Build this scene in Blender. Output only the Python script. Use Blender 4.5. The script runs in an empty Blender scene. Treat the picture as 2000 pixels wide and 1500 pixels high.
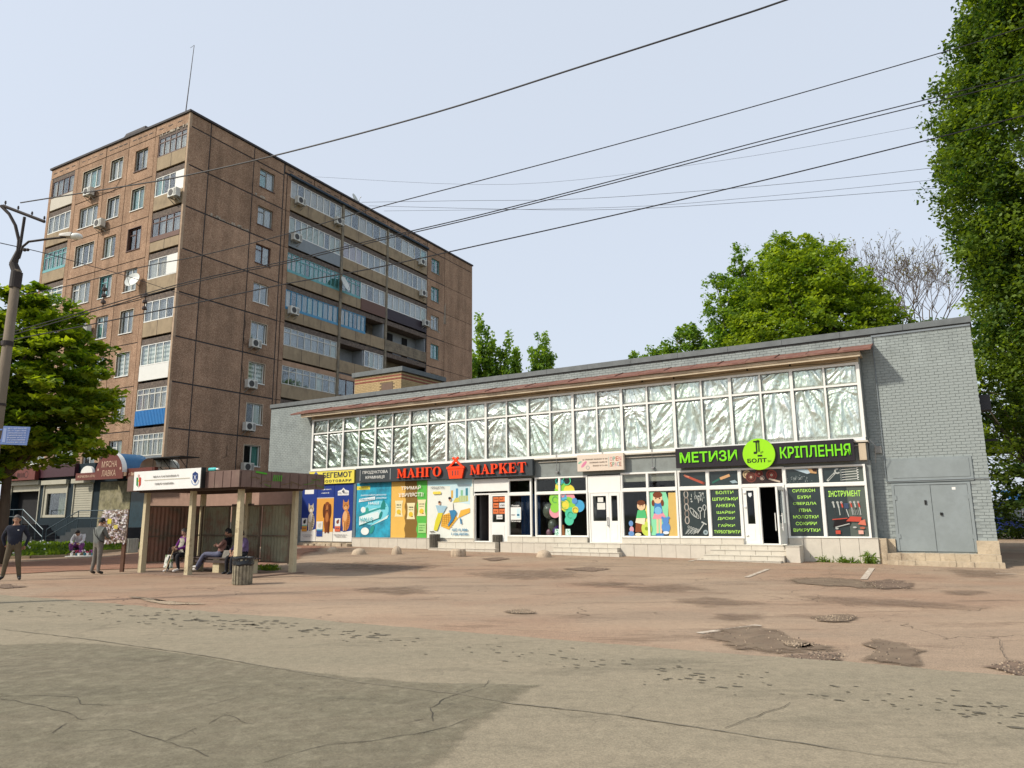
import bpy, math, random
import numpy as np
from mathutils import Vector, Matrix, noise
R=math.radians
random.seed(7)
scn=bpy.context.scene
COL=scn.collection
# ---------------------------------------------------------------- camera, sky, sun, exposure
F_PX,PITCH,ROLL,CAM_Z=1403.42,0.18261,-0.009065,1.65
cam_d=bpy.data.cameras.new('camera'); cam=bpy.data.objects.new('camera',cam_d); COL.objects.link(cam)
cam_d.sensor_fit='HORIZONTAL'; cam_d.sensor_width=36; cam_d.lens=F_PX/2000*36; cam_d.clip_end=5000; cam_d.clip_start=.1
cam.matrix_world=Matrix.Translation((0,0,CAM_Z))@Matrix.Rotation(R(90)+PITCH,4,'X')@Matrix.Rotation(ROLL,4,'Z')
scn.camera=cam
SUN_AZ=Vector((-.95,-.32,0)).normalized(); SUN_EL=R(40)
world=bpy.data.worlds.new('World'); scn.world=world; world.use_nodes=True
wn=world.node_tree; wn.nodes.clear()
sky=wn.nodes.new('ShaderNodeTexSky'); sky.sky_type='NISHITA'; sky.sun_disc=False
sky.sun_elevation=SUN_EL; sky.sun_rotation=math.atan2(SUN_AZ.x,SUN_AZ.y); sky.air_density=1.0; sky.dust_density=3.0; sky.ozone_density=1.0
veil=wn.nodes.new('ShaderNodeMixRGB'); veil.inputs[0].default_value=.7; veil.inputs[2].default_value=(7.0,7.6,8.5,1)
bg=wn.nodes.new('ShaderNodeBackground'); bg.inputs[1].default_value=.105
wo=wn.nodes.new('ShaderNodeOutputWorld')
wn.links.new(sky.outputs[0],veil.inputs[1]); wn.links.new(veil.outputs[0],bg.inputs[0]); wn.links.new(bg.outputs[0],wo.inputs[0])
sun_d=bpy.data.lights.new('sun','SUN'); sun_d.energy=3.6; sun_d.angle=R(4); sun_d.color=(1,.92,.79)
sun=bpy.data.objects.new('sun',sun_d); COL.objects.link(sun); sun.location=(-30,-10,40)
sd=Vector((SUN_AZ.x*math.cos(SUN_EL),SUN_AZ.y*math.cos(SUN_EL),math.sin(SUN_EL)))
sun.rotation_euler=sd.to_track_quat('Z','Y').to_euler()
scn.view_settings.view_transform='Standard'; scn.view_settings.look='None'; scn.view_settings.gamma=1; scn.view_settings.exposure=0.27
scn.view_settings.use_curve_mapping=False
scn.render.engine='CYCLES'
try: scn.cycles.use_denoising=True; scn.cycles.max_bounces=6; scn.cycles.transparent_max_bounces=12; scn.cycles.caustics_reflective=False; scn.cycles.caustics_refractive=False
except Exception: pass
# ---------------------------------------------------------------- helpers: points
def ray(px,py):
    u=(px-1000)/F_PX; w=(py-750)/F_PX; c,s=math.cos(ROLL),math.sin(ROLL)
    u,w=u*c+w*s,-u*s+w*c; c,s=math.cos(PITCH),math.sin(PITCH)
    return Vector((u,c+w*s,s-w*c))
def gp(px,py,z=0):
    d=ray(px,py); t=(z-CAM_Z)/d.z; return Vector((d.x*t,d.y*t,z))
def dp(px,py,Y):
    d=ray(px,py); t=Y/d.y; return Vector((d.x*t,Y,CAM_Z+d.z*t))
class Face:
    "a runs to the right along a wall, z up, d out of it"
    def __init__(s,o,ang,side=False):
        s.o=Vector(o); s.ang=ang; c,n=math.cos(ang),math.sin(ang); ex=Vector((c,n,0)); ey=Vector((-n,c,0))
        s.A,s.D=(ey,ex) if side else (ex,-ey)
    def P(s,a,z,d=0): return (s.o.x+s.A.x*a+s.D.x*d, s.o.y+s.A.y*a+s.D.y*d, s.o.z+z)
    def at(s,a,z,d=0,turn=0):
        f=Face((0,0,0),0); f.o=Vector(s.P(a,z,d)); f.A=Matrix.Rotation(turn,3,'Z')@s.A; f.D=Matrix.Rotation(turn,3,'Z')@s.D; f.ang=s.ang+turn; return f
SHOP=Face((15.0325,22.847,0),math.atan2(-.51769,.85557))
APT_A=R(60.777-90)
AC0=(-20.4542,42.1323,0)
AL=Face(AC0,APT_A); AR=Face(AC0,APT_A,side=True)
SHEL=Face((-7.85,20.98,0),math.atan2(-.51,.86))
def gh(x,y):
    dx,dy=x-SHOP.o.x,y-SHOP.o.y
    u=-(dx*SHOP.A.x+dy*SHOP.A.y); v=dx*SHOP.D.x+dy*SHOP.D.y
    f=min(1,max(0,(11-v)/8)); f=f*f*(3-2*f)
    return .0107*max(0,min(27,u))*f
def gpz(px,py):
    p=gp(px,py,0)
    for _ in range(12): p=gp(px,py,gh(p.x,p.y))
    return p
# ---------------------------------------------------------------- helpers: materials
def hexc(h,k=1.0):
    h=h.lstrip('#'); v=[int(h[i:i+2],16)/255 for i in (0,2,4)]
    return tuple(k*((c/12.92) if c<=.04045 else ((c+.055)/1.055)**2.4) for c in v)+(1,)
_M={}
def mat(name,color,rough=.7,metal=0,var=.12,vscale=3,bump=0,bscale=40,spec=.4,dirt=None,stretch=(1,1,1),dirt_scale=1.2,dirt_lo=.5,dirt_hi=.75,alpha=None,coat=0):
    if name in _M: return _M[name]
    m=bpy.data.materials.new(name); m.use_nodes=True; nt=m.node_tree; b=nt.nodes['Principled BSDF']
    if isinstance(color,str): color=hexc(color)
    color=tuple(color)[:3]+(1,)
    b.inputs['Roughness'].default_value=rough; b.inputs['Metallic'].default_value=metal; b.inputs['Specular IOR Level'].default_value=spec
    if coat: b.inputs['Coat Weight'].default_value=coat
    tc=nt.nodes.new('ShaderNodeTexCoord'); mp=nt.nodes.new('ShaderNodeMapping'); mp.inputs['Scale'].default_value=stretch
    nt.links.new(tc.outputs['Object'],mp.inputs[0])
    last=None
    if var>0:
        n=nt.nodes.new('ShaderNodeTexNoise'); n.inputs['Scale'].default_value=vscale; n.inputs['Detail'].default_value=6; n.inputs['Roughness'].default_value=.65
        nt.links.new(mp.outputs[0],n.inputs[0])
        mr=nt.nodes.new('ShaderNodeMapRange'); mr.inputs[1].default_value=.3; mr.inputs[2].default_value=.7; mr.inputs[3].default_value=1-var; mr.inputs[4].default_value=1+var
        nt.links.new(n.outputs[0],mr.inputs[0])
        mx=nt.nodes.new('ShaderNodeMixRGB'); mx.blend_type='MULTIPLY'; mx.inputs[0].default_value=1; mx.inputs[1].default_value=color
        nt.links.new(mr.outputs[0],mx.inputs[2]); last=mx.outputs[0]
    if dirt:
        if isinstance(dirt,str): dirt=hexc(dirt)
        n2=nt.nodes.new('ShaderNodeTexNoise'); n2.inputs['Scale'].default_value=dirt_scale; n2.inputs['Detail'].default_value=8; n2.inputs['Roughness'].default_value=.7
        nt.links.new(mp.outputs[0],n2.inputs[0])
        r2=nt.nodes.new('ShaderNodeMapRange'); r2.inputs[1].default_value=dirt_lo; r2.inputs[2].default_value=dirt_hi; nt.links.new(n2.outputs[0],r2.inputs[0])
        m2=nt.nodes.new('ShaderNodeMixRGB'); m2.inputs[2].default_value=tuple(dirt)[:3]+(1,); nt.links.new(r2.outputs[0],m2.inputs[0])
        if last: nt.links.new(last,m2.inputs[1])
        else: m2.inputs[1].default_value=color
        last=m2.outputs[0]
    if last: nt.links.new(last,b.inputs['Base Color'])
    else: b.inputs['Base Color'].default_value=color
    if bump:
        n3=nt.nodes.new('ShaderNodeTexNoise'); n3.inputs['Scale'].default_value=bscale; n3.inputs['Detail'].default_value=5
        nt.links.new(mp.outputs[0],n3.inputs[0])
        bp=nt.nodes.new('ShaderNodeBump'); bp.inputs['Strength'].default_value=bump; bp.inputs['Distance'].default_value=.02
        nt.links.new(n3.outputs[0],bp.inputs['Height']); nt.links.new(bp.outputs[0],b.inputs['Normal'])
    _M[name]=m; return m
def flat(hexcol,k=.85,rough=.5):
    return mat('print_'+hexcol.strip('#')+('' if k==.85 else str(k)),hexc(hexcol,k),rough,0,var=.04,vscale=2,spec=.3)
def glass(name,tint=(.9,.95,.93),refl=.25,base=.05):
    if name in _M: return _M[name]
    m=bpy.data.materials.new(name); m.use_nodes=True; nt=m.node_tree; nt.nodes.clear()
    o=nt.nodes.new('ShaderNodeOutputMaterial'); t=nt.nodes.new('ShaderNodeBsdfTransparent'); t.inputs[0].default_value=tint+(1,)
    g=nt.nodes.new('ShaderNodeBsdfGlossy'); g.inputs['Roughness'].default_value=.03; g.inputs[0].default_value=(.9,.95,1,1)
    fr=nt.nodes.new('ShaderNodeFresnel'); fr.inputs[0].default_value=1.5
    ad=nt.nodes.new('ShaderNodeMath'); ad.operation='MULTIPLY_ADD'; ad.inputs[1].default_value=1+refl; ad.inputs[2].default_value=base
    tc=nt.nodes.new('ShaderNodeTexCoord'); n=nt.nodes.new('ShaderNodeTexNoise'); n.inputs['Scale'].default_value=.9
    bp=nt.nodes.new('ShaderNodeBump'); bp.inputs['Strength'].default_value=.03; bp.inputs['Distance'].default_value=.05
    nt.links.new(tc.outputs['Object'],n.inputs[0]); nt.links.new(n.outputs[0],bp.inputs['Height']); nt.links.new(bp.outputs[0],g.inputs['Normal'])
    mx=nt.nodes.new('ShaderNodeMixShader'); nt.links.new(fr.outputs[0],ad.inputs[0]); nt.links.new(ad.outputs[0],mx.inputs[0])
    nt.links.new(t.outputs[0],mx.inputs[1]); nt.links.new(g.outputs[0],mx.inputs[2]); nt.links.new(mx.outputs[0],o.inputs[0])
    _M[name]=m; return m
# ---------------------------------------------------------------- helpers: objects
ROOT={}
def thing(name,label,cat,face,group=None,kind=None):
    o=bpy.data.objects.new(name,None); COL.objects.link(o); o.empty_display_size=.2
    o.location=face.o; o.rotation_euler=(0,0,face.ang); o['label']=label; o['category']=cat
    if group: o['group']=group
    if kind: o['kind']=kind
    ROOT[o.name]=(Matrix.Translation(face.o)@Matrix.Rotation(face.ang,4,'Z')).inverted()
    return o
def tag(o,label=None,cat=None,group=None,kind=None):
    if label: o['label']=label
    if cat: o['category']=cat
    if group: o['group']=group
    if kind: o['kind']=kind
    return o
def inv_of(parent):
    p=parent
    while p.parent: p=p.parent
    return ROOT.get(p.name)
BOXF=((0,3,2,1),(4,5,6,7),(0,1,5,4),(1,2,6,5),(2,3,7,6),(3,0,4,7))
class MB:
    def __init__(s): s.v=[]; s.f=[]; s.m=[]; s.mi=0; s.sm=False
    def add(s,vs,fs):
        n=len(s.v); s.v.extend(vs); s.f.extend([tuple(i+n for i in f) for f in fs]); s.m.extend([s.mi]*len(fs)); return s
    def box(s,F,a0,a1,z0,z1,d0,d1):
        P=F.P; return s.add([P(a0,z0,d0),P(a1,z0,d0),P(a1,z1,d0),P(a0,z1,d0),P(a0,z0,d1),P(a1,z0,d1),P(a1,z1,d1),P(a0,z1,d1)],BOXF)
    def hexa(s,F,pts): return s.add([F.P(*p) for p in pts],BOXF)
    def prism(s,F,pts,d0,d1):
        n=len(pts); vs=[F.P(a,z,d0) for a,z in pts]+[F.P(a,z,d1) for a,z in pts]
        ar=sum(pts[i][0]*pts[(i+1)%n][1]-pts[(i+1)%n][0]*pts[i][1] for i in range(n))
        top=tuple(range(n,2*n)); bot=tuple(reversed(range(n))); sides=[(i,(i+1)%n,n+(i+1)%n,n+i) for i in range(n)]
        fs=[top,bot]+sides
        if ar<0: fs=[tuple(reversed(f)) for f in fs]
        return s.add(vs,fs)
    def tube(s,pts,rad,n=8,cap=True):
        pts=[Vector(p) for p in pts]; k=len(pts)
        if not isinstance(rad,(list,tuple)): rad=[rad]*k
        vs=[]; up=None
        for i,p in enumerate(pts):
            t=(pts[min(i+1,k-1)]-pts[max(i-1,0)])
            if t.length<1e-9: t=Vector((0,0,1))
            t.normalize()
            if up is None: up=Vector((0,0,1)) if abs(t.z)<.9 else Vector((1,0,0))
            x=up.cross(t)
            if x.length<1e-4: x=Vector((0,1,0)).cross(t)
            x.normalize(); yv=t.cross(x); up=yv
            for j in range(n):
                q=2*math.pi*j/n; w=p+(x*math.cos(q)+yv*math.sin(q))*rad[i]; vs.append(tuple(w))
        fs=[]
        for i in range(k-1):
            for j in range(n): a=i*n+j; b=i*n+(j+1)%n; fs.append((a,b,b+n,a+n))
        if cap: fs+= [tuple(reversed(range(n))),tuple(range((k-1)*n,k*n))]
        return s.add(vs,fs)
    def lathe(s,c,prof,n=24,sx=1,sy=1):
        c=Vector(c); vs=[]; fs=[]
        for r,z in prof:
            for j in range(n): q=2*math.pi*j/n; vs.append((c.x+sx*r*math.cos(q),c.y+sy*r*math.sin(q),c.z+z))
        for i in range(len(prof)-1):
            for j in range(n): a=i*n+j; b=i*n+(j+1)%n; fs.append((a,b,b+n,a+n))
        fs+= [tuple(reversed(range(n))),tuple(range((len(prof)-1)*n,len(prof)*n))]
        return s.add(vs,fs)
    def ball(s,c,r,n=12,m=8):
        rx,ry,rz=(r,r,r) if not isinstance(r,(tuple,list)) else r
        return s.lathe(c,[(max(1e-3,math.sin(math.pi*i/m))*rx,-math.cos(math.pi*i/m)*rz) for i in range(m+1)],n,1,ry/rx)
    def grid(s,fn,nu,nv):
        vs=[fn(i/nu,j/nv) for j in range(nv+1) for i in range(nu+1)]
        fs=[(j*(nu+1)+i,j*(nu+1)+i+1,(j+1)*(nu+1)+i+1,(j+1)*(nu+1)+i) for j in range(nv) for i in range(nu)]
        return s.add(vs,fs)
    def build(s,name,mats,parent=None,smooth=False,label=None,kind=None):
        if not s.v: return None
        me=bpy.data.meshes.new(name)
        vs=s.v
        if parent is not None:
            M=inv_of(parent)
            if M is not None:
                A=np.array(vs,dtype=float); Mn=np.array(M); vs=(A@Mn[:3,:3].T+Mn[:3,3]).tolist()
        me.from_pydata(vs,[],s.f)
        if not isinstance(mats,(list,tuple)): mats=[mats]
        for m in mats: me.materials.append(m)
        if len(mats)>1: me.polygons.foreach_set('material_index',s.m)
        if smooth: me.polygons.foreach_set('use_smooth',[True]*len(me.polygons))
        o=bpy.data.objects.new(name,me); COL.objects.link(o)
        if parent is not None: o.parent=parent
        if label: o['label']=label
        if kind: o['kind']=kind
        return o
class Decal:
    "flat print: coloured shapes laid a millimetre over each other"
    def __init__(s,F,d,step=.0012): s.F=F; s.d=d; s.mb=MB(); s.mats=[]; s.step=step
    def _m(s,c):
        m=flat(c) if isinstance(c,str) else c
        if m not in s.mats: s.mats.append(m)
        s.mb.mi=s.mats.index(m); s.d+=s.step
    def poly(s,c,pts): s._m(c); s.mb.prism(s.F,pts,s.d-.0006,s.d+.0004); return s
    def rect(s,c,a0,a1,z0,z1): return s.poly(c,[(a0,z0),(a1,z0),(a1,z1),(a0,z1)])
    def disc(s,c,a,z,r,rz=None,n=20,rot=0):
        rz=rz or r; cr,sr=math.cos(rot),math.sin(rot)
        return s.poly(c,[(a+cr*r*math.cos(2*math.pi*i/n)-sr*rz*math.sin(2*math.pi*i/n),z+sr*r*math.cos(2*math.pi*i/n)+cr*rz*math.sin(2*math.pi*i/n)) for i in range(n)])
    def ring(s,c,a,z,r,w,rz=None,n=18,rot=0,arc=(0,360)):
        s._m(c); rz=rz or r; cr,sr=math.cos(rot),math.sin(rot)
        full=arc==(0,360)
        for i in range(n):
            q0=R(arc[0]+(arc[1]-arc[0])*i/n); q1=R(arc[0]+(arc[1]-arc[0])*(i+1)/n); P=[]
            for q,k in ((q0,1),(q1,1),(q1,0),(q0,0)):
                x=(r-k*0+ (w/2 if k else -w/2))*math.cos(q); y=(rz+(w/2 if k else -w/2))*math.sin(q); P.append((a+cr*x-sr*y,z+sr*x+cr*y))
            s.mb.prism(s.F,P,s.d-.0006,s.d+.0004)
        return s
    def line(s,c,pts,w):
        s._m(c)
        for (a0,z0),(a1,z1) in zip(pts[:-1],pts[1:]):
            L=math.hypot(a1-a0,z1-z0) or 1; nx,nz=-(z1-z0)/L*w/2,(a1-a0)/L*w/2
            s.mb.prism(s.F,[(a0+nx,z0+nz),(a1+nx,z1+nz),(a1-nx,z1-nz),(a0-nx,z0-nz)],s.d-.0006,s.d+.0004)
        return s
    def scrawl(s,c,a0,a1,z,h,seed=1):
        "lettering too small to read"
        rnd=random.Random(seed); a=a0; s._m(c)
        while a<a1:
            w=h*rnd.uniform(.35,.6)
            for k in range(2):
                aa=a+k*w*.6; s.mb.prism(s.F,[(aa,z),(aa+h*.16,z),(aa+h*.16,z+h*rnd.uniform(.6,1)),(aa,z+h*.8)],s.d-.0006,s.d+.0004)
            if rnd.random()<.7:
                zz=z+h*rnd.choice((.1,.45,.8)); s.mb.prism(s.F,[(a,zz),(a+w*.75,zz),(a+w*.75,zz+h*.15),(a,zz+h*.15)],s.d-.0006,s.d+.0004)
            a+=w*1.15+(h*.5 if rnd.random()<.15 else 0)
        return s
    def build(s,name,parent,label=None): return s.mb.build(name,s.mats,parent,label=label)
_T={}
def text_mesh(txt,bold=0,shear=0,space=1):
    k=(txt,bold,shear,space)
    if k in _T: return _T[k]
    c=bpy.data.curves.new('lettering','FONT'); c.body=txt; c.offset=bold; c.shear=shear; c.resolution_u=3; c.extrude=0; c.space_character=space; c.align_x='CENTER'
    o=bpy.data.objects.new('lettering',c); COL.objects.link(o); dg=bpy.context.evaluated_depsgraph_get(); dg.update()
    me=bpy.data.meshes.new_from_object(o.evaluated_get(dg)); V=np.zeros(len(me.vertices)*3); me.vertices.foreach_get('co',V); V=V.reshape(-1,3)
    Fc=[tuple(p.vertices) for p in me.polygons]
    bpy.data.objects.remove(o); bpy.data.curves.remove(c); bpy.data.meshes.remove(me)
    V[:,0]-=V[:,0].min(); V[:,1]-=V[:,1].min(); V/= [max(V[:,0].max(),1e-6),max(V[:,1].max(),1e-6),1]
    _T[k]=(V,Fc); return V,Fc
def text(F,txt,a0,a1,z0,z1,d,m,parent,bold=0,thick=.004,shear=0,label=None,space=1,name='lettering'):
    V,Fc=text_mesh(txt,bold,shear,space); n=len(V); mb=MB()
    A=[F.P(a0+v[0]*(a1-a0),z0+v[1]*(z1-z0),d+thick) for v in V]
    mb.add(A,Fc)
    if thick>.003:
        B=[F.P(a0+v[0]*(a1-a0),z0+v[1]*(z1-z0),d) for v in V]
        cnt={}
        for f in Fc:
            for i in range(len(f)):
                e=(f[i],f[(i+1)%len(f)]); cnt[e]=cnt.get(e,0)+1
        side=[(b,a,a+n,b+n) for (a,b) in cnt if (b,a) not in cnt]
        mb2=MB(); mb2.add(A+B,side); mb.add(mb2.v,mb2.f)
    return mb.build(name,m,parent,label=label)
# ---------------------------------------------------------------- shared materials
M_pvc=mat('white_pvc',(.78,.78,.74),.35,var=.03); M_oldwhite=mat('old_white_paint',(.6,.6,.55),.6,var=.12,vscale=6,dirt=(.3,.26,.2),dirt_lo=.55,dirt_hi=.8)
M_brownw=mat('brown_wood_paint',(.09,.04,.03),.5,var=.2); M_teal=mat('teal_paint',(.13,.36,.38),.55,var=.15); M_blue=mat('blue_paint',(.06,.25,.42),.5,var=.15)
M_greyw=mat('weathered_grey_wood',(.3,.3,.28),.8,var=.2); M_steel=mat('dull_steel',(.3,.3,.3),.45,metal=.7,var=.1); M_black=mat('black_rubber',(.01,.01,.01),.6,var=0)
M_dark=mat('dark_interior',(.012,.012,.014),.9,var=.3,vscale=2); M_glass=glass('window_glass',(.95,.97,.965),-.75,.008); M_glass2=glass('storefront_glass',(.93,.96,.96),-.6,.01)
M_concrete=mat('weathered_concrete',(.36,.31,.22),.9,var=.18,vscale=4,bump=.3,bscale=30,dirt=(.17,.14,.1),dirt_lo=.5,dirt_hi=.85,stretch=(1,1,.5))
M_joint=mat('dark_joint_mastic',(.045,.042,.045),.8,var=.3,vscale=8)
M_acw=mat('ac_housing_white',(.62,.62,.57),.45,var=.06,dirt=(.4,.37,.3)); M_lamp=mat('lamp_glass',(.7,.7,.65),.2)
CURT={}
for n,c in dict(beige=(.6,.52,.4),white=(.68,.68,.64),turq=(.18,.55,.52),green=(.5,.58,.4),pink=(.6,.42,.5),red=(.35,.16,.14),grey=(.35,.37,.38),bluec=(.2,.35,.42),dark=(.05,.055,.055)).items():
    CURT[n]=mat('curtain_'+n,tuple(x*k_ for x,k_ in zip(c,(.52,.5,.46))),.9,var=.5,vscale=4,stretch=(3,3,.12))
def panel_mat():
    m=bpy.data.materials.new('exposed_aggregate_panel'); m.use_nodes=True; nt=m.node_tree; b=nt.nodes['Principled BSDF']; b.inputs['Roughness'].default_value=.92; b.inputs['Specular IOR Level'].default_value=.2
    tc=nt.nodes.new('ShaderNodeTexCoord')
    v=nt.nodes.new('ShaderNodeTexVoronoi'); v.inputs['Scale'].default_value=24
    n=nt.nodes.new('ShaderNodeTexNoise'); n.inputs['Scale'].default_value=.7; n.inputs['Detail'].default_value=8; n.inputs['Roughness'].default_value=.7
    n4=nt.nodes.new('ShaderNodeTexNoise'); n4.inputs['Scale'].default_value=34; n4.inputs['Detail'].default_value=3
    for x in (v,n,n4): nt.links.new(tc.outputs['Object'],x.inputs['Vector'])
    cr=nt.nodes.new('ShaderNodeValToRGB'); e=cr.color_ramp.elements; e[0].position=.25; e[0].color=(.172,.105,.067,1); e[1].position=.95; e[1].color=(.55,.41,.29,1)
    x=e.new(.6); x.color=(.29,.182,.12,1)
    sp=nt.nodes.new('ShaderNodeSeparateColor'); nt.links.new(v.outputs['Color'],sp.inputs[0])
    av=nt.nodes.new('ShaderNodeMath'); av.operation='MULTIPLY_ADD'; av.inputs[1].default_value=.3; nt.links.new(sp.outputs[0],av.inputs[0])
    sc=nt.nodes.new('ShaderNodeMath'); sc.operation='MULTIPLY'; sc.inputs[1].default_value=.86; nt.links.new(n4.outputs[0],sc.inputs[0]); nt.links.new(sc.outputs[0],av.inputs[2])
    nt.links.new(av.outputs[0],cr.inputs[0])
    mr=nt.nodes.new('ShaderNodeMapRange'); mr.inputs[1].default_value=.3; mr.inputs[2].default_value=.75; mr.inputs[3].default_value=.8; mr.inputs[4].default_value=1.3; nt.links.new(n.outputs[0],mr.inputs[0])
    mx=nt.nodes.new('ShaderNodeMixRGB'); mx.blend_type='MULTIPLY'; mx.inputs[0].default_value=1; nt.links.new(cr.outputs[0],mx.inputs[1]); nt.links.new(mr.outputs[0],mx.inputs[2])
    mp=nt.nodes.new('ShaderNodeMapping'); mp.inputs['Scale'].default_value=(1.6,1.6,.14); nt.links.new(tc.outputs['Object'],mp.inputs[0]); ns=nt.nodes.new('ShaderNodeTexNoise'); ns.inputs['Scale'].default_value=1; ns.inputs['Detail'].default_value=7; nt.links.new(mp.outputs[0],ns.inputs[0])
    sr=nt.nodes.new('ShaderNodeMapRange'); sr.inputs[1].default_value=.35; sr.inputs[2].default_value=.65; sr.inputs[3].default_value=.88; sr.inputs[4].default_value=1.14; nt.links.new(ns.outputs[0],sr.inputs[0])
    my=nt.nodes.new('ShaderNodeMixRGB'); my.blend_type='MULTIPLY'; my.inputs[0].default_value=1; nt.links.new(mx.outputs[0],my.inputs[1]); nt.links.new(sr.outputs[0],my.inputs[2]); mx=my
    oi=nt.nodes.new('ShaderNodeObjectInfo'); hs=nt.nodes.new('ShaderNodeHueSaturation'); vr=nt.nodes.new('ShaderNodeMapRange'); vr.inputs[3].default_value=.93; vr.inputs[4].default_value=1.12
    nt.links.new(oi.outputs['Random'],vr.inputs[0]); nt.links.new(vr.outputs[0],hs.inputs['Value']); nt.links.new(mx.outputs[0],hs.inputs['Color']); nt.links.new(hs.outputs[0],b.inputs['Base Color'])
    bp=nt.nodes.new('ShaderNodeBump'); bp.inputs['Strength'].default_value=.35; bp.inputs['Distance'].default_value=.02; nt.links.new(n4.outputs[0],bp.inputs['Height']); nt.links.new(bp.outputs[0],b.inputs['Normal'])
    return m
M_panel=panel_mat()
# ---------------------------------------------------------------- ground, road
def asphalt(name,base,alt,dark,crack=1.0,speck=.5,red=None):
    m=bpy.data.materials.new(name); m.use_nodes=True; nt=m.node_tree; b=nt.nodes['Principled BSDF']; b.inputs['Roughness'].default_value=.9; b.inputs['Specular IOR Level'].default_value=.25
    L=nt.links.new; tc=nt.nodes.new('ShaderNodeTexCoord')
    mp=nt.nodes.new('ShaderNodeMapping'); mp.inputs['Rotation'].default_value=(0,0,R(30)); mp.inputs['Scale'].default_value=(.45,1.5,1); L(tc.outputs['Object'],mp.inputs[0])
    def nz(s,d=6,r=.6,src=None):
        n=nt.nodes.new('ShaderNodeTexNoise'); n.inputs['Scale'].default_value=s; n.inputs['Detail'].default_value=d; n.inputs['Roughness'].default_value=r; L(src or tc.outputs['Object'],n.inputs[0]); return n.outputs[0]
    def rng(x,a,b_,c=0,d=1):
        r=nt.nodes.new('ShaderNodeMapRange'); r.inputs[1].default_value=a; r.inputs[2].default_value=b_; r.inputs[3].default_value=c; r.inputs[4].default_value=d; L(x,r.inputs[0]); return r.outputs[0]
    def mixc(f,c1,c2,mode='MIX'):
        x=nt.nodes.new('ShaderNodeMixRGB'); x.blend_type=mode
        for i,v in ((0,f),(1,c1),(2,c2)):
            if isinstance(v,(tuple,float,int)): x.inputs[i].default_value=(v+(1,)) if isinstance(v,tuple) and len(v)==3 else v
            else: L(v,x.inputs[i])
        return x.outputs[0]
    c=mixc(rng(nz(.5,8,.65,mp.outputs[0]),.38,.62),base,alt)
    if red: 
        c=mixc(rng(nz(.16,4),.45,.62,0,.55),c,red)
    c=mixc(rng(nz(.75,10,.74,mp.outputs[0]),.53,.66,0,.85),c,dark)
    c=mixc(rng(nz(2.6,8,.75,mp.outputs[0]),.6,.7,0,.6),c,dark)
    c=mixc(1.0,c,rng(nz(60,3,.6),.3,.7,1-speck*.5,1+speck*.5),'MULTIPLY')
    c=mixc(1.0,c,rng(nz(9,6,.7),.3,.7,.86,1.14),'MULTIPLY')
    v=nt.nodes.new('ShaderNodeTexVoronoi'); v.feature='DISTANCE_TO_EDGE'; v.inputs['Scale'].default_value=.55
    ad=nt.nodes.new('ShaderNodeVectorMath'); ad.operation='MULTIPLY_ADD'; nn=nt.nodes.new('ShaderNodeTexNoise'); nn.inputs['Scale'].default_value=1.6; nn.inputs['Detail'].default_value=8; L(tc.outputs['Object'],nn.inputs[0])
    L(nn.outputs['Color'],ad.inputs[0]); ad.inputs[1].default_value=(1.1,1.1,0); L(tc.outputs['Object'],ad.inputs[2]); L(ad.outputs[0],v.inputs['Vector'])
    cm=rng(v.outputs['Distance'],.0,.012,1,0); msk=rng(nz(.22,3),.5,.6,0,crack)
    cc=nt.nodes.new('ShaderNodeMath'); cc.operation='MULTIPLY'; L(cm,cc.inputs[0]); L(msk,cc.inputs[1])
    c=mixc(cc.outputs[0],c,(dark[0]*.4,dark[1]*.4,dark[2]*.4)); L(c,b.inputs['Base Color'])
    bp=nt.nodes.new('ShaderNodeBump'); bp.inputs['Strength'].default_value=.6; bp.inputs['Distance'].default_value=.012; L(nz(45,6,.7),bp.inputs['Height']); L(bp.outputs[0],b.inputs['Normal'])
    _M[name]=m; return m
M_fore=asphalt('forecourt_asphalt',(.355,.26,.18),(.285,.212,.15),(.175,.12,.082),.9,.75,red=(.29,.17,.11))
M_road=asphalt('road_asphalt',(.24,.207,.146),(.272,.23,.162),(.18,.156,.11),.3,.42)
M_patch=asphalt('road_patch_asphalt',(.198,.178,.122),(.222,.193,.136),(.158,.14,.098),.15,.42)
M_wet=asphalt('broken_asphalt',(.15,.105,.075),(.2,.14,.1),(.08,.055,.04),.6,.9)
M_red=asphalt('reddish_pavement',(.31,.16,.10),(.25,.135,.09),(.16,.09,.06),.6,.6)
def sheet(name,fn,nu,nv,m,kind='structure'):
    mb=MB(); mb.grid(fn,nu,nv); o=mb.build(name,m,None,smooth=True); o['kind']=kind; return o
# forecourt: fine sheet near, skirts to the horizon
def gfn(u,v): x=-62+124*u; y=-10+104*v; return (x,y,gh(x,y)+.006*noise.noise((x*.8,y*.8,0)))
sheet('ground',gfn,160,140,M_fore)
mb=MB()
for (x0,x1,y0,y1) in ((-1800,1800,94,2500),(-1800,1800,-1500,-10),(-1800,-62,-10,94),(62,1800,-10,94)): mb.add([(x0,y0,0),(x1,y0,0),(x1,y1,0),(x0,y1,0)],[(0,1,2,3)])
o=mb.build('terrain',mat('far_ground',(.12,.13,.06),.95,var=.3,vscale=.05)); o['kind']='structure'
E0=gp(0,1163); ED=(gp(2000,1325)-E0).normalized(); EN=Vector((ED.y,-ED.x,0))
if EN.y>0: EN=-EN
def road_edge(s):
    return E0+ED*s+EN*(.16*noise.noise((s*.6,3,0))+.07*noise.noise((s*2.3,9,0))+.03*noise.noise((s*7,5,0)))
mb=MB(); N=900; vs=[];fs=[]
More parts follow.
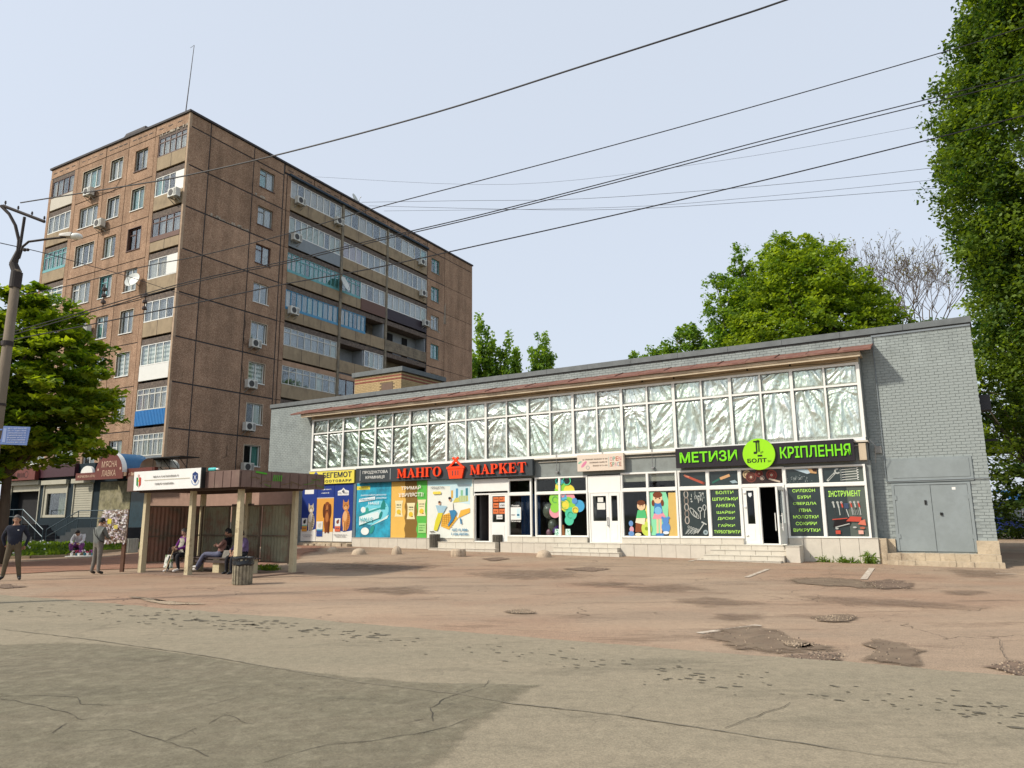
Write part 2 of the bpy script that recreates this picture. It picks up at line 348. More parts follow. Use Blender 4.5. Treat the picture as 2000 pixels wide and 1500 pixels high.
for i in range(N+1):
    s=-60+120*i/N; p=road_edge(s); q=E0+ED*s+EN*16; vs+=[(p.x,p.y,.012),(p.x+EN.x*.03,p.y+EN.y*.03,.022),(q.x,q.y,.022)]
for i in range(N): a=3*i; fs+=[(a,a+1,a+4,a+3),(a+1,a+2,a+5,a+4)]
mb.add(vs,fs); o=mb.build('road',M_road); o['kind']='structure'
def feathered(m,nscale=5,soft=.35):
    k=m.name+'_feathered'
    if k in _M: return _M[k]
    c=m.copy(); c.name=k; nt=c.node_tree; L=nt.links.new; b=nt.nodes['Principled BSDF']; o=[n for n in nt.nodes if n.type=='OUTPUT_MATERIAL'][0]
    at=nt.nodes.new('ShaderNodeAttribute'); at.attribute_name='edge'; n=nt.nodes.new('ShaderNodeTexNoise'); n.inputs['Scale'].default_value=nscale; n.inputs['Detail'].default_value=9; n.inputs['Roughness'].default_value=.7; tc=nt.nodes.new('ShaderNodeTexCoord'); L(tc.outputs['Object'],n.inputs[0])
    a=nt.nodes.new('ShaderNodeMath'); a.operation='MULTIPLY_ADD'; a.inputs[1].default_value=1.5; a.inputs[2].default_value=-1.0; L(n.outputs[0],a.inputs[0])
    a2=nt.nodes.new('ShaderNodeMath'); a2.operation='ADD'; L(a.outputs[0],a2.inputs[0]); L(at.outputs['Fac'],a2.inputs[1])
    r=nt.nodes.new('ShaderNodeMapRange'); r.inputs[1].default_value=.15; r.inputs[2].default_value=.15+soft; L(a2.outputs[0],r.inputs[0])
    t=nt.nodes.new('ShaderNodeBsdfTransparent'); mx=nt.nodes.new('ShaderNodeMixShader'); L(r.outputs[0],mx.inputs[0]); L(t.outputs[0],mx.inputs[1]); L(b.outputs[0],mx.inputs[2]); L(mx.outputs[0],o.inputs[0]); _M[k]=c; return c
def blob_sheet(name,pts,z,m,jit=.05,sub=6,kind='structure',seed=0,fade=None,nscale=5,soft=.35):
    P=[]; n=len(pts)
    for i in range(n):
        p0,p1,p2,p3=[Vector(pts[(i+k)%n]) for k in (-1,0,1,2)]
        for k in range(sub):
            t=k/sub; p=p1.lerp(p2,t) if fade is None else .5*((2*p1)+(p2-p0)*t+(2*p0-5*p1+4*p2-p3)*t*t+(3*p1-p0-3*p2+p3)*t**3)
            q=noise.noise((p.x*2.1+seed,p.y*2.1,seed)); q2=noise.noise((p.x*2.1+seed+40,p.y*2.1,seed)); P.append(Vector((p.x+jit*q*2,p.y+jit*q2*2,0)))
    c=sum(P,Vector())/len(P); N=len(P); vs=[]; ed=[]; fs=[]
    rings=[(1,1)] if fade is None else [(1.0+fade,0),(1.0,.35),(max(.1,1-fade),.75),(max(.05,1-2*fade),1)]
    for k,e in rings:
        for p in P: q=c+(p-c)*k; vs.append((q.x,q.y,z+gh(q.x,q.y))); ed.append(e)
    vs.append((c.x,c.y,z+gh(c.x,c.y))); ed.append(1); last=len(vs)-1; K=len(rings)
    for r_ in range(K-1):
        for i in range(N): fs.append((r_*N+i,r_*N+(i+1)%N,(r_+1)*N+(i+1)%N,(r_+1)*N+i))
    for i in range(N): fs.append(((K-1)*N+i,(K-1)*N+(i+1)%N,last))
    fs=[f if (Vector(vs[f[1]])-Vector(vs[f[0]])).cross(Vector(vs[f[2]])-Vector(vs[f[1]])).z>0 else tuple(reversed(f)) for f in fs]
    mb=MB(); mb.add(vs,fs); o=mb.build(name,m if fade is None else feathered(m,nscale,soft)); o['kind']=kind
    if fade is not None: a=o.data.attributes.new('edge','FLOAT','POINT'); a.data.foreach_set('value',ed)
    return o
pp=[gp(*q)[:2] for q in ((-150,1268),(0,1262),(160,1258),(300,1272),(560,1310),(800,1335),(1050,1342),(1040,1352),(960,1415),(870,1500),(840,1600),(300,1750),(-500,1700),(-400,1400))]
blob_sheet('road_patch',[(x,y) for x,y in pp],.026,M_patch,.02,fade=.035,nscale=5,soft=.8)
# reddish strip of pavement running past the shelter to the apartment block
pp=[gp(*q,.02)[:2] for q in ((-400,1102),(0,1098),(120,1092),(200,1090),(330,1082),(560,1074),(640,1078),(600,1094),(540,1104),(420,1108),(280,1110),(120,1116),(0,1122),(-400,1140))]
blob_sheet('pavement',[(x,y) for x,y in pp],.018,M_red,.08,10,fade=.05,nscale=1.2,soft=.5)
M_gravel=mat('pale_gravel',(.36,.28,.2),.9,var=.35,vscale=30); M_gravel_d=mat('dark_gravel',(.12,.095,.075),.9,var=.4,vscale=30)
def pothole(pts,depth_m,label_seed,ngr,pale):
    P=[gpz(*q) for q in pts]; blob_sheet('pothole',[(p.x,p.y) for p in P],.014 if not pale else .016,depth_m,.10,12,seed=label_seed,fade=.28,nscale=4)
    rnd=random.Random(label_seed); mb=MB(); cx=sum(p.x for p in P)/len(P); cy=sum(p.y for p in P)/len(P)
    for _ in range(int(ngr*.7)):
        i=rnd.randrange(len(P)); t=rnd.random()**.6; p=P[i].lerp(P[(i+1)%len(P)],rnd.random()); x=cx+(p.x-cx)*t; y=cy+(p.y-cy)*t; r=rnd.uniform(.004,.013); z=gh(x,y)+.02; mb.mi=0 if rnd.random()<pale else 1
        mb.lathe((x,y,z-.004),[(r,0),(r*rnd.uniform(.7,1),r*.7),(r*.3,r*1.1)],5,1,rnd.uniform(.6,1.2))
    if ngr: mb.build('gravel',[M_gravel,M_gravel_d],kind='stuff')
pothole([(1540,1283),(1580,1276),(1640,1276),(1656,1284),(1640,1292),(1600,1296),(1560,1292)],M_wet,1,160,.25)
pothole([(1362,1240),(1420,1228),(1490,1224),(1560,1248),(1600,1262),(1655,1268),(1600,1276),(1500,1276),(1400,1262)],mat('damp_asphalt',(.205,.15,.10),.9,var=.35,vscale=5,bump=.6,dirt=(.15,.105,.07),dirt_scale=2.5,dirt_lo=.42,dirt_hi=.6),2,90,.7)
pothole([(1700,1136),(1745,1132),(1785,1142),(1770,1152),(1720,1152),(1690,1146)],M_wet,3,120,.5)
pothole([(1530,1132),(1600,1128),(1690,1134),(1720,1150),(1660,1148),(1560,1142)],mat('damp_asphalt',(.24,.165,.115)),4,30,.3)
pothole([(1930,1304),(1965,1292),(2010,1296),(2040,1330),(1980,1322)],M_wet,5,160,.35)
pothole([(990,1194),(1020,1190),(1050,1196),(1040,1200),(1000,1200)],mat('damp_asphalt',(.24,.165,.115)),6,220,1)
pothole([(1100,1112),(1140,1108),(1195,1111),(1170,1116),(1130,1116)],M_wet,7,40,.5)
pothole([(940,1092),(970,1089),(1000,1092),(965,1096)],M_wet,8,20,.4)
pothole([(1530,1258),(1560,1258),(1592,1262),(1560,1266),(1540,1264)],mat('damp_asphalt',(.24,.165,.115)),9,160,1)
pothole([(1580,1208),(1640,1200),(1690,1206),(1640,1216),(1590,1214)],mat('damp_asphalt',(.24,.165,.115)),10,160,.8)
pothole([(1700,1248),(1790,1262),(1800,1296),(1740,1306),(1690,1280)],mat('damp_asphalt',(.24,.165,.115)),11,60,.5)
pothole([(250,1164),(330,1176),(400,1180),(385,1184),(300,1180)],mat('dry_sand',(.33,.255,.175),.95,var=.25,vscale=9),12,60,.9)
pothole([(0,1141),(30,1142),(48,1148),(20,1150),(-10,1150)],M_wet,13,40,.2)
# tar spots, scabs, cracks and seams on the road
M_tar=mat('tar_spot',(.115,.10,.07),.8,var=.25,vscale=9); M_seam=mat('asphalt_seam',(.175,.152,.11),.9,var=.3,vscale=6); M_crack=mat('crack_shadow',(.05,.043,.033),.95,var=0)
rnd=random.Random(5); mb=MB()
def spots(x0,y0,x1,y1,n,sp,r0,r1):
    for _ in range(n):
        t=rnd.random(); px=x0+(x1-x0)*t; py=y0+(y1-y0)*t+rnd.gauss(0,sp); p=gp(px,py); r=rnd.uniform(r0,r1)*(1.6 if rnd.random()<.12 else 1)
        a=rnd.uniform(-.6,-.3); c,s=math.cos(a),math.sin(a); k=rnd.uniform(1,2.6); n_=9
        vs=[]
        for j in range(n_):
            q=2*math.pi*j/n_; rr=r*rnd.uniform(.7,1.15); X,Y=rr*k*math.cos(q),rr*math.sin(q); vs.append((p.x+X*c-Y*s,p.y+X*s+Y*c,.027))
        mb.add(vs,[tuple(range(n_))])
spots(0,1185,700,1245,110,9,.008,.035); spots(230,1195,760,1248,60,5,.012,.05); spots(700,1245,2000,1400,110,13,.007,.02); spots(1000,1280,1500,1345,26,10,.01,.03); spots(300,1330,900,1400,26,30,.008,.018)
mb.build('tar_spots',M_tar,kind='stuff')
def crack(pts,w,m,name,z=.03,amp=.03,branch=True,seed=0,kind='stuff'):
    rnd=random.Random(seed); P=[gp(*q) for q in pts]; Q=[]
    for a,b in zip(P[:-1],P[1:]):
        n=max(2,int((b-a).length/.07))
        for k in range(n): p=a.lerp(b,k/n); Q.append(Vector((p.x+amp*noise.noise((p.x*6,p.y*6,seed)),p.y+amp*noise.noise((p.x*6+9,p.y*6,seed)),z)))
    mb=MB()
    def strip(Q,w):
        vs=[];fs=[]
        for i,p in enumerate(Q):
            t=(Q[min(i+1,len(Q)-1)]-Q[max(0,i-1)]); t.normalize(); ww=w*rnd.uniform(.4,1.1)*(.25+.75*math.sin(math.pi*(i+.5)/len(Q))**.5); nn=Vector((-t.y,t.x,0))*ww/2; vs+=[tuple(p+nn),tuple(p-nn)]
        for i in range(len(Q)-1): fs.append((2*i+1,2*i+3,2*i+2,2*i))
        mb.add(vs,fs)
    strip(Q,w)
    if branch:
        for _ in range(len(Q)//14):
            i=rnd.randrange(len(Q)); a=rnd.uniform(-math.pi,math.pi); q=[Q[i]]
            for _ in range(rnd.randint(3,8)): a+=rnd.gauss(0,.5); q.append(q[-1]+Vector((math.cos(a),math.sin(a),0))*.05)
            if len(q)>2: strip(q,w*.5)
    o=mb.build(name,m); o['kind']=kind
for i,c in enumerate([[(510,1500),(570,1480),(640,1462),(725,1455),(800,1442),(880,1427),(920,1408)],[(-30,1366),(65,1382),(130,1400),(160,1412),(200,1405),(225,1392)],[(0,1366),(80,1364),(150,1368),(160,1382),(230,1385)],[(140,1435),(250,1433),(320,1455),(360,1440),(395,1424)],[(320,1455),(370,1470),(420,1490)],[(845,1417),(842,1390),(865,1372),(900,1360),(945,1347),(960,1330)],[(1415,1430),(1465,1410),(1525,1390),(1548,1376)],[(375,1390),(430,1378),(480,1362)],[(410,1420),(440,1402),(500,1425)],[(1950,1250),(1960,1285),(1985,1300)],[(1460,1252),(1500,1243)],[(100,1440),(120,1425),(150,1412)]]):
    crack(c,.010,M_crack,'road_crack',seed=i)
crack([(-40,1226),(0,1232),(170,1252),(400,1285),(550,1312),(700,1338),(900,1362),(1000,1380),(1200,1402),(1440,1440),(1700,1480),(1900,1505)],.03,M_seam,'road_seam',z=.029,amp=.02,branch=False,seed=50)
M_stain=mat('oily_stain',(.215,.15,.103),.85,var=.3,vscale=3,bump=.4,bscale=30)
for i,q in enumerate([[(620,1100),(760,1096),(880,1104),(820,1118),(660,1116)],[(900,1118),(1080,1110),(1180,1126),(1050,1134),(930,1130)],[(1180,1148),(1330,1140),(1400,1152),(1290,1158)],[(1300,1170),(1420,1166),(1480,1180),(1380,1188)],[(1520,1162),(1700,1168),(1900,1180),(1980,1192),(1800,1190),(1600,1178)],[(1830,1152),(1930,1154),(1920,1164),(1840,1162)],[(1100,1140),(1200,1136),(1260,1142),(1180,1148)],[(1380,1200),(1470,1198),(1500,1208),(1420,1214)],[(680,1150),(800,1146),(860,1156),(760,1164)],[(1840,1110),(1960,1116),(1990,1130),(1880,1128)]]):
    P=[gpz(*k) for k in q]; blob_sheet('ground_stain',[(p.x,p.y) for p in P],.012,M_stain,.12,10,seed=i+30,fade=.4,nscale=2.2,soft=.9)
M_line=mat('worn_white_line',(.52,.46,.38),.9,var=.25,vscale=14,dirt=(.33,.24,.17),dirt_scale=9,dirt_lo=.45,dirt_hi=.62)
def pline(q0,q1,w):
    a,b=gpz(*q0),gpz(*q1); t=(b-a).normalized(); n=Vector((-t.y,t.x,0))*w/2; mb=MB()
    mb.add([tuple(p+o_+Vector((0,0,.012))) for p,o_ in ((a,n),(b,n),(b,-n),(a,-n))],[(3,2,1,0)]); o=mb.build('parking_line',M_line); o['kind']='structure'
pline((1703,1110),(1687,1132),.16); pline((1500,1112),(1458,1128),.13); pline((1482,1222),(1366,1238),.13); pline((1375,1090),(1345,1097),.12); pline((1945,1121),(1985,1122),.12)
# ================================================================ shop building
M_brick=mat('painted_grey_brick',(.285,.322,.315),.8,var=.16,vscale=2.2,bump=.35,bscale=35,dirt=(.19,.215,.215),dirt_scale=.8,dirt_lo=.5,dirt_hi=.8)
M_mortar=mat('painted_joint',(.225,.255,.252),.9,var=.1); M_greyp=mat('grey_paint',(.22,.245,.235),.7,var=.1,dirt=(.15,.16,.15))
M_coping=mat('coping_metal',(.13,.145,.15),.6,var=.2,vscale=3); M_rust=mat('rusty_brown_sheet',(.17,.07,.05),.6,var=.25,vscale=3,dirt=(.28,.17,.12),dirt_scale=2.5,dirt_lo=.5,dirt_hi=.75)
M_cream=mat('cream_board',(.52,.43,.31),.8,var=.1,dirt=(.3,.24,.17),dirt_scale=1.5,dirt_lo=.5,dirt_hi=.75); M_tile=mat('pale_stone_tile',(.56,.52,.44),.6,var=.07,vscale=4,dirt=(.4,.35,.27),dirt_scale=1.6,dirt_lo=.55,dirt_hi=.85)
M_grout=mat('tile_joint',(.17,.14,.11),.9,var=.1); M_gate=mat('grey_painted_steel',(.225,.258,.262),.5,var=.1,vscale=1.2,dirt=(.27,.31,.32),dirt_scale=.9,dirt_lo=.45,dirt_hi=.7)
M_oldconc=mat('old_rendered_concrete',(.47,.39,.28),.9,var=.16,vscale=3,bump=.6,bscale=18,dirt=(.26,.2,.14),dirt_scale=1.6,dirt_lo=.5,dirt_hi=.7)
M_yel=mat('yellow_brick',(.46,.33,.17),.85,var=.15,vscale=3); M_redb=mat('red_brick',(.28,.09,.06),.85,var=.2)
S=SHOP; BAY=.516
shop=thing('shop_building','two storey grey painted brick shop building with foil covered upper windows','building',S)
XL,XR=-33.5,0.0
b=MB(); b.box(S,-33.49,-29.7,.0,7.78,-.35,-.012); b.box(S,-3.33,-.01,.0,7.78,-.35,-.012); b.box(S,-29.7,-3.33,6.95,7.78,-.35,-.012)
b.box(S,-.36,-.012,0,7.78,-14,-.35); b.box(S,-33.49,-33.1,0,7.78,-14,-.35); b.box(S,-33.1,-.36,0,7.7,-14,-13.7)
wall=b.build('wall',M_mortar,shop)
b=MB(); b.box(S,-33.1,-.36,7.45,7.68,-13.7,-.35); roof=b.build('roof',mat('roof_felt',(.06,.06,.06),.9),shop)
b=MB(); b.box(S,-33.1,-.36,3.5,3.95,-13.7,-.36); b.box(S,-33.1,-.36,.3,.56,-13.7,-.02); b.box(S,-29.6,-3.4,.3,.56,-.02,BAY-.06); b.build('floor_slab',mat('interior_floor',(.12,.11,.1),.7),shop)
b=MB(); b.box(S,-29.6,-3.4,3.95,6.9,-4.2,-4.1); b.box(S,-29.4,-3.6,.56,3.5,-6.1,-6); b.box(S,-19.35,-19.25,.56,3.5,-6,-.02);b.box(S,-13.7,-13.6,.56,3.5,-6,-.02);b.box(S,-9.96,-9.9,.56,3.5,-6,-.02); b.build('interior_wall',mat('interior_wall_paint',(.13,.13,.13),.9),shop)
# bricks
BW,BH=.262,.098
rnd=random.Random(3); near=[]; far=MB()
def brick(a0,a1,z0,z1,d): 
    a1=max(a1,a0+.03); far.box(S,a0,a1,z0,z1,d-.02,d)
def lay(A0,A1,Z0,Z1,holes=(),near_ok=False):
    r=0; z=Z0
    while z<Z1-.02:
        off=(BW/2 if r%2 else 0)+rnd.uniform(-.02,.02); a=A1-off if off>0.03 else A1
        if off>.03: cells=[(A1-off+.012,A1)]
        else: cells=[]
        x=A1-max(off,0)
        while x>A0: cells.append((max(A0,x-BW+.012),x)); x-=BW
        for a0,a1 in cells:
            if a1-a0<.03: continue
            zc=z+BH/2; ac=(a0+a1)/2
            if any(h[0]<ac<h[1] and h[2]<zc<h[3] for h in holes): continue
            d=rnd.uniform(-.003,.004); zt=min(z+BH-.012,Z1)
            if near_ok and abs(a1-a0-(BW-.012))<.02 and len(near)<300 and 2.8<zc and ac>-2.6 and zt-z>.07: near.append((a0,a1,z,zt,d))
            else: brick(a0,a1,z,zt,d)
        z+=BH; r+=1
lay(-3.3,0,.78,7.78,[(-2.78,-.5,0,3.46)],True)
lay(-33.48,-29.66,.2,7.78)
lay(-29.66,-3.3,7.16,7.78)
bk=None
unit=None
for (a0,a1,z0,z1,d) in near:
    if unit is None:
        mbk=MB(); mbk.box(S.at(0,0,0),-(BW-.012)/2,(BW-.012)/2,-(BH-.012)/2,(BH-.012)/2,-.01,.01)
        me=bpy.data.meshes.new('brick'); Mi=ROOT[shop.name].to_3x3(); A=[tuple(Mi@(Vector(v)-S.o)) for v in mbk.v]; me.from_pydata(A,[],mbk.f); me.materials.append(M_brick); unit=me
    o=bpy.data.objects.new('brick',unit); COL.objects.link(o); o.parent=wall; o.location=((a0+a1)/2,-(d-.01),(z0+z1)/2)
far.build('brick',M_brick,wall,kind='stuff')
b=MB()
for i in range(17):
    a=XL-.05+i*33.6/17; b.box(S,a,a+33.6/17-.01,7.79,8.0+rnd.uniform(-.008,.008),-.42,.06)
b.box(S,-.42,.06,7.79,8.0,-14,-.43)
b.build('coping',M_coping,shop)
b=MB(); b.box(S,XL,0,7.745,7.79,-.02,.035); b.build('drip_edge',M_black,shop)
b=MB(); b.box(S,-2.93,0,7.68,7.74,0,.03); b.tube([S.P(-2.9,7.7,.04),S.P(-2.9,2.70,.04),S.P(.02,2.72,.04)],.014,6); b.build('conduit',mat('grey_conduit',(.2,.23,.25),.5,var=.05),shop)
b=MB(); b.box(S,-3.14,-2.95,3.66,3.9,0,.07); b.build('junction_box',M_greyw,shop)
b=MB(); b.box(S,.02,.4,3.95,4.02,-1.0,-.9); b.build('wall_bracket',M_black,shop)
b=MB(); b.box(S,.02,.32,4.95,5.45,-1.2,-.6); b.build('side_wall_ac_unit',mat('dark_housing',(.03,.03,.035),.6),shop)
# canopy sheets
for i in range(27):
    a0=-30.8+i*(27.9/27); a1=a0+27.9/27+.03; j=rnd.uniform(-.02,.02)
    bb=MB(); e=.012*(i%2)
    bb.hexa(S,[(a0,7.43+e,-.0),(a1,7.43+e,-.0),(a1+j,7.12+e+j*.4,.98),(a0+j,7.12+e+j*.3,.98),(a0,7.45+e,0),(a1,7.45+e,0),(a1+j,7.14+e+j*.4,.98),(a0+j,7.14+e+j*.3,.98)])
    bb.tube([S.P(a1-.02,7.455+e,.02),S.P(a1-.02+j,7.15+e,.98)],.014,5); bb.box(S,a0,a1-.03,7.07+e,7.125+e,.95,.985); bb.build('roof_sheet',M_rust,shop)
b=MB(); b.box(S,-30.1,-3.25,6.98,7.06,.02,.9); b.box(S,-30.1,-3.25,6.9,7.10,.82,.87); b.box(S,-29.7,-3.35,6.76,6.98,BAY-.05,BAY+.0); b.build('cream_fascia',M_cream,shop)
b=MB()
for k in range(1): b.tube([S.P(-29.5+i*.9,6.86+.03*math.sin(i*1.3)+.02*math.sin(i*4),BAY+.03) for i in range(30)],.008,5)
for x in (-26.8,-21.5,-15,-11.2,-9.9,-7.1,-5.6): b.box(S,x,x+.05,6.88,6.93,BAY,BAY+.05)
b.build('eaves_cable',M_black,shop)
# upper glazing
NU=24; U0,U1=-29.56,-3.4; cw=(U1-U0)/NU; ZB,ZT,ZM=4.14,6.74,6.02
b=MB()
b.box(S,U0-.04,U1+.04,ZB-.06,ZB+.05,BAY-.08,BAY+.02); b.box(S,U0-.04,U1+.04,ZT-.05,ZT+.03,BAY-.08,BAY+.02)
for i in range(NU+1):
    w=.055 if i%2==0 else .032; a=U0+i*cw; b.box(S,a-w,a+w,ZB+.05,ZT-.05,BAY-.08,BAY+.012 if i%2==0 else BAY)
for i in range(NU):
    a0=U0+i*cw+(.055 if i%2==0 else .032); a1=U0+(i+1)*cw-(.055 if i%2 else .032); b.box(S,a0,a1,ZM-.035,ZM+.035,BAY-.08,BAY-.002)
upper=b.build('upper_window',M_pvc,shop)
def foil_material():
    m=bpy.data.materials.new('silver_foil'); m.use_nodes=True; nt=m.node_tree; p=nt.nodes['Principled BSDF']; p.inputs['Metallic'].default_value=1; p.inputs['Roughness'].default_value=.42
    tc=nt.nodes.new('ShaderNodeTexCoord'); n=nt.nodes.new('ShaderNodeTexNoise'); n.inputs['Scale'].default_value=4; n.inputs['Detail'].default_value=6
    mp=nt.nodes.new('ShaderNodeMapping'); mp.inputs['Rotation'].default_value=(0,R(35),0); mp.inputs['Scale'].default_value=(3.2,1,1); nt.links.new(tc.outputs['Object'],mp.inputs[0]); nt.links.new(mp.outputs[0],n.inputs[0])
    bp=nt.nodes.new('ShaderNodeBump'); bp.inputs['Strength'].default_value=.55; bp.inputs['Distance'].default_value=.06; nt.links.new(n.outputs[0],bp.inputs['Height']); nt.links.new(bp.outputs[0],p.inputs['Normal'])
    n2=nt.nodes.new('ShaderNodeTexNoise'); n2.inputs['Scale'].default_value=.6; nt.links.new(tc.outputs['Object'],n2.inputs[0])
    cr=nt.nodes.new('ShaderNodeValToRGB'); cr.color_ramp.elements[0].position=.35; cr.color_ramp.elements[0].color=(.82,.90,.80,1); cr.color_ramp.elements[1].position=.65; cr.color_ramp.elements[1].color=(.95,.96,.92,1); nt.links.new(n2.outputs[0],cr.inputs[0]); nt.links.new(cr.outputs[0],p.inputs['Base Color'])
    return m
M_foil=foil_material()
M_paneup=glass('upper_glass',(.975,.99,.98),-.5,.0)
def foil(a0,a1,z0,z1,d,seed):
    th=rnd.uniform(-1.1,1.1)
    if a0<-21: th=rnd.uniform(.3,1.2)*rnd.choice((-1,1))
    ct,st=math.cos(th),math.sin(th); k1=rnd.uniform(1.6,3.0); cx,cz=rnd.uniform(a0,a1),z1+rnd.uniform(-.2,.6); fan=rnd.random()<.5
    def fn(u,v):
        a=a0+(a1-a0)*u; z=z0+(z1-z0)*v
        x=a*ct+z*st; y=-a*st+z*ct
        if fan: r=math.hypot(a-cx,z-cz)+.1; q=math.atan2(z-cz,a-cx); x=q*1.2; y=r*.6
        h=0
        for f,am in ((k1*.8,.034),(k1*2.2,.019),(k1*5,.008),(k1*12,.003)):
            n=noise.noise((x*f*1.6,y*f*.38,seed*3.1+f)); h+=am*1.7*(1-abs(n)*2.2)
        h+=.03*noise.noise((a*1.2,z*1.0,seed))
        e=min(1,min(u,1-u)*9+.15)*min(1,min(v,1-v)*12+.2)
        return S.P(a,z,d-.05+h*e)
    return fn
for i in range(NU):
    a0=U0+i*cw+.03; a1=U0+(i+1)*cw-.03
    for (z0,z1,nv) in ((ZB+.05,ZM-.035,34),(ZM+.035,ZT-.05,12)):
        m2=MB(); m2.grid(foil(a0,a1,z0-.02,z1+.02,BAY-.06,i*2+(z0>5)),24,int(nv*1.5)); m2.build('foil_sheet',M_foil,upper,smooth=True)
        m2=MB(); m2.box(S,a0+.02,a1-.02,z0,z1,BAY-.022,BAY-.018); m2.build('pane',M_paneup,upper)
b=MB(); b.box(S,U0-.06,U1+.05,3.3,4.02,-.3,BAY-.08); b.box(S,U1,-3.33,4.02,6.98,-.0,BAY-.06); b.box(S,-29.69,U0,4.02,6.98,-.0,BAY-.06); b.build('lintel_beam',M_greyp,shop)
b=MB(); b.box(S,U0-.1,U1+.1,4.02,4.075,-.0,BAY+.08); b.box(S,-16,-3.4,3.9,3.93,BAY-.08,BAY-.02); b.build('ledge_trim',M_tile,shop)
b=MB(); b.box(S,-3.46,-3.3,.8,3.42,-.0,BAY-.11); b.build('side_return',M_greyp,shop)
b=MB(); b.box(S,-3.6,-3.38,3.42,3.98,BAY-.08,BAY+.05); b.build('beam_end_block',M_cream,shop)
b=MB()
for x in (-15.1,-13.0-.0,-10.9): b.tube([S.P(x,4.3,BAY+.06),S.P(x,3.35,BAY+.0)],.012,5)
for x in (-15.1,-10.9):b.box(S,x-.05,x+.05,3.45,3.5,BAY-.06,BAY+.02)
b.tube([S.P(-3.25,4.1,BAY+.02),S.P(-3.1,3.9,.5),S.P(-3.15,3.3,.3)],.01,5); b.build('hanging_rod',M_steel,shop)
# ------------------------------------------------ storefront level
def sframe(parts,w=.06,d0=BAY-.1,d1=BAY,name='shop_window',label=None):
    "parts: list of (a0,a1,z0,z1) glazed openings inside bounding frame"
    A0=min(p[0] for p in parts)-w; A1=max(p[1] for p in parts)+w; Z0=min(p[2] for p in parts)-w; Z1=max(p[3] for p in parts)+w
    As=sorted(set([A0,A1]+[p[0] for p in parts]+[p[1] for p in parts])); Zs=sorted(set([Z0,Z1]+[p[2] for p in parts]+[p[3] for p in parts]))
    b=MB()
    for i in range(len(As)-1):
        for j in range(len(Zs)-1):
            ac,zc=(As[i]+As[i+1])/2,(Zs[j]+Zs[j+1])/2
            if not any(p[0]<ac<p[1] and p[2]<zc<p[3] for p in parts): b.box(S,As[i],As[i+1],Zs[j],Zs[j+1],d0,d1)
    # glazing beads
    for (a0,a1,z0,z1) in parts:
        t=.018
        for q in ((a0,a1,z0,z0+t),(a0,a1,z1-t,z1),(a0,a0+t,z0+t,z1-t),(a1-t,a1,z0+t,z1-t)): b.box(S,*q,d0+.02,d1-.03)
    w_=b.build(name,M_pvc,shop,label=label)
    return w_
def pane(par,a0,a1,z0,z1,m=None,d=BAY-.06): b=MB(); b.box(S,a0,a1,z0,z1,d-.004,d); return b.build('pane',m or M_glass2,par)
def panel(par,a0,a1,z0,z1,m=None,d=BAY-.045,name='panel'): b=MB(); b.box(S,a0,a1,z0,z1,d-.02,d); return b.build(name,m or M_pvc,par)
M_film=mat('black_window_film',(.022,.035,.037),.22,var=.2,vscale=1.5,spec=.6); M_film2=mat('grey_window_film',(.09,.11,.095),.25,var=.1)
GR=flat('b4ec62',1.0); GRs=mat('sign_letter_green',hexc('78d614'),.4,var=.03)
# window A (blue curtain, water advert)
wA=[(-17.46,-16.42,.86,2.55),(-17.46,-16.42,2.67,3.19)]
w=sframe(wA,.07)
for p in wA: pane(w,*p)
b=MB(); b.grid(lambda u,v:S.P(-17.3+.95*u,.86+1.75*v,-.25+.05*math.sin(u*38)),60,2); b.build('curtain',mat('deep_blue_curtain',(.012,.06,.17),.8,var=.3,stretch=(4,4,.2)),w)
d=Decal(S,BAY-.058); d.rect('f4f4ee',-17.42,-16.9,1.52,2.05).rect('cfe9ef',-17.12,-16.93,1.58,2.0).rect('2c6f8f',-17.1,-16.98,1.68,1.76).scrawl('8a8a8a',-17.38,-17.2,1.7,.06,3); d.build('decal',w)
text(S,'Розлив',-17.36,-16.98,2.08,2.16,BAY-.055,flat('f4f4ee'),w,.02,.002); text(S,'Питна вода',-17.42,-16.92,1.42,1.5,BAY-.055,flat('f4f4ee'),w,.02,.002)
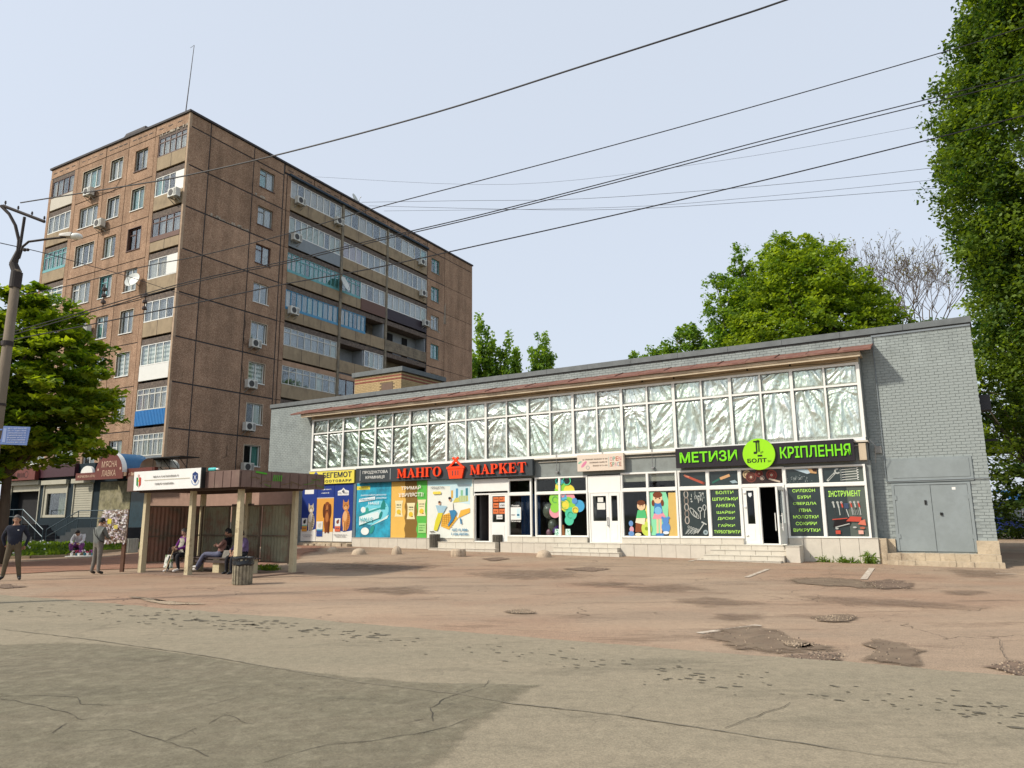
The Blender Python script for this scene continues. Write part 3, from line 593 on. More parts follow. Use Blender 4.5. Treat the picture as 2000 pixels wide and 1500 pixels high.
# window B (decal tree)
wB=[(-16.12,-15.05,.86,2.56),(-14.97,-13.78,.86,2.56),(-16.12,-15.05,2.66,3.22),(-14.97,-13.78,2.66,3.22)]
w=sframe(wB,.06)
for p in wB: pane(w,*p)
d=Decal(S,BAY-.058)
rr=random.Random(11)
def treeD(a,z,s):
    P=[('5fb8e0',-.0,2.05,.17),('4aa7d6',.78,1.15,.24),('e79aa6',-.30,.95,.26),('8ed14a',-.28,1.45,.27),('8ed14a',.02,1.75,.32),('e8d84f',.36,1.75,.25),('e79aa6',.38,1.45,.24),('8ed14a',.3,1.2,.32),('54c9a4',.42,.85,.26),('e8d84f',.12,1.2,.22),('5fb8e0',.1,1.5,.15),('8ed14a',-.3,1.1,.2),('e8d84f',-.12,1.95,.14),('54c9a4',.34,.6,.2),('e8d84f',.62,1.0,.14),('5a94d0',.6,1.35,.12),('e79aa6',.06,1.62,.12)]
    for c,x,y,r in P: d.disc(c,a+x*s,z+y*s,r*s,n=22)
    d.poly('8a5a33',[(a-.02*s,z),(a+.14*s,z),(a+.1*s,z+.42*s),(a+.02*s,z+.42*s)])
    for c,x,y,r in (('2f9a68',-.28,1.42,.12),('2f9a68',.4,.8,.12),('b7e04f',.14,1.22,.13),('7a6a2a',.62,.98,.1),('2f9a68',.2,1.22,.2),('6aa0c0',.1,1.5,.1)): d.ring(c,a+x*s,z+y*s,r*s,.018,arc=(20,300))
    d.ring('3fb3a0',a-.06*s,z+2.16*s,.16*s,.04,arc=(60,380)); d.ring('53c98f',a+.28*s,z+2.16*s,.16*s,.045,arc=(-150,160)); d.poly('d8f4ec',[(a-.32*s,z),(a-.1*s,z),(a-.12*s,z+.26*s),(a-.3*s,z+.26*s)]); d.poly('d8f4ec',[(a+.16*s,z),(a+.4*s,z),(a+.38*s,z+.26*s),(a+.18*s,z+.26*s)])
    for k in range(26): d.disc('3a9a6a',a+rr.choice((-.21,.28))*s+rr.uniform(-.1,.1)*s,z+rr.uniform(.03,.24)*s,.02*s,.012,n=6)
treeD(-14.95,.87,1.03); d.build('decal',w,label='multicoloured swirling tree sticker')
# door 2 (double white)
def leaf(par,a0,a1,z0,z1,g,name='door'):
    b=MB(); ga0,ga1,gz0,gz1=g
    b.box(S,a0,ga0,z0,z1,BAY-.09,BAY-.01); b.box(S,ga1,a1,z0,z1,BAY-.09,BAY-.01); b.box(S,ga0,ga1,z0,gz0,BAY-.09,BAY-.01); b.box(S,ga0,ga1,gz1,z1,BAY-.09,BAY-.01)
    b.box(S,ga0+.03,ga1-.03,z0+.12,gz0-.12,BAY-.01,BAY-.003)
    o=b.build(name,M_pvc,par); m=MB(); m.box(S,ga0,ga1,gz0,gz1,BAY-.06,BAY-.05); m.build('door_glass',M_glass2,o); return o
w=sframe([(-13.62,-12.33,.62,2.56)],.06,name='door_frame')
dl=leaf(shop,-13.60,-12.80,.63,2.55,(-13.5,-12.92,1.45,2.44)); dr=leaf(shop,-12.79,-12.35,.63,2.55,(-12.70,-12.44,1.45,2.44))
b=MB(); b.box(S,-12.87,-12.84,1.25,1.6,BAY+.03,BAY+.05); b.box(S,-12.87,-12.84,1.25,1.28,BAY-.01,BAY+.03);b.box(S,-12.87,-12.84,1.57,1.6,BAY-.01,BAY+.03); b.build('door_handle',M_steel,dl)
b=MB(); b.box(S,-13.3,-13.06,2.2,2.38,BAY-.048,BAY-.046); b.box(S,-13.33,-12.98,1.9,2.16,BAY-.048,BAY-.046); b.build('paper_notice',flat('e8e8e0'),dl)
panel(shop,-13.70,-12.28,2.62,3.25,d=BAY-.01,name='upper_panel')
# window C (children decals)
wC=[(-12.2,-11.2,.86,2.58),(-11.12,-10.03,.86,2.58),(-12.2,-11.2,2.70,3.26),(-11.12,-10.03,2.70,3.26)]
w=sframe(wC,.06)
for p in wC: pane(w,*p)
panel(w,-12.2,-11.2,2.96,3.26,mat('roller_blind',(.42,.4,.33),.8),d=BAY-.12,name='blind'); panel(w,-11.12,-10.03,2.96,3.26,_M['roller_blind'],d=BAY-.12,name='blind')
d=Decal(S,BAY-.058)
d.poly('8fe0b0',[(-11.1,.9),(-10.75,.9),(-10.4,1.6),(-10.35,2.2),(-10.45,2.54),(-11.1,2.54)]).poly('d9b86a',[(-10.4,.88),(-10.04,.88),(-10.04,2.5),(-10.35,2.5)]).poly('f2dc86',[(-11.33,1.0),(-11.21,1.0),(-11.21,2.1),(-11.32,1.9)])
# girl
d.poly('f0c9a0',[(-10.88,.95),(-10.8,.95),(-10.78,1.6),(-10.86,1.6)]).poly('f0c9a0',[(-10.74,.95),(-10.66,.95),(-10.66,1.6),(-10.74,1.6)]).poly('f09aa8',[(-11.03,1.52),(-10.45,1.52),(-10.62,1.82),(-10.9,1.82)]).poly('3f7fc0',[(-10.97,1.72),(-10.6,1.72),(-10.65,2.12),(-10.9,2.12)]).disc('7ec0e6',-10.78,1.83,.15).disc('f0c9a0',-10.78,2.29,.19).disc('7a3f22',-10.78,2.43,.19,.12).disc('7a3f22',-10.97,2.12,.06,.12).disc('7a3f22',-10.6,2.12,.06,.12).disc('2b1a12',-10.85,2.29,.025).disc('2b1a12',-10.70,2.29,.025).disc('3f7fc0',-10.8,.93,.12,.05).disc('3f7fc0',-10.68,.93,.1,.05)
d.disc('5a8fd0',-10.5,1.2,.17,.2).disc('5a8fd0',-10.5,1.45,.13).disc('5a8fd0',-10.62,1.56,.05).disc('5a8fd0',-10.38,1.56,.05).disc('dfe8f2',-10.5,1.0,.12,.06)
# boy sitting
d.poly('8a4a28',[(-11.74,1.02),(-11.3,1.02),(-11.26,1.36),(-11.7,1.4)]).disc('c9d95a',-11.27,1.15,.21,.27).disc('8aa02a',-11.27,1.15,.07).poly('f2e4c4',[(-11.72,1.38),(-11.35,1.3),(-11.3,1.55),(-11.66,1.6)]).poly('54c07a',[(-11.68,1.55),(-11.24,1.55),(-11.3,1.86),(-11.6,1.86)]).disc('f0c9a0',-11.45,2.02,.17).disc('6a3a20',-11.45,2.14,.17,.1).disc('2b1a12',-11.5,2.02,.02).disc('2b1a12',-11.38,2.02,.02)
d.disc('6a94c8',-11.9,1.35,.09,.11).disc('d8a0b0',-11.88,1.12,.09,.12).disc('6a94c8',-11.9,.96,.12,.1).disc('f2e4c4',-11.62,.93,.13,.06)
d.build('decal',w,label='stickers of a boy on a barrel and a girl with a blue bear')
# window D tools
wD=[(-9.88,-8.85,.86,2.58),(-8.74,-7.67,.86,2.58),(-9.88,-8.85,2.70,3.26),(-8.74,-7.67,2.70,3.26)]
w=sframe(wD,.055)
for p in wD: pane(w,*p,m=M_film)
D0=BAY-.058
d=Decal(S,D0); SV='b9bdb8'; DS='7f8886'
for k in range(5): d.ring('8f8278' if k%2 else 'b7aea4',-9.66,2.42-k*.24,.075,.035,.13,rot=.0)
rr=random.Random(2)
for k in range(26):
    a,z=rr.uniform(-9.48,-8.98),rr.uniform(2.12,2.5); d.disc(rr.choice((SV,DS,'5d6664')),a,z,rr.uniform(.02,.045),rr.uniform(.015,.04),n=7) if k%2 else d.line(SV,[(a,z),(a+.01,z-.12)],.022)
d.ring(SV,-9.4,1.74,.07,.03,.2,rot=.6).ring(SV,-9.3,1.66,.06,.025,.16,rot=.6).ring(SV,-9.14,1.86,.07,.03).line(SV,[(-9.14,1.78),(-9.14,1.5)],.03).ring(SV,-8.97,1.92,.06,.028,.1).line(SV,[(-8.97,1.8),(-8.99,1.55)],.03)
for k in range(12): d.line(SV if k%2 else DS,[(-9.75+k*.035,.95+.02*(k%3)),(-9.6+k*.035,1.18-.03*(k%4))],.025)
for k in range(5): d.ring(SV,-9.6+k*.09,1.22-.03*k,.035,.018,n=8)
d.line(SV,[(-9.28,.98),(-9.0,1.36)],.035).line(SV,[(-9.1,1.4),(-8.92,1.3)],.05).disc('9fb0b4',-8.97,1.02,.09).disc('5d6e72',-8.97,1.02,.04)
d.build('decal',w,label='picture of chain links, bolts and a nail')
words=['БОЛТИ','ШПИЛЬКИ','АНКЕРА','ШАЙБИ','ДИСКИ','ГАЙКИ','ТУРБОГВИНТИ']; wd=[.64,.92,.7,.66,.62,.6,.94]
for k,(t_,ww) in enumerate(zip(words,wd)): c=-8.205; z=2.40-k*.236; text(S,t_,c-ww/2,c+ww/2,z,z+.115,D0+.001,GR,w,.008,.002)
d=Decal(S,D0); d.line('b5543f',[(-9.66,3.12),(-8.93,2.80)],.085).line('d98a70',[(-9.7,3.15),(-9.5,3.06)],.06).line('7a3a2e',[(-9.0,2.83),(-8.93,2.80)],.1); d.line('2f6a5a',[(-8.64,2.82),(-8.3,2.98)],.07).line('d8a878',[(-8.34,2.96),(-7.98,3.08)],.1).poly('9fb4bc',[(-8.0,2.86),(-7.8,2.9),(-7.7,2.8),(-7.9,2.78)]); d.build('decal',w,label='picture of hand tools')
# door 3
w=sframe([(-7.57,-6.12,2.72,3.26)],.05,name='door_transom'); pane(w,-7.57,-6.12,2.72,3.26,m=mat('brown_film',(.03,.016,.014),.3))
d=Decal(S,D0)
for a,z,r,c in ((-7.36,3.08,.15,'c9b28a'),(-7.22,2.98,.19,'6e3a30'),(-6.93,3.1,.13,'8a3a34'),(-6.83,2.94,.08,'d2bcae'),(-6.5,3.03,.19,'8f3f36')):
    d.disc(c,a,z,r).ring('2c1714',a,z,r*.66,.02).disc('d8c4b0',a,z,r*.22).disc('2c1714',a,z,r*.09)
d.line('c9b8a6',[(-6.6,2.9),(-6.22,2.78)],.06); d.build('decal',w,label='picture of cutting discs')
w=sframe([(-7.57,-7.02,.62,2.62),(-6.96,-6.15,.62,2.62)],.05,name='door_frame')
ls=leaf(shop,-7.56,-7.03,.63,2.61,(-7.42,-7.16,1.32,2.50)); d=Decal(S,BAY-.048); d.poly('e8eef0',[(-7.36,2.42),(-7.24,2.42),(-7.24,2.32),(-7.3,2.26),(-7.36,2.32)]); d.build('decal',ls)
b=MB(); b.box(S,-7.6,-7.57,.8,2.6,BAY,BAY+.03)
for z in (.9,1.9,2.4): b.box(S,-7.52,-7.44,z,z+.04,BAY-.01,BAY+.03)
b.build('hinge',M_pvc,ls)
# open leaf seen edge-on
Lf=S.at(-6.14,0,BAY,R(-96))
b=MB(); b.box(Lf,0,.08,.64,2.58,-.03,.03); b.box(Lf,.68,.78,.64,2.58,-.03,.03); b.box(Lf,.08,.68,.64,1.35,-.03,.03); b.box(Lf,.08,.68,2.48,2.58,-.03,.03)
dop=b.build('open_door',M_pvc,shop); b=MB(); b.box(Lf,.08,.68,1.35,2.48,-.006,.006); b.build('door_glass',M_glass2,dop)
b=MB(); b.tube([Lf.P(.70,1.1,-.12),Lf.P(.70,1.7,-.12)],.016,8)
for z in (1.2,1.6): b.tube([Lf.P(.70,z,-.12),Lf.P(.70,z,-.03)],.01,6)
b.tube([Lf.P(.70,1.1,.12),Lf.P(.70,1.7,.12)],.016,8); b.build('door_handle',M_pvc,dop)
# window E tools
wE=[(-6.02,-4.91,.88,2.58),(-4.82,-3.52,.88,2.58),(-6.02,-4.91,2.69,3.23),(-4.82,-3.52,2.69,3.23)]
w=sframe(wE,.055)
for p in wE: pane(w,*p,m=M_film)
panel(w,-4.1,-3.53,.89,2.57,M_film2,d=D0+.0005,name='film'); panel(w,-4.1,-3.53,2.7,3.22,M_film2,d=D0+.0005,name='film')
for k,(t_,ww) in enumerate(zip(['СИЛІКОН','БУРИ','СВЕРДЛА','ПІНА','МОЛОТКИ','СОКИРИ','ВИКРУТКИ'],[.74,.43,.76,.4,.82,.68,.86])): c=-5.47; z=2.40-k*.225; text(S,t_,c-ww/2,c+ww/2,z,z+.11,D0+.001,GR,w,.008,.002)
text(S,'ІНСТРУМЕНТ',-4.68,-3.68,2.22,2.42,D0+.003,GR,w,.012,.002)
d=Decal(S,D0+.003); RD='c8503f'
for k,(a,c) in enumerate(((-4.56,SV),(-4.42,SV),(-4.3,RD),(-4.02,RD),(-3.9,SV),(-3.78,RD))):
    d.line(c,[(a,2.04),(a+.03,1.85)],.045).line(SV if k%2 else '3a3f40',[(a+.03,1.86),(a+.05,1.6)],.025).ring(SV,a,2.03,.03,.02,n=8)
d.rect('3f4f6a',-4.22,-4.08,1.82,2.0).line(SV,[(-4.16,1.8),(-4.1,1.55)],.03)
for k in range(5): d.line(SV,[(-4.0+k*.05,1.78),(-3.98+k*.05,1.6)],.01)
d.poly('1b1416',[(-4.62,1.2),(-4.1,1.28),(-4.0,1.5),(-4.55,1.46)]).line(RD,[(-4.62,1.46),(-4.15,1.5)],.03).line(SV,[(-4.55,1.2),(-4.1,1.32)],.03).poly(RD,[(-4.2,1.4),(-3.75,1.38),(-3.72,1.54),(-4.05,1.56)]).poly('d87a62',[(-3.85,1.3),(-3.6,1.26),(-3.62,1.46),(-3.75,1.42)]).disc('b86a50',-3.72,1.18,.08,.04).disc(SV,-3.95,1.2,.06,.03).disc(SV,-4.5,1.16,.05,.03).rect(RD,-4.55,-4.4,.98,1.1).rect('e8b0a0',-3.85,-3.7,.98,1.1)
d.build('decal',w,label='picture of pliers and a tool case')
d=Decal(S,D0+.003); d.line(SV,[(-4.68,2.76),(-4.42,3.02)],.07).ring(SV,-4.34,3.08,.07,.05,arc=(60,330)).line('3f4a48',[(-4.64,2.8),(-4.46,2.98)],.025)
for k in range(5): z=3.14-k*.085; d.line('e2e4de',[(-4.2,z-.02),(-3.75,z+.01)],.018).ring('e2e4de',-3.70,z+.01,.035,.02,arc=(60,300),n=8).ring('9aa09c',-4.23,z-.02,.025,.015,n=8)
d.poly('b9cdd8',[(-5.75,3.2),(-5.25,3.18),(-5.2,3.05),(-5.3,3.02)]).poly('c9a070',[(-5.28,3.2),(-4.98,3.2),(-5.0,3.02),(-5.2,3.05)]).poly('3a241c',[(-5.15,3.2),(-4.98,3.2),(-5.0,3.08),(-5.1,3.1)])
rr=random.Random(8)
for k in range(60): a,z=rr.gauss(-5.6,.17),rr.gauss(2.86,.055); d.line(rr.choice(('9aa4a4','6d7878','c4caca')),[(a,z),(a+rr.uniform(-.04,.04),z+rr.uniform(-.03,.03))],.014)
d.build('decal',w,label='picture of spanners, nails and a saw')
# door 1 group
panel(shop,-19.3,-17.5,2.76,3.3,d=BAY-.01,name='upper_panel')
w=sframe([(-19.24,-18.50,.60,2.62),(-18.40,-17.56,.60,2.62)],.055,name='door_frame')
side=leaf(shop,-18.39,-17.57,.61,2.61,(-18.33,-17.68,1.42,2.54))
d=Decal(S,BAY-.048)
for i in range(3):
    for j in range(2): a=-18.31+j*.32; z=2.30-i*.26; d.rect('e07a48' if (i,j)!=(1,1) else 'd9dcdc',a,a+.29,z,z+.21).scrawl('5a2a10',a+.05,a+.24,z+.07,.07,i*3+j)
d.rect('e4e4e0',-18.13,-17.82,1.55,1.74).scrawl('777777',-18.1,-17.86,1.61,.05,4); d.build('decal',side,label='orange opening hours squares')
Lf=S.at(-19.25,0,BAY,R(160))
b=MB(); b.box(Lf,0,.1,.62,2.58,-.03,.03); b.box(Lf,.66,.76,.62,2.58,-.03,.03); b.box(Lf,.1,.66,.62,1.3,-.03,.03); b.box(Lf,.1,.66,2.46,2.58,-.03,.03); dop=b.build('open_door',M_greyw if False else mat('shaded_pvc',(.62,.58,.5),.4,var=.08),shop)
b=MB(); b.box(Lf,.1,.66,1.3,2.46,-.006,.006); b.build('door_glass',M_glass2,dop)
b=MB(); b.box(Lf,.3,.5,2.0,2.22,-.045,-.04); b.build('notice',flat('a8452c'),dop); 
# dark rooms just inside the open doors
b=MB(); b.box(S,-18.6,-18.5,.58,3.3,-2,BAY-.12); b.build('inner_partition',mat('dark_wood_panelling',(.07,.03,.02),.6,var=.3,stretch=(6,6,.3)),shop)
# plinth, ledges, steps with their tiles
def tiled(a0,a1,z0,z1,d0,d1,tw,name='plinth',seed=0,topt=True,rows=1):
    g=MB(); g.box(S,a0+.008,a1-.008,z0,z1-.012,d0,d1-.012); base=g.build(name,M_grout,shop); r_=random.Random(seed)
    n=max(1,round((a1-a0)/tw)); w_=(a1-a0)/n
    for rr_ in range(rows):
        h=(z1-z0)/rows
        for i in range(n):
            t=MB(); j=r_.uniform(-.003,.003); o_=(w_/2 if rr_%2 else 0)
            x0=a0+i*w_-o_; x1=x0+w_
            x0=max(x0,a0); t.box(S,x0+.006,x1-.006,z0+rr_*h+.004,z0+(rr_+1)*h-(.004 if rr_<rows-1 else .022),d1-.015,d1+.004+j)
            t.build('tile',M_tile,base)
        if rr_%2: t=MB(); t.box(S,a1-w_/2+.006,a1-.006,z0+rr_*h+.004,z0+(rr_+1)*h-.022,d1-.015,d1+.004); t.build('tile',M_tile,base)
    if topt:
        n=max(1,round((a1-a0)/(tw*1.05))); w_=(a1-a0)/n
        for i in range(n): t=MB(); t.box(S,a0+i*w_+.005,a0+(i+1)*w_-.005,z1-.018,z1+r_.uniform(-.002,.002),d0,d1+.02); t.build('tile',M_tile,base)
    t=MB(); t.box(S,a1-.012,a1,z0,z1-.02,d0,d1); t.build('tile',M_tile,base)
    t=MB(); t.box(S,a0,a0+.012,z0,z1-.02,d0,d1); t.build('tile',M_tile,base)
tiled(-26.5,-21.3,.05,.72,0,.56,.6,seed=1); tiled(-21.3,-19.3,.05,.72,0,.54,.6,seed=9)
tiled(-17.5,-13.75,.6,.82,0,.60,.75,seed=2); tiled(-12.25,-7.6,.6,.82,0,.60,.75,seed=3); tiled(-6.05,-5.6,.3,.84,0,.60,.45,seed=15)
tiled(-5.6,-3.28,-.05,.86,0,.56,.62,seed=4)
tiled(-17.6,-5.6,-.05,.6,.0,1.02,.545,name='ledge',seed=5)
tiled(-21.0,-17.9,.0,.58,.0,.95,.5,name='landing',seed=6); tiled(-21.2,-17.7,.0,.32,.95,1.3,.5,name='step',seed=7)
tiled(-14.9,-12.15,.0,.44,1.02,1.34,.4,name='step',seed=8); tiled(-15.1,-11.95,-.02,.28,1.34,1.66,.4,name='step',seed=10)
tiled(-8.6,-6.0,-.02,.44,1.02,1.34,.55,name='step',seed=11); tiled(-8.75,-6.05,-.04,.28,1.34,1.68,.55,name='step',seed=12); tiled(-8.9,-6.1,-.05,.13,1.68,2.0,.55,name='step',seed=13)
tiled(-6.02,-5.58,-.05,.6,1.02,1.45,.44,name='plinth_block',seed=14,topt=True)
b=MB(); b.box(S,-3.27,-3.05,-.05,.84,.0,.5); b.build('plinth_end',M_oldconc,shop)
# base under the pet shop corner: broken stone step
b=MB(); b.box(S,-30.2,-26.55,.0,.46,0,.5)
for i in range(9): b.box(S,-30.1+i*.4+rnd.uniform(0,.05),-29.75+i*.4,.1,.42+rnd.uniform(-.05,.05),.5,.75+rnd.uniform(-.06,.1))
for i in range(6): b.box(S,-30.4+i*.42,-30.03+i*.42,.0,.24+rnd.uniform(-.03,.04),.75,1.05+rnd.uniform(-.05,.1))
b.build('broken_stone_step',M_oldconc,shop)
b=MB(); b.box(S,-33.5,-30.2,-.1,.25,-.3,.06); b.build('plinth',M_oldconc,shop)
# gate
b=MB(); b.box(S,-2.86,-.42,2.66,3.44,-.02,.03); b.box(S,-2.7,-.5,2.8,3.38,.03,.042); b.build('blank_plate',M_gate,shop)
b=MB(); b.box(S,-2.80,-.5,.40,2.66,-.1,-.02); b.build('gate_backing',M_mortar,shop)
b=MB(); b.box(S,-2.78,-2.70,.42,2.62,-.02,.03); b.box(S,-.62,-.54,.42,2.62,-.02,.03); b.box(S,-2.70,-.62,2.56,2.62,-.02,.03); fr=b.build('gate_frame',M_gate,shop)
for a0,a1,dd in ((-2.69,-1.66,.02),(-1.645,-.63,.012)):
    b=MB(); b.box(S,a0,a1,.43,2.55,-.01,dd); 
    for z in (.9,2.15): b.box(S,a0-.02 if a0<-2 else a1-.02,a0+.04 if a0<-2 else a1+.04,z-.07,z+.07,dd,dd+.02)
    g_=b.build('gate_leaf',M_gate,shop)
    if a0<-2: m=MB(); m.box(S,-1.86,-1.80,1.92,2.06,.02,.05); m.build('handle',M_black,g_)
    else: m=MB(); m.lathe(S.P(-1.42,1.62,.03),[(.04,-.04),(.04,.04)],8); m.build('lock',M_black,g_); m=MB(); m.box(S,-1.05,-.95,2.38,2.46,.013,.015); m.build('paint_spot',M_pvc,g_)
b=MB()
def rough_block(F,a0,a1,z0,z1,d0,d1,amp,nx):
    for k in range(nx):
        x0=a0+(a1-a0)*k/nx; x1=a0+(a1-a0)*(k+1)/nx; j=rnd.uniform(-amp,amp); b.box(F,x0,x1,z0,z1+j*.5,d0,d1+j)
rough_block(S,-3.2,.02,-.1,.38,0,.62,.015,24); rough_block(S,-3.05,.08,-.1,.16,.62,.92,.02,20); b.box(S,-.56,.03,.38,.78,-.3,.09); b.box(S,-3.04,-2.82,.38,.82,0,.05); b.build('concrete_base',M_oldconc,shop)
# rooftop hut
H=S.at(0,0,-4)
b=MB(); b.box(H,-31,-27.4,7.5,9.95,-4,0); hut=b.build('rooftop_hut',mat('hut_joint',(.2,.15,.09),.9),shop)
bb=MB()
for r_ in range(24):
    z=7.6+r_*.095
    for i in range(15):
        a=-31+i*.25-(.125 if r_%2 else 0); 
        if -28.9<a+.12<-28.0 and z<9.4: continue
        a0=max(a,-31); a1=min(a+.238,-27.4)
        if a1>a0+.02: bb.mi=1 if r_ in (20,22) else 0; bb.box(H,a0,a1,z,z+.083,0,.015)
    for i in range(17):
        y=-4+i*.25-(.125 if r_%2 else 0); y0=max(y,-4); y1=min(y+.238,0)
        if y1>y0+.02: bb.mi=1 if r_ in (20,22) else 0; bb.box(H,-27.4,-27.385,z,z+.083,y0,y1)
bb.build('brick',[M_yel,M_redb],hut,kind='stuff')
b=MB(); b.box(H,-28.85,-28.05,7.7,9.35,.0,.012); b.build('door',mat('brown_door',(.16,.1,.07),.7),hut)
b=MB(); b.box(H,-31.15,-27.25,9.93,10.2,-4.1,.12); b.build('hut_roof',M_coping,hut)
# ------------------------------------------------ signs and posters (hung on the building)
def sign_thing(name,label,cat,a,z,group=None): return thing(name,label,cat,S.at(a,z,BAY),group)
SF=Face(S.o,S.ang)
def on(face_d): return face_d
M_anth=mat('anthracite_sign_board',(.035,.045,.052),.5,var=.05); M_oran=mat('orange_letter',hexc('ff4a1c',.95),.4,var=.02); M_black2=mat('black_sign_board',(.018,.014,.018),.35,var=.05); M_yelS=mat('yellow_sign_board',hexc('f2e35a',.85),.45,var=.03)
# serif glyphs for the main sign, drawn in a unit cell; thick stems, thin hairlines
def glyph(ch):
    t=.2; h=.085; G=[]
    R_=lambda a0,a1,z0,z1: G.append([(a0,z0),(a1,z0),(a1,z1),(a0,z1)])
    serif=lambda a0,a1,z: R_(a0,a1,z,z+.065)
    W=.8
    if ch=='М':
        W=1.02; R_(.1,.17,0,1); R_(.76,.96,0,1); G.append([(.06,1),(.27,1),(.57,.18),(.5,.02)]); G.append([(.5,.02),(.57,.18),(.86,1),(.78,1)]); serif(0,.26,0); serif(.68,1.02,0); serif(.0,.25,.935); serif(.8,1.02,.935)
    elif ch=='А':
        W=.9; G.append([(.12,0),(.19,0),(.49,.93),(.44,1)]); G.append([(.36,1),(.50,1),(.84,0),(.62,0)]); R_(.24,.66,.32,.39); serif(0,.3,0); serif(.54,.92,0)
    elif ch=='Н':
        W=.92; R_(.08,.28,0,1); R_(.64,.84,0,1); R_(.28,.64,.47,.54); [serif(a,a+.36,z) for a in (0,.56) for z in (0,.935)]
    elif ch=='Г':
        W=.72; R_(.08,.28,0,1); R_(.28,.68,.935,1); G.append([(.62,.93),(.68,.93),(.70,.7),(.66,.7)]); serif(0,.38,0); serif(0,.1,.935)
    elif ch=='О':
        W=.88; n=20; cx,cz=.44,.5
        for i in range(n):
            q0,q1=2*math.pi*i/n,2*math.pi*(i+1)/n
            G.append([(cx+.43*math.cos(q0),cz+.52*math.sin(q0)),(cx+.43*math.cos(q1),cz+.52*math.sin(q1)),(cx+.22*math.cos(q1),cz+.46*math.sin(q1)),(cx+.22*math.cos(q0),cz+.46*math.sin(q0))])
    elif ch=='Р':
        W=.76; R_(.08,.28,0,1); serif(0,.4,0); R_(.28,.4,.935,1); R_(.28,.4,.44,.5); serif(0,.1,.935); n=10; cx,cz=.38,.72
        for i in range(n):
            q0,q1=-math.pi/2+math.pi*i/n,-math.pi/2+math.pi*(i+1)/n
            G.append([(cx+.36*math.cos(q0),cz+.28*math.sin(q0)),(cx+.36*math.cos(q1),cz+.28*math.sin(q1)),(cx+.15*math.cos(q1),cz+.22*math.sin(q1)),(cx+.15*math.cos(q0),cz+.22*math.sin(q0))])
    elif ch=='К':
        W=.88; R_(.08,.28,0,1); serif(0,.38,0); serif(0,.38,.935); G.append([(.28,.42),(.36,.46),(.74,.95),(.66,.97)]); G.append([(.38,.52),(.5,.64),(.86,.03),(.62,.03)]); serif(.54,.9,0); serif(.56,.84,.935)
    elif ch=='Е':
        W=.78; R_(.08,.28,0,1); R_(.28,.7,0,.065); R_(.28,.68,.935,1); R_(.28,.5,.47,.53); G.append([(.64,.06),(.7,.06),(.75,.3),(.71,.3)]); G.append([(.62,.94),(.68,.94),(.70,.72),(.66,.72)]); R_(.48,.52,.36,.64); serif(0,.1,0); serif(0,.1,.935)
    elif ch=='Т':
        W=.82; R_(.31,.51,0,1); R_(.03,.79,.935,1); G.append([(.03,.94),(.08,.94),(.05,.7),(.01,.7)]); G.append([(.74,.94),(.79,.94),(.81,.7),(.77,.7)]); serif(.22,.6,0)
    return W,G
def serif_word(word,a0,a1,z0,z1,d0,d1,par,m):
    gs=[glyph(c) for c in word]; tot=sum(g[0] for g in gs)+.1*(len(gs)-1); k=(a1-a0)/tot; x=a0
    for c,(W,G) in zip(word,gs):
        b=MB()
        for i,pl in enumerate(G): b.prism(S,[(x+p[0]*k,z0+p[1]*(z1-z0)) for p in pl],d0+i*.0004,d1+i*.0007)
        b.build('letter',m,par); x+=(W+.1)*k
t=sign_thing('shop_sign','long anthracite sign with orange МАНГО МАРКЕТ letters and a basket','shop sign',-21.2,3.7)
b=MB(); b.box(S,-26.2,-16.15,3.36,4.06,BAY+.03,BAY+.22); b.build('panel',M_anth,t)
d=Decal(S,BAY+.222); d.rect('d8dcdc',-25.93,-25.91,3.45,3.98).rect('d8dcdc',-24.0,-23.98,3.45,3.98); d.build('divider',t)
text(S,'ПРОДУКТОВА',-25.75,-24.15,3.75,3.92,BAY+.22,M_pvc,t,.0,.008); text(S,'КРАМНИЦЯ',-25.55,-24.35,3.50,3.67,BAY+.22,M_pvc,t,.0,.008)
serif_word('МАНГО',-23.5,-20.9,3.5,3.93,BAY+.25,BAY+.31,t,M_oran); serif_word('МАРКЕТ',-19.3,-16.42,3.5,3.93,BAY+.25,BAY+.31,t,M_oran)
bk=MB(); D1,D2=BAY+.25,BAY+.33
bk.prism(S,[(-20.42,3.36),(-19.74,3.36),(-19.62,3.84),(-20.54,3.84)],D1,D2); bk.prism(S,[(-20.58,3.80),(-19.58,3.80),(-19.6,3.9),(-20.56,3.9)],D1+.01,D2+.02)
bk.prism(S,[(-20.48,3.9),(-20.36,3.9),(-19.9,4.28),(-19.98,4.34)],D1+.002,D2+.004); bk.prism(S,[(-19.8,3.9),(-19.68,3.9),(-20.2,4.34),(-20.28,4.28)],D1+.004,D2+.008); bk.build('basket_emblem',M_oran,t)
bk=MB(); [bk.box(S,a,a+.045,3.5,3.72,D2+.001,D2+.006) for a in (-20.26,-20.11,-19.96)]; bk.build('emblem_slot',M_anth,t)
t=sign_thing('shop_sign','yellow pet shop sign reading БЕГЕМОТ ЗООТОВАРИ beside the anthracite sign','shop sign',-28,3.7)
b=MB(); b.box(S,-29.6,-26.45,3.38,4.05,BAY+.0,BAY+.08); b.build('panel',M_yelS,t)
NV=flat('26324a'); text(S,'БЕГЕМОТ',-28.62,-26.62,3.68,3.96,BAY+.081,NV,t,.02,.01); text(S,'ЗООТОВАРИ',-28.62,-26.64,3.45,3.58,BAY+.081,NV,t,.02,.01,space=1.3)
d=Decal(S,BAY+.082); d.disc('5566a8',-29.15,3.74,.24,.12).disc('5566a8',-29.12,3.84,.15,.15).disc('5566a8',-29.12,3.99,.04,.05).rect('5566a8',-29.32,-29.24,3.58,3.7).rect('5566a8',-29.04,-28.96,3.58,3.7); d.build('emblem',t)
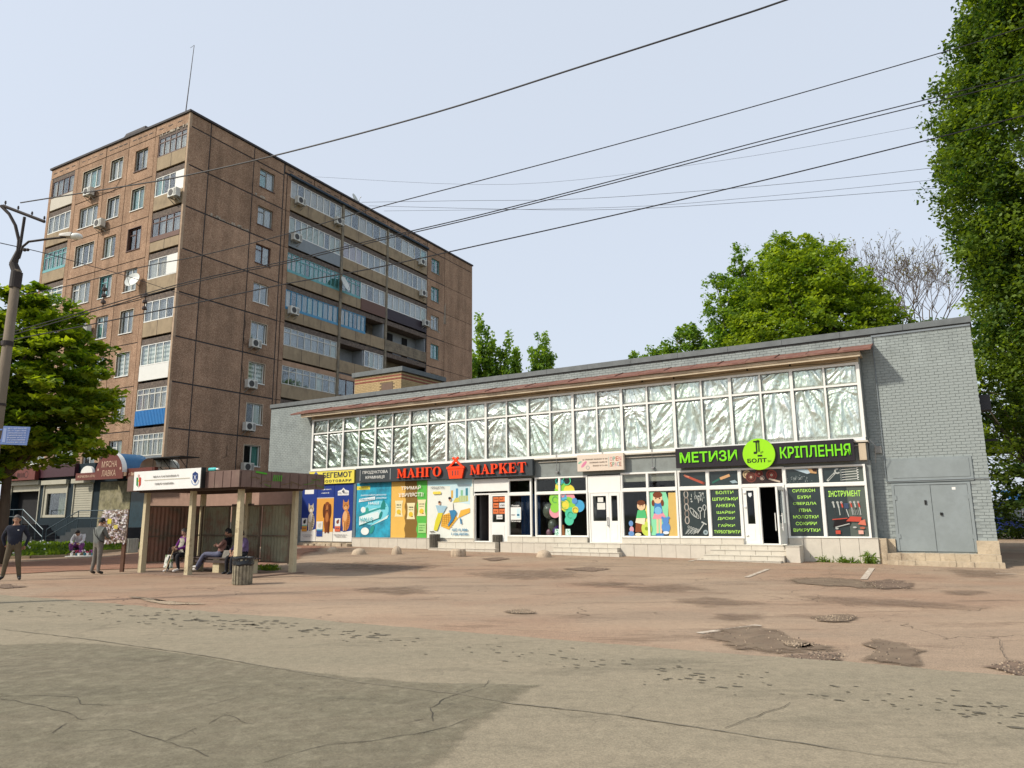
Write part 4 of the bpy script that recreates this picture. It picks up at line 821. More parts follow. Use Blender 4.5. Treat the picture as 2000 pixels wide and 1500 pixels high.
t=sign_thing('shop_sign','black sign reading МЕТИЗИ КРІПЛЕННЯ with a round lime badge','shop sign',-6.8,3.7)
b=MB(); b.box(S,-9.9,-3.72,3.4,4.13,BAY+.03,BAY+.2); b.build('panel',M_black2,t)
text(S,'МЕТИЗИ',-9.73,-7.6,3.58,3.98,BAY+.2,GRs,t,.02,.04); text(S,'КРІПЛЕННЯ',-6.1,-3.83,3.58,3.98,BAY+.2,GRs,t,.016,.04)
b=MB(); n=40; b.prism(S,[(-6.82+.56*math.cos(2*math.pi*i/n),3.77+.56*math.sin(2*math.pi*i/n)) for i in range(n)],BAY+.21,BAY+.29); bd=b.build('badge',mat('lime_badge',hexc('9be112',.9),.4,var=.02),t)
text(S,'БОЛТ',-7.23,-6.56,3.47,3.62,BAY+.291,flat('141a10'),bd,.03,.004); text(S,'ІК',-6.53,-6.4,3.47,3.53,BAY+.291,flat('141a10'),bd,.0,.004)
d=Decal(S,BAY+.291); K='1c2416'; d.line(K,[(-6.98,4.22),(-6.76,4.22)],.06).line(K,[(-6.88,4.2),(-6.88,3.82)],.05).line('4f7a16',[(-6.8,4.18),(-6.8,3.85)],.07).rect(K,-6.99,-6.88,3.78,3.86).rect(K,-6.86,-6.7,3.68,3.74).line('6ea016',[(-6.76,3.8),(-6.66,3.86)],.05)
d.ring(K,-6.82,4.22,.05,.015,n=8); d.build('emblem',bd)
t=sign_thing('shop_sign','small cream sign with OPEN SPACE lettering in pastel colours','shop sign',-13,3.7)
b=MB(); b.box(S,-14.05,-12.03,3.44,4.1,BAY+.04,BAY+.2); b.build('panel',mat('cream_sign',(.66,.56,.46),.5,var=.03),t)
d=Decal(S,BAY+.202); d.disc('e08aa8',-13.75,3.72,.17,.06,rot=.8).disc('8ec4a8',-13.93,3.80,.09,.035,rot=.5).ring('a8b0b0',-13.58,3.58,.07,.02).scrawl('a89a8c',-13.8,-12.72,3.88,.06,21).scrawl('a89a8c',-13.5,-12.72,3.75,.06,22).scrawl('a89a8c',-13.35,-12.72,3.62,.06,23).rect('8ec4c4',-12.66,-12.65,3.55,3.98); d.build('print',t)
for tx,cs,z in (('OPEN',('d88a94','7fae9c','c86a4c','d07a80'),3.80),('SPACE',('c8503c','6f9e86','d8a0a8','8fb0b8','a0604c'),3.58)):
    n=len(tx)
    for i,(ch,c) in enumerate(zip(tx,cs)): wq=.5/n; a=-12.6+i*wq; text(S,ch,a,a+wq*.85,z,z+.17,BAY+.202,flat(c),t,.01,.003)
# posters
def poster(label,a0,a1,z0,z1,col,d=BAY+.0): 
    t=sign_thing('poster',label,'poster',(a0+a1)/2,(z0+z1)/2,'posters on the shop front'); b=MB(); b.box(S,a0,a1,z0,z1,d-.03,d); b.build('panel',col,t); return t,Decal(S,d+.001)
def cat_shape(d,a,z,s,c1,c2,c3):
    d.disc(c1,a,z+.36*s,.19*s,.36*s).disc(c1,a-.02*s,z+.84*s,.155*s,.15*s).poly(c1,[(a-.17*s,z+.88*s),(a-.07*s,z+.96*s),(a-.16*s,z+1.09*s)]).poly(c1,[(a+.02*s,z+.96*s),(a+.12*s,z+.88*s),(a+.1*s,z+1.09*s)])
    d.disc(c2,a-.05*s,z+.5*s,.1*s,.18*s).disc(c2,a-.03*s,z+.79*s,.07*s,.055*s).disc('3a2a18',a-.08*s,z+.86*s,.02*s).disc('3a2a18',a+.04*s,z+.86*s,.02*s).disc('b06a5a',a-.02*s,z+.805*s,.016*s)
    for k in range(7): d.line(c3,[(a+.03*s+k*.012,z+(.15+.07*k)*s),(a+.15*s,z+(.19+.07*k)*s)],.022*s)
    d.line(c3,[(a-.06*s,z+.95*s),(a-.05*s,z+.9*s)],.02*s); d.line(c3,[(a+.02*s,z+.95*s),(a+.01*s,z+.9*s)],.02*s)
    d.rect(c2,a-.12*s,a-.06*s,z,z+.3*s).rect(c1,a-.02*s,a+.05*s,z,z+.3*s)
def pack(d,a,z,s,c1,c2,dog): d.poly('e8eae6',[(a-.14*s,z),(a+.14*s,z),(a+.15*s,z+.5*s),(a-.15*s,z+.5*s)]).rect(c1,a-.14*s,a+.14*s,z,z+.2*s).rect(c2,a-.14*s,a+.14*s,z+.2*s,z+.24*s).disc(dog,a,z+.36*s,.07*s).disc(dog,a+.04*s,z+.42*s,.04*s).scrawl('556070',a-.09*s,a+.09*s,z+.1*s,.04*s,5)
NB=flat('1f3a8a')
t,d=poster('pet food poster with a grey white cat and an orange food pack',-30.14,-29.07,.51,3.36,NB)
d.poly('ecebe4',[(-30.14,.51),(-29.07,.51),(-29.07,1.12),(-29.5,1.02),(-30.14,1.1)]).rect('f2f2ee',-29.95,-29.3,2.9,3.12); cat_shape(d,-29.42,1.03,1.3,'c9bba0','efe9dc','4a4238'); pack(d,-29.86,1.0,1.35,'e0a048','8ed0b0','3a3a3a'); d.scrawl('8a8a90',-29.98,-29.3,.8,.04,6).scrawl('8a8a90',-29.9,-29.4,.72,.04,7); d.build('picture',t)
t,d=poster('pet food poster with a long eared brown spaniel on orange',-29.05,-27.86,.51,3.36,NB)
d.rect('e8a94c',-29.05,-27.86,.95,2.66).rect('e6e2d6',-29.05,-27.86,.51,.98).rect('c9ccd4',-29.05,-27.86,2.66,2.7).scrawl('e8ecf4',-28.75,-28.1,3.08,.06,8).scrawl('e8ecf4',-28.75,-28.2,2.9,.06,9)
B1,B2='8a4a24','5f3018'; d.disc(B1,-28.28,1.55,.22,.6).disc(B1,-28.3,2.28,.18,.2).disc(B2,-28.5,2.02,.1,.36).disc(B2,-28.1,2.0,.1,.38).disc('b8743c',-28.3,2.17,.07,.16).disc('20140c',-28.3,2.05,.045,.035).disc('20140c',-28.37,2.27,.02).disc('20140c',-28.23,2.27,.02).disc('b8743c',-28.28,1.7,.11,.25).rect(B1,-28.42,-28.32,.92,1.5).rect(B2,-28.22,-28.1,.92,1.5); pack(d,-28.78,.75,1.5,'2a4a94','4aa0c0','d8d0c0'); d.build('picture',t)
t,d=poster('pet food poster with a seated ginger cat on dark blue',-27.84,-26.56,.51,3.36,NB)
d.poly('ecebe4',[(-27.84,.51),(-26.56,.51),(-26.56,1.05),(-27.1,.98),(-27.84,1.15)]).poly('f2f2ee',[(-27.6,2.78),(-26.85,2.78),(-26.85,3.0),(-27.1,3.06),(-27.22,3.16),(-27.34,3.06),(-27.6,3.0)]); cat_shape(d,-26.98,1.04,1.42,'d08a4a','e8b47c','b06a2c'); pack(d,-27.52,1.0,1.3,'d86a4c','e8e4dc','8a4a3a'); d.scrawl('7a7a80',-27.75,-26.85,.82,.045,12).scrawl('7a7a80',-27.65,-26.95,.73,.045,13)
d.build('picture',t); text(S,'4',-27.29,-27.15,2.88,3.08,BAY+.04,flat('203050'),t,.02,.002); text(S,'КЛУБ',-27.55,-27.33,2.86,2.94,BAY+.04,flat('203050'),t,0,.002); text(S,'ЛАПИ',-27.12,-26.9,2.86,2.94,BAY+.04,flat('203050'),t,0,.002)
b=MB(); b.box(S,-26.52,-26.35,.72,3.36,BAY-.06,BAY+.02); b.build('corner_trim',mat('blue_grey_trim',(.12,.17,.2),.5),shop)
M_cy=mat('cyan_gradient_print',hexc('2fb0d0',.85),.5,var=.25,vscale=.9,dirt=hexc('2a7f9a',.8),dirt_scale=.7,dirt_lo=.45,dirt_hi=.6)
t,d=poster('turquoise chewing sweets poster with a pack flying like a plane',-26.31,-24.1,.73,3.35,M_cy)
d.rect('f2e04a',-26.31,-25.45,3.02,3.2).disc('7ad8e8',-25.1,1.9,.9,.55,rot=.25).disc('b8ecf0',-25.2,1.8,.55,.3,rot=.25)
d.poly('e4f4f4',[(-26.1,1.28),(-25.0,1.55),(-24.75,1.72),(-24.9,1.95),(-26.1,1.72)]).poly('2a9a9a',[(-26.15,1.72),(-24.6,2.1),(-24.3,2.22),(-24.9,2.12),(-26.1,1.84)]).poly('1f8a84',[(-24.75,2.05),(-24.45,2.05),(-24.42,2.3),(-24.55,2.56),(-24.7,2.3)]).disc('eaf6f4',-25.85,2.05,.16,.14).disc('39a898',-25.6,2.02,.1,.15).poly('1c7a80',[(-26.1,1.24),(-24.75,1.62),(-24.72,1.68),(-26.1,1.3)]).disc('f2f8f4',-25.7,1.02,.26,.18).disc('2f9a90',-25.25,1.1,.12,.22,rot=-.5).poly('d8f2f0',[(-25.4,1.25),(-24.3,1.62),(-24.2,1.8),(-24.6,1.6)]).disc('1f8a84',-24.72,1.78,.08,.2,rot=-.4)
d.poly('eef6f8',[(-26.15,2.42),(-25.1,2.52),(-25.08,2.68),(-26.12,2.58)]); d.build('picture',t)
for tx,q,c in (('ЗАРЯДЖАЙСЯ СВІЖІСТЮ',(-26.0,-24.35,2.70,2.80),'eef6f8'),('ЖУВАЛЬНОЇ',(-26.08,-25.15,2.51,2.60),'2a8aa8'),('ЦУКЕРКИ',(-25.0,-24.35,2.54,2.64),'eef6f8'),('HALLS',(-25.5,-24.8,2.30,2.43),'eef6f8'),('НОВИНКА',(-26.15,-25.55,3.07,3.14),'4a4420'),('HALLS',(-26.02,-25.2,1.48,1.68),'5ac0c8')): text(S,tx,*q,BAY+.05,flat(c),t,.015,.002,shear=.15)
t,d=poster('crisps poster in yellow olive and green stripes with three bags',-24.08,-21.93,.73,3.35,flat('efc060'))
wv=[(.035*math.sin(i*1.3)) for i in range(25)]
d.poly('8a6a30',[(-23.22+wv[i],.73+i*2.62/24) for i in range(25)]+[(-22.5+wv[i],.73+i*2.62/24) for i in range(24,-1,-1)]).poly('5cc050',[(-22.5+wv[i],.73+i*2.62/24) for i in range(25)]+[(-21.93,3.35),(-21.93,.73)])
for a,z in ((-23.6,1.7),(-22.86,1.58),(-22.22,1.72)): d.poly('f2e8b8',[(a-.25,z),(a+.25,z),(a+.2,z+.2),(a+.2,z+.55),(a+.25,z+.75),(a-.25,z+.75),(a-.2,z+.55),(a-.2,z+.2)]).disc('e8c83c',a,z+.22,.13,.12).disc('a8783a',a+.08,z+.12,.05,.03).scrawl('4a4a3a',a-.13,a+.13,z+.52,.07,int(a*10)).scrawl('9aa060',a-.13,a+.13,z+.42,.04,3)
d.rect('a8e08a',-22.4,-21.95,.95,1.4).scrawl('4a8a40',-22.35,-22.02,1.27,.05,31).scrawl('4a8a40',-22.35,-22.02,1.16,.05,32).scrawl('4a8a40',-22.35,-22.1,1.05,.05,33); d.build('picture',t)
text(S,'ТРИМАЙ',-23.45,-22.25,2.95,3.15,BAY+.05,flat('f6f2e4'),t,.02,.002); text(S,'ХВИЛЯСТІ!',-23.6,-22.1,2.62,2.8,BAY+.05,flat('f6f2e4'),t,.02,.002)
t,d=poster('pale biscuit poster with two sketched people and a large waffle',-21.9,-19.34,.73,3.35,flat('eef2e8'))
d.poly('bfe6ee',[(-21.9,3.1),(-19.4,3.0),(-19.4,3.35),(-21.9,3.35)]).poly('cfeaf0',[(-20.6,2.4),(-19.5,2.2),(-19.5,3.1),(-20.6,3.1)])
for k in range(4): d.rect(('e0b45a','5aa0c8','8ac8a0','3f8a9a')[k],-20.55+k*.27,-20.43+k*.27,2.5,2.85+.08*(k%2))
d.poly('d9cf6a',[(-20.45,2.3),(-19.6,2.35),(-19.62,2.6),(-20.3,2.5)]).rect('c8d8a0',-20.1,-19.65,2.35,2.6)
for k in range(5): d.line('7a8a50',[(-20.08+k*.1,2.36),(-20.08+k*.1,2.58)],.012)
d.poly('edb848',[(-21.1,1.25),(-20.65,1.1),(-20.15,1.6),(-20.45,1.9),(-21.0,1.75)]).poly('edb848',[(-20.15,1.6),(-19.5,1.85),(-19.5,2.05),(-20.0,1.95)])
for k in range(6): d.line('b87a24',[(-21.05+k*.13,1.25+k*.05),(-20.98+k*.1,1.7+k*.03)],.014).line('b87a24',[(-21.05+.02*k,1.3+k*.09),(-20.45+.04*k,1.2+k*.1)],.012)
d.poly('a8ccdc',[(-21.25,1.85),(-20.95,1.85),(-20.75,2.15),(-21.4,2.2)]).disc('d8a888',-21.18,2.28,.07).disc('5a3a28',-21.18,2.34,.07,.05).poly('e2d83c',[(-21.25,1.85),(-20.98,1.85),(-21.1,1.5),(-21.3,1.05),(-21.5,1.08),(-21.4,1.5)]).poly('f4f0e6',[(-20.7,1.95),(-20.4,1.95),(-20.42,2.3),(-20.68,2.35)]).disc('d8a888',-20.58,2.44,.07).disc('2c2420',-20.6,2.5,.08,.06).poly('3f88b4',[(-20.62,1.95),(-20.3,1.98),(-20.2,1.85),(-20.4,1.5),(-20.65,1.25),(-20.7,1.3),(-20.5,1.6)]).line('3f88b4',[(-20.0,1.6),(-19.95,1.35)],.07).line('3a342c',[(-21.7,1.0),(-21.45,1.02)],.04)
d.rect('f0dc5a',-21.55,-21.1,2.70,2.82).scrawl('4a8ab0',-20.45,-19.6,1.05,.12,41).scrawl('4a8ab0',-20.5,-19.55,.86,.12,42); d.build('picture',t)
text(S,'ХРЕЩАТИК',-21.7,-20.9,2.92,3.05,BAY+.04,flat('5a6468'),t,0,.002); text(S,'ПЕЧИВО',-21.48,-21.17,2.72,2.79,BAY+.04,flat('8a7a20'),t,0,.002)
b=MB(); b.box(S,-29.6,-19.3,.5,3.36,BAY-.1,BAY-.035); b.build('boarded_window',M_pvc,shop)
# balloons inside window B
for (a,z,r,c,lb) in ((-15.72,1.86,.30,(.13,.14,.1),'large olive grey balloon behind the tree sticker window'),(-15.55,1.28,.24,(.12,.13,.1),'medium grey balloon below the large olive balloon'),(-15.42,1.12,.19,(.10,.03,.22),'purple balloon in the lower corner of the tree sticker window'),(-15.75,.98,.14,(.4,.2,.25),'small pink balloon beside the purple balloon')):
    q=S.at(a,z,BAY-.45); t=thing('balloon',lb,'balloon',q,'balloons inside the shop window'); b=MB(); b.ball(q.o,(r,r,r*1.15),20,14); bb_=b.build('balloon_skin',mat('balloon_'+lb[:6],c,.15,var=0,coat=.6),t,smooth=True); b=MB(); b.lathe(q.o+Vector((0,0,-r*1.2)),[(.025,-.03),(.008,.05)],8); b.build('knot',_M['balloon_'+lb[:6]],t)
# ================================================================ apartment building
apt=thing('apartment_building','nine storey brown panel apartment block with glazed loggias behind the shop','apartment building',AL)
ZJ=lambda k:26.617-2.8*k
LW,RL=15.78,33.62
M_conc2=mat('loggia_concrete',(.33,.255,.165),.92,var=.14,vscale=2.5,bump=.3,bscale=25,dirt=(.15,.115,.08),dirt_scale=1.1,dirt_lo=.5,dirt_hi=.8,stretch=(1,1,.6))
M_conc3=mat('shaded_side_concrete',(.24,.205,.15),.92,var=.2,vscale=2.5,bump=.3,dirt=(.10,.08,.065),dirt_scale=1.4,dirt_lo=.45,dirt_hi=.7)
M_salmon=mat('salmon_render',(.42,.27,.18),.9,var=.15,dirt=(.24,.16,.11)); M_slab=mat('crumbling_slab_edge',(.12,.095,.08),.95,var=.45,vscale=7,bump=.9,bscale=14,dirt=(.26,.2,.15),dirt_scale=5,dirt_lo=.52,dirt_hi=.7)
M_shW=mat('white_sheet_parapet',(.72,.72,.68),.5,var=.04); M_shBr=mat('brown_sheet_parapet',(.115,.05,.03),.5,var=.08); M_shV=mat('dark_violet_sheet',(.045,.033,.045),.45,var=.08); M_shB=mat('blue_corrugated_sheet',(.03,.2,.5),.4,var=.06); M_shG=mat('blue_grey_sheet',(.2,.23,.25),.4,var=.1); M_shBe=mat('beige_sheet_parapet',(.5,.46,.38),.6,var=.05)
M_bitum=mat('roof_edge_bitumen',(.05,.045,.048),.8,var=.3,vscale=5); M_reveal=mat('pale_reveal_plaster',(.5,.42,.32),.85,var=.12); M_wht=mat('pale_inner_wall',(.3,.32,.34),.9,var=.15)
b=MB(); b.box(AL,-LW+.02,-1.35,0,27.3,-RL+.02,-1.35); core=b.build('core',M_joint,apt)
b=MB(); b.box(AL,-LW+.05,-.05,27.2,27.38,-RL+.05,-.05); b.build('roof',M_bitum,apt)
b=MB()
b.box(AL,-LW-.09,.09,27.38,27.52,-.25,.09); b.box(AR,.252,RL+.09,27.38,27.52,-.25,.09); b.box(AL,-LW-.09,-LW+.2,27.38,27.52,-RL,-.252); b.box(AR,RL-.1,RL+.09,27.38,27.52,-LW,-.252); b.build('roof_edge',M_bitum,apt)
# backing seen in the joints
b=MB()
for x in (-12.2,-8.9,-6.3,-3.45): b.box(AL,x-.08,x+.08,.1,27.3,-.14,-.03)
for x in (1.6,5.18,7.95): b.box(AR,x-.08,x+.08,.1,27.3,-.14,-.03)
b.box(AR,25.7,25.82,.1,27.3,-.14,-.03); b.box(AR,28.56,28.68,.1,27.3,-.14,-.03); b.box(AR,8.16,8.32,.1,27.3,-.14,-.03)
for k in range(9):
    z=26.617-2.8*k; b.box(AL,-12.25,-3.1,z-.07,z+.07,-.141,-.031); b.box(AR,.1,8.0,z-.08-(.17 if k==0 else 0),z+.07-(.17 if k==0 else 0),-.141,-.031); b.box(AR,25.72,RL-.03,z-.07,z+.07,-.141,-.031)
b.box(AL,-15.7,-.2,26.58,26.66,-.139,-.029); b.box(AR,8.4,25.75,26.66,26.78,-.139,-.029); b.box(AL,-15.7,-.2,26.7,27.3,-.3,-.2); b.box(AR,.2,RL-.1,26.7,27.3,-.3,-.2)
b.build('joint_backing',M_joint,apt)
b=MB(); b.box(AR,RL-.25,RL-.0,0,27.37,-LW+.1,-.0); b.box(AL,-LW,-LW+.25,0,27.37,-RL+.3,-.3); b.build('end_wall',M_panel,apt)
NP=[0]
def wall_panel(F,a0,a1,z0,z1,hole=None,m=None,d=0,g=.028,th=.16):
    j=rnd.uniform(-.006,.006); g=g if F is AL else g*1.55; a0+=g;a1-=g;z0+=g*1.1;z1-=g*1.1; b=MB()
    if hole:
        h0,h1,y0,y1=hole
        b.box(F,a0,a1,z0,y0,d-th,d+j); b.box(F,a0,a1,y1,z1,d-th,d+j); b.box(F,a0,h0,y0,y1,d-th,d+j); b.box(F,h1,a1,y0,y1,d-th,d+j)
    else: b.box(F,a0,a1,z0,z1,d-th,d+j)
    b.build('wall_panel',m or M_panel,apt)
def apt_window(F,a0,a1,z0,z1,fm,cur,ncol=2,transom=False,reveal=None,sillm=None,d=-.11,open_=False):
    b=MB(); w=.055 if fm is M_pvc else .07
    b.box(F,a0,a1,z0,z0+w,d-.07,d); b.box(F,a0,a1,z1-w,z1,d-.07,d); b.box(F,a0,a0+w,z0+w,z1-w,d-.07,d); b.box(F,a1-w,a1,z0+w,z1-w,d-.07,d)
    cw=(a1-a0-w)/ncol; cells=[]
    for i in range(1,ncol): x=a0+w/2+cw*i; b.box(F,x-w/2,x+w/2,z0+w,z1-w,d-.07,d-.002)
    zt=z1-(z1-z0)*.28
    for i in range(ncol):
        x0=a0+w/2+cw*i+w/2; x1=a0+w/2+cw*(i+1)-w/2
        if transom and (transom!=1 or True) and (transom is True or i in transom): b.box(F,x0,x1,zt-w*.4,zt+w*.4,d-.07,d-.004); cells+=[(x0,x1,z0+w,zt-w*.4),(x0,x1,zt+w*.4,z1-w)]
        else: cells.append((x0,x1,z0+w,z1-w))
    win=b.build('window',fm,apt)
    for (x0,x1,y0,y1) in cells: p=MB(); p.box(F,x0,x1,y0,y1,d-.04,d-.035); p.build('pane',M_glass,win)
    c=MB()
    if isinstance(cur,(tuple,list)):
        for i,cc in enumerate(cur):
            if cc=='dark': continue
            x0=a0+(a1-a0)*i/len(cur); x1=a0+(a1-a0)*(i+1)/len(cur); m2=MB(); m2.grid(lambda u,v:F.P(x0+(x1-x0)*u,z0+(z1-z0)*v,d-.12+.015*math.sin((x0+(x1-x0)*u)*40)),10,1); m2.build('curtain',CURT[cc],win)
    elif cur!='dark': m2=MB(); m2.grid(lambda u,v:F.P(a0+(a1-a0)*u,z0+(z1-z0)*v,d-.12+.015*math.sin((a0+(a1-a0)*u)*40)),24,1); m2.build('curtain',CURT[cur] if cur in CURT else cur,win)
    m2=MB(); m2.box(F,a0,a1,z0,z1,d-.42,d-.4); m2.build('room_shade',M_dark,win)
    s=MB(); s.box(F,a0-.04,a1+.04,z0-.05,z0-.0,d,.05); s.build('sill',sillm or M_pvc,win)
    if reveal: s=MB(); s.box(F,a0-.05,a0,z0,z1+.03,d,.012); s.box(F,a1,a1+.05,z0,z1+.03,d,.012); s.box(F,a0,a1,z1,z1+.03,d,.012); s.build('reveal',reveal,win)
    return win
CURT['blind']=None
def blind_mat():
    m=mat('striped_blind',(.5,.55,.45),.7,var=0); nt=m.node_tree; b=nt.nodes['Principled BSDF']; tc=nt.nodes.new('ShaderNodeTexCoord'); w=nt.nodes.new('ShaderNodeTexWave'); w.bands_direction='Z'; w.inputs['Scale'].default_value=1.1; cr=nt.nodes.new('ShaderNodeValToRGB'); cr.color_ramp.interpolation='CONSTANT'; cr.color_ramp.elements[0].color=(.25,.3,.24,1); cr.color_ramp.elements[1].position=.45; cr.color_ramp.elements[1].color=(.66,.68,.6,1)
    nt.links.new(tc.outputs['Object'],w.inputs[0]); nt.links.new(w.outputs[0],cr.inputs[0]); nt.links.new(cr.outputs[0],b.inputs['Base Color']); return m
CURT['blind']=blind_mat()
# left (sunlit) face
colsL=[(-15.78,-12.2),(-12.2,-8.9),(-8.9,-6.3),(-6.3,-3.45)]
for i,(a0,a1) in enumerate(colsL):
    wall_panel(AL,a0+(.02 if i==0 else 0),a1,26.617,27.38)
    for j in range(4): x=a0+.35+j*(a1-a0-.5)/4; b=MB(); b.box(AL,x,x+.42,26.98,27.03,-.0,.012); b.build('vent_slot',M_joint,apt)
wall_panel(AL,-3.45,-.16,26.617,27.38)
for j in range(3): x=-3.1+j*.95; b=MB(); b.box(AL,x,x+.42,26.98,27.03,-.0,.012); b.build('vent_slot',M_joint,apt)
stylA=[(M_greyw,('dark','white'),False),(M_pvc,'turq',False),(M_brownw,('dark','grey'),[0]),(M_pvc,'white',False),(M_pvc,'grey',False),(M_pvc,'blind',False),(M_pvc,('dark','beige'),False),(M_pvc,('dark','green'),[0])]
stylB=[(M_pvc,'white',False),(M_pvc,'grey',False),(M_pvc,('green','dark'),False),(M_teal,'white',[0]),(M_pvc,('turq','dark'),[0]),(M_pvc,'dark',False),(M_pvc,'dark',False),(M_pvc,('dark','grey'),False)]
stylC=[(M_pvc,('white','turq','grey'),False),(M_pvc,('grey','white','grey'),False),(M_pvc,('grey','dark','grey'),False),(M_pvc,('white','white','grey'),[0]),(M_pvc,('white','dark','grey'),False),(M_pvc,'dark',False),(M_pvc,'white',False),(M_pvc,('dark','dark','green'),False)]
for k in range(8):
    z=ZJ(k); y1,y0=z-.5,z-2.03
    wall_panel(AL,-12.2,-8.9,z-2.8,z,(-11.5,-9.3,y0,y1)); apt_window(AL,-11.5,-9.3,y0,y1,stylC[k][0],stylC[k][1],3,stylC[k][2],M_reveal if k%2==0 else None)
    wall_panel(AL,-8.9,-6.3,z-2.8,z,(-8.2,-6.85,y0,y1)); apt_window(AL,-8.2,-6.85,y0,y1,stylB[k][0],stylB[k][1],2,stylB[k][2],M_reveal if k in (0,1,3) else None)
    wall_panel(AL,-6.3,-3.45,z-2.8,z,(-5.5,-4.15,y0,y1)); apt_window(AL,-5.5,-4.15,y0,y1,stylA[k][0],stylA[k][1],2,stylA[k][2],M_reveal if k in (1,4,5,6) else (M_brownw if k==2 else None),sillm=M_brownw if k in(0,2) else None)
b=MB(); b.box(AL,-LW,-LW+.28,.1,26.6,-.35,.0); b.box(AL,-12.62,-12.22,.1,26.6,-.3,.0); b.build('pier',M_panel,apt)
b=MB(); b.box(AL,-3.44,-3.08,.1,26.6,-.3,.0); b.build('pier',M_panel,apt); b=MB(); b.box(AL,-.16,.0,.1,27.38,-.16,.012); b.build('corner_pier',mat('pale_corner_render',(.4,.29,.2),.9,var=.2),apt)
def loggia(F,a0,a1,k,fm,cur,n,transom,pm,pstyle='plain',half=None,depth=1.25,ptop=None,corr=False,sm=None,partial=None,gt=.2,open_=False):
    z=ZJ(k); zp=z-1.62; zt=z-gt; zb=z-2.55
    b=MB(); b.box(F,a0,a1,z-.28,z+.10,-depth,-.03); b.build('slab',sm or M_slab,apt)
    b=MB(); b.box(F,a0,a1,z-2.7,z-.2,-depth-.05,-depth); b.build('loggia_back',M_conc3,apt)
    if pm is not None:
        b=MB(); b.box(F,a0+.03,a1-.03,zb,zp,-.12,-.0)
        if corr:
            nn=int((a1-a0)/.14)
            for i in range(nn): x=a0+.04+i*(a1-a0-.08)/nn; b.box(F,x,x+.06,zb+.01,zp-.01,0,.02)
        elif pstyle=='split':
            pass
        par=b.build('parapet',pm,apt)
        if pstyle=='split':
            for x in [a0+(a1-a0)*f for f in ((.5,) if a1-a0<4 else (.33,.66))]: q=MB(); q.box(F,x-.02,x+.02,zb,zp,0,.006); q.build('joint',M_slab,par)
        if pstyle=='boards':
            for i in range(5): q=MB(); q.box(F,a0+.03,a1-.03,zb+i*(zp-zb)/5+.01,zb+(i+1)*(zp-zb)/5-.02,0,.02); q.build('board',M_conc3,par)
    if open_: return
    g0,g1=(a0+.03,a1-.03) if partial is None else partial
    segs=[(g0,g1,fm,cur,n,transom)] if half is None else half
    for (g0,g1,fm,cur,n,tr) in segs:
        apt_window2(F,g0,g1,zp+.02,zt-.06,fm,cur,n,tr)
def apt_window2(F,a0,a1,z0,z1,fm,cur,n,tr):
    b=MB(); w=.06; d=-.03
    b.box(F,a0,a1,z0,z0+w,d-.06,d+.02); b.box(F,a0,a1,z1-w,z1,d-.06,d); xs=[a0+(a1-a0)*i/n for i in range(n+1)]
    for i,x in enumerate(xs): x=min(max(x,a0+w/2),a1-w/2); b.box(F,x-w/2,x+w/2,z0+w,z1-w,d-.06,d-.001)
    zt=z1-(z1-z0)*.27
    if tr: b.box(F,a0+w,a1-w,zt-.03,zt+.03,d-.055,d-.003)
    if fm in (M_teal,M_blue): b.box(F,a0,a1,z0-.14,z0,d-.03,d+.04)
    win=b.build('window',fm,apt)
    cl=cur if isinstance(cur,(list,tuple)) else [cur]
    for i in range(n):
        x0,x1=xs[i]+w/2,xs[i+1]-w/2
        for (y0,y1) in (((z0+w,zt-.03),(zt+.03,z1-w)) if tr else ((z0+w,z1-w),)): p=MB(); p.box(F,x0,x1,y0,y1,d-.035,d-.03); p.build('pane',M_glass,win)
        c=cl[i*len(cl)//n]
        if c!='dark':
            m2=MB(); q0,q1=xs[i],xs[i+1]; m2.grid(lambda u,v:F.P(q0+(q1-q0)*u,z0+(z1-z0)*v,d-.13+.015*math.sin((q0+(q1-q0)*u)*38)),8,1); m2.build('curtain',CURT[c],win)
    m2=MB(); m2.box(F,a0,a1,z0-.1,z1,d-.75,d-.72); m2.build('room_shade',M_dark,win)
LG=(-3.08,-.17)
specL=[(M_brownw,['white','white','grey','white','white','white'],5,True,M_conc2,'split',False),(M_pvc,['turq','dark','dark','white'],4,False,M_conc2,'plain',False),(M_brownw,['dark','grey','grey','grey'],4,True,M_conc2,'split',False),(M_pvc,['white','beige','white','white'],3,False,M_conc2,'plain',False),(M_pvc,['grey','grey','grey','dark'],4,False,M_conc2,'split',False),(M_pvc,'blind',4,False,M_shW,'plain',False),(M_oldwhite,['red','beige','dark','beige','white'],5,True,M_shB,'plain',True),(M_oldwhite,['white','green','grey','white','green'],6,True,M_shG,'plain',False)]
for k,(fm,cur,n,tr,pm,ps,co) in enumerate(specL): loggia(AL,*LG,k,fm,cur,n,tr,pm,ps,corr=co)
b=MB(); b.box(AL,-3.08,-.17,ZJ(2)-1.9,ZJ(2)-1.6,.0,.03); b.build('parapet_strip',M_shBr,apt)
b=MB(); b.box(AL,-1.0,-.18,ZJ(1)-1.55,ZJ(1)-.3,-.03,.0); b.build('white_infill',M_shW,apt); b=MB(); b.box(AL,-1.2,-.18,ZJ(3)-1.55,ZJ(3)-.3,-.03,.0); b.build('white_infill',M_shW,apt)
LG2=(-15.48,-12.62)
specL2=[(M_brownw,['beige','grey','dark','beige'],4,False,M_shBe),(M_pvc,['white','grey','grey','white'],4,False,M_conc2),(M_teal,['white','turq','white','turq','white'],5,True,M_conc2),(M_pvc,['white','turq','white'],4,True,M_conc2)]+[(M_pvc,'grey',4,False,M_conc2)]*4
for k,(fm,cur,n,tr,pm) in enumerate(specL2): loggia(AL,*LG2,k,fm,cur,n,tr,pm)
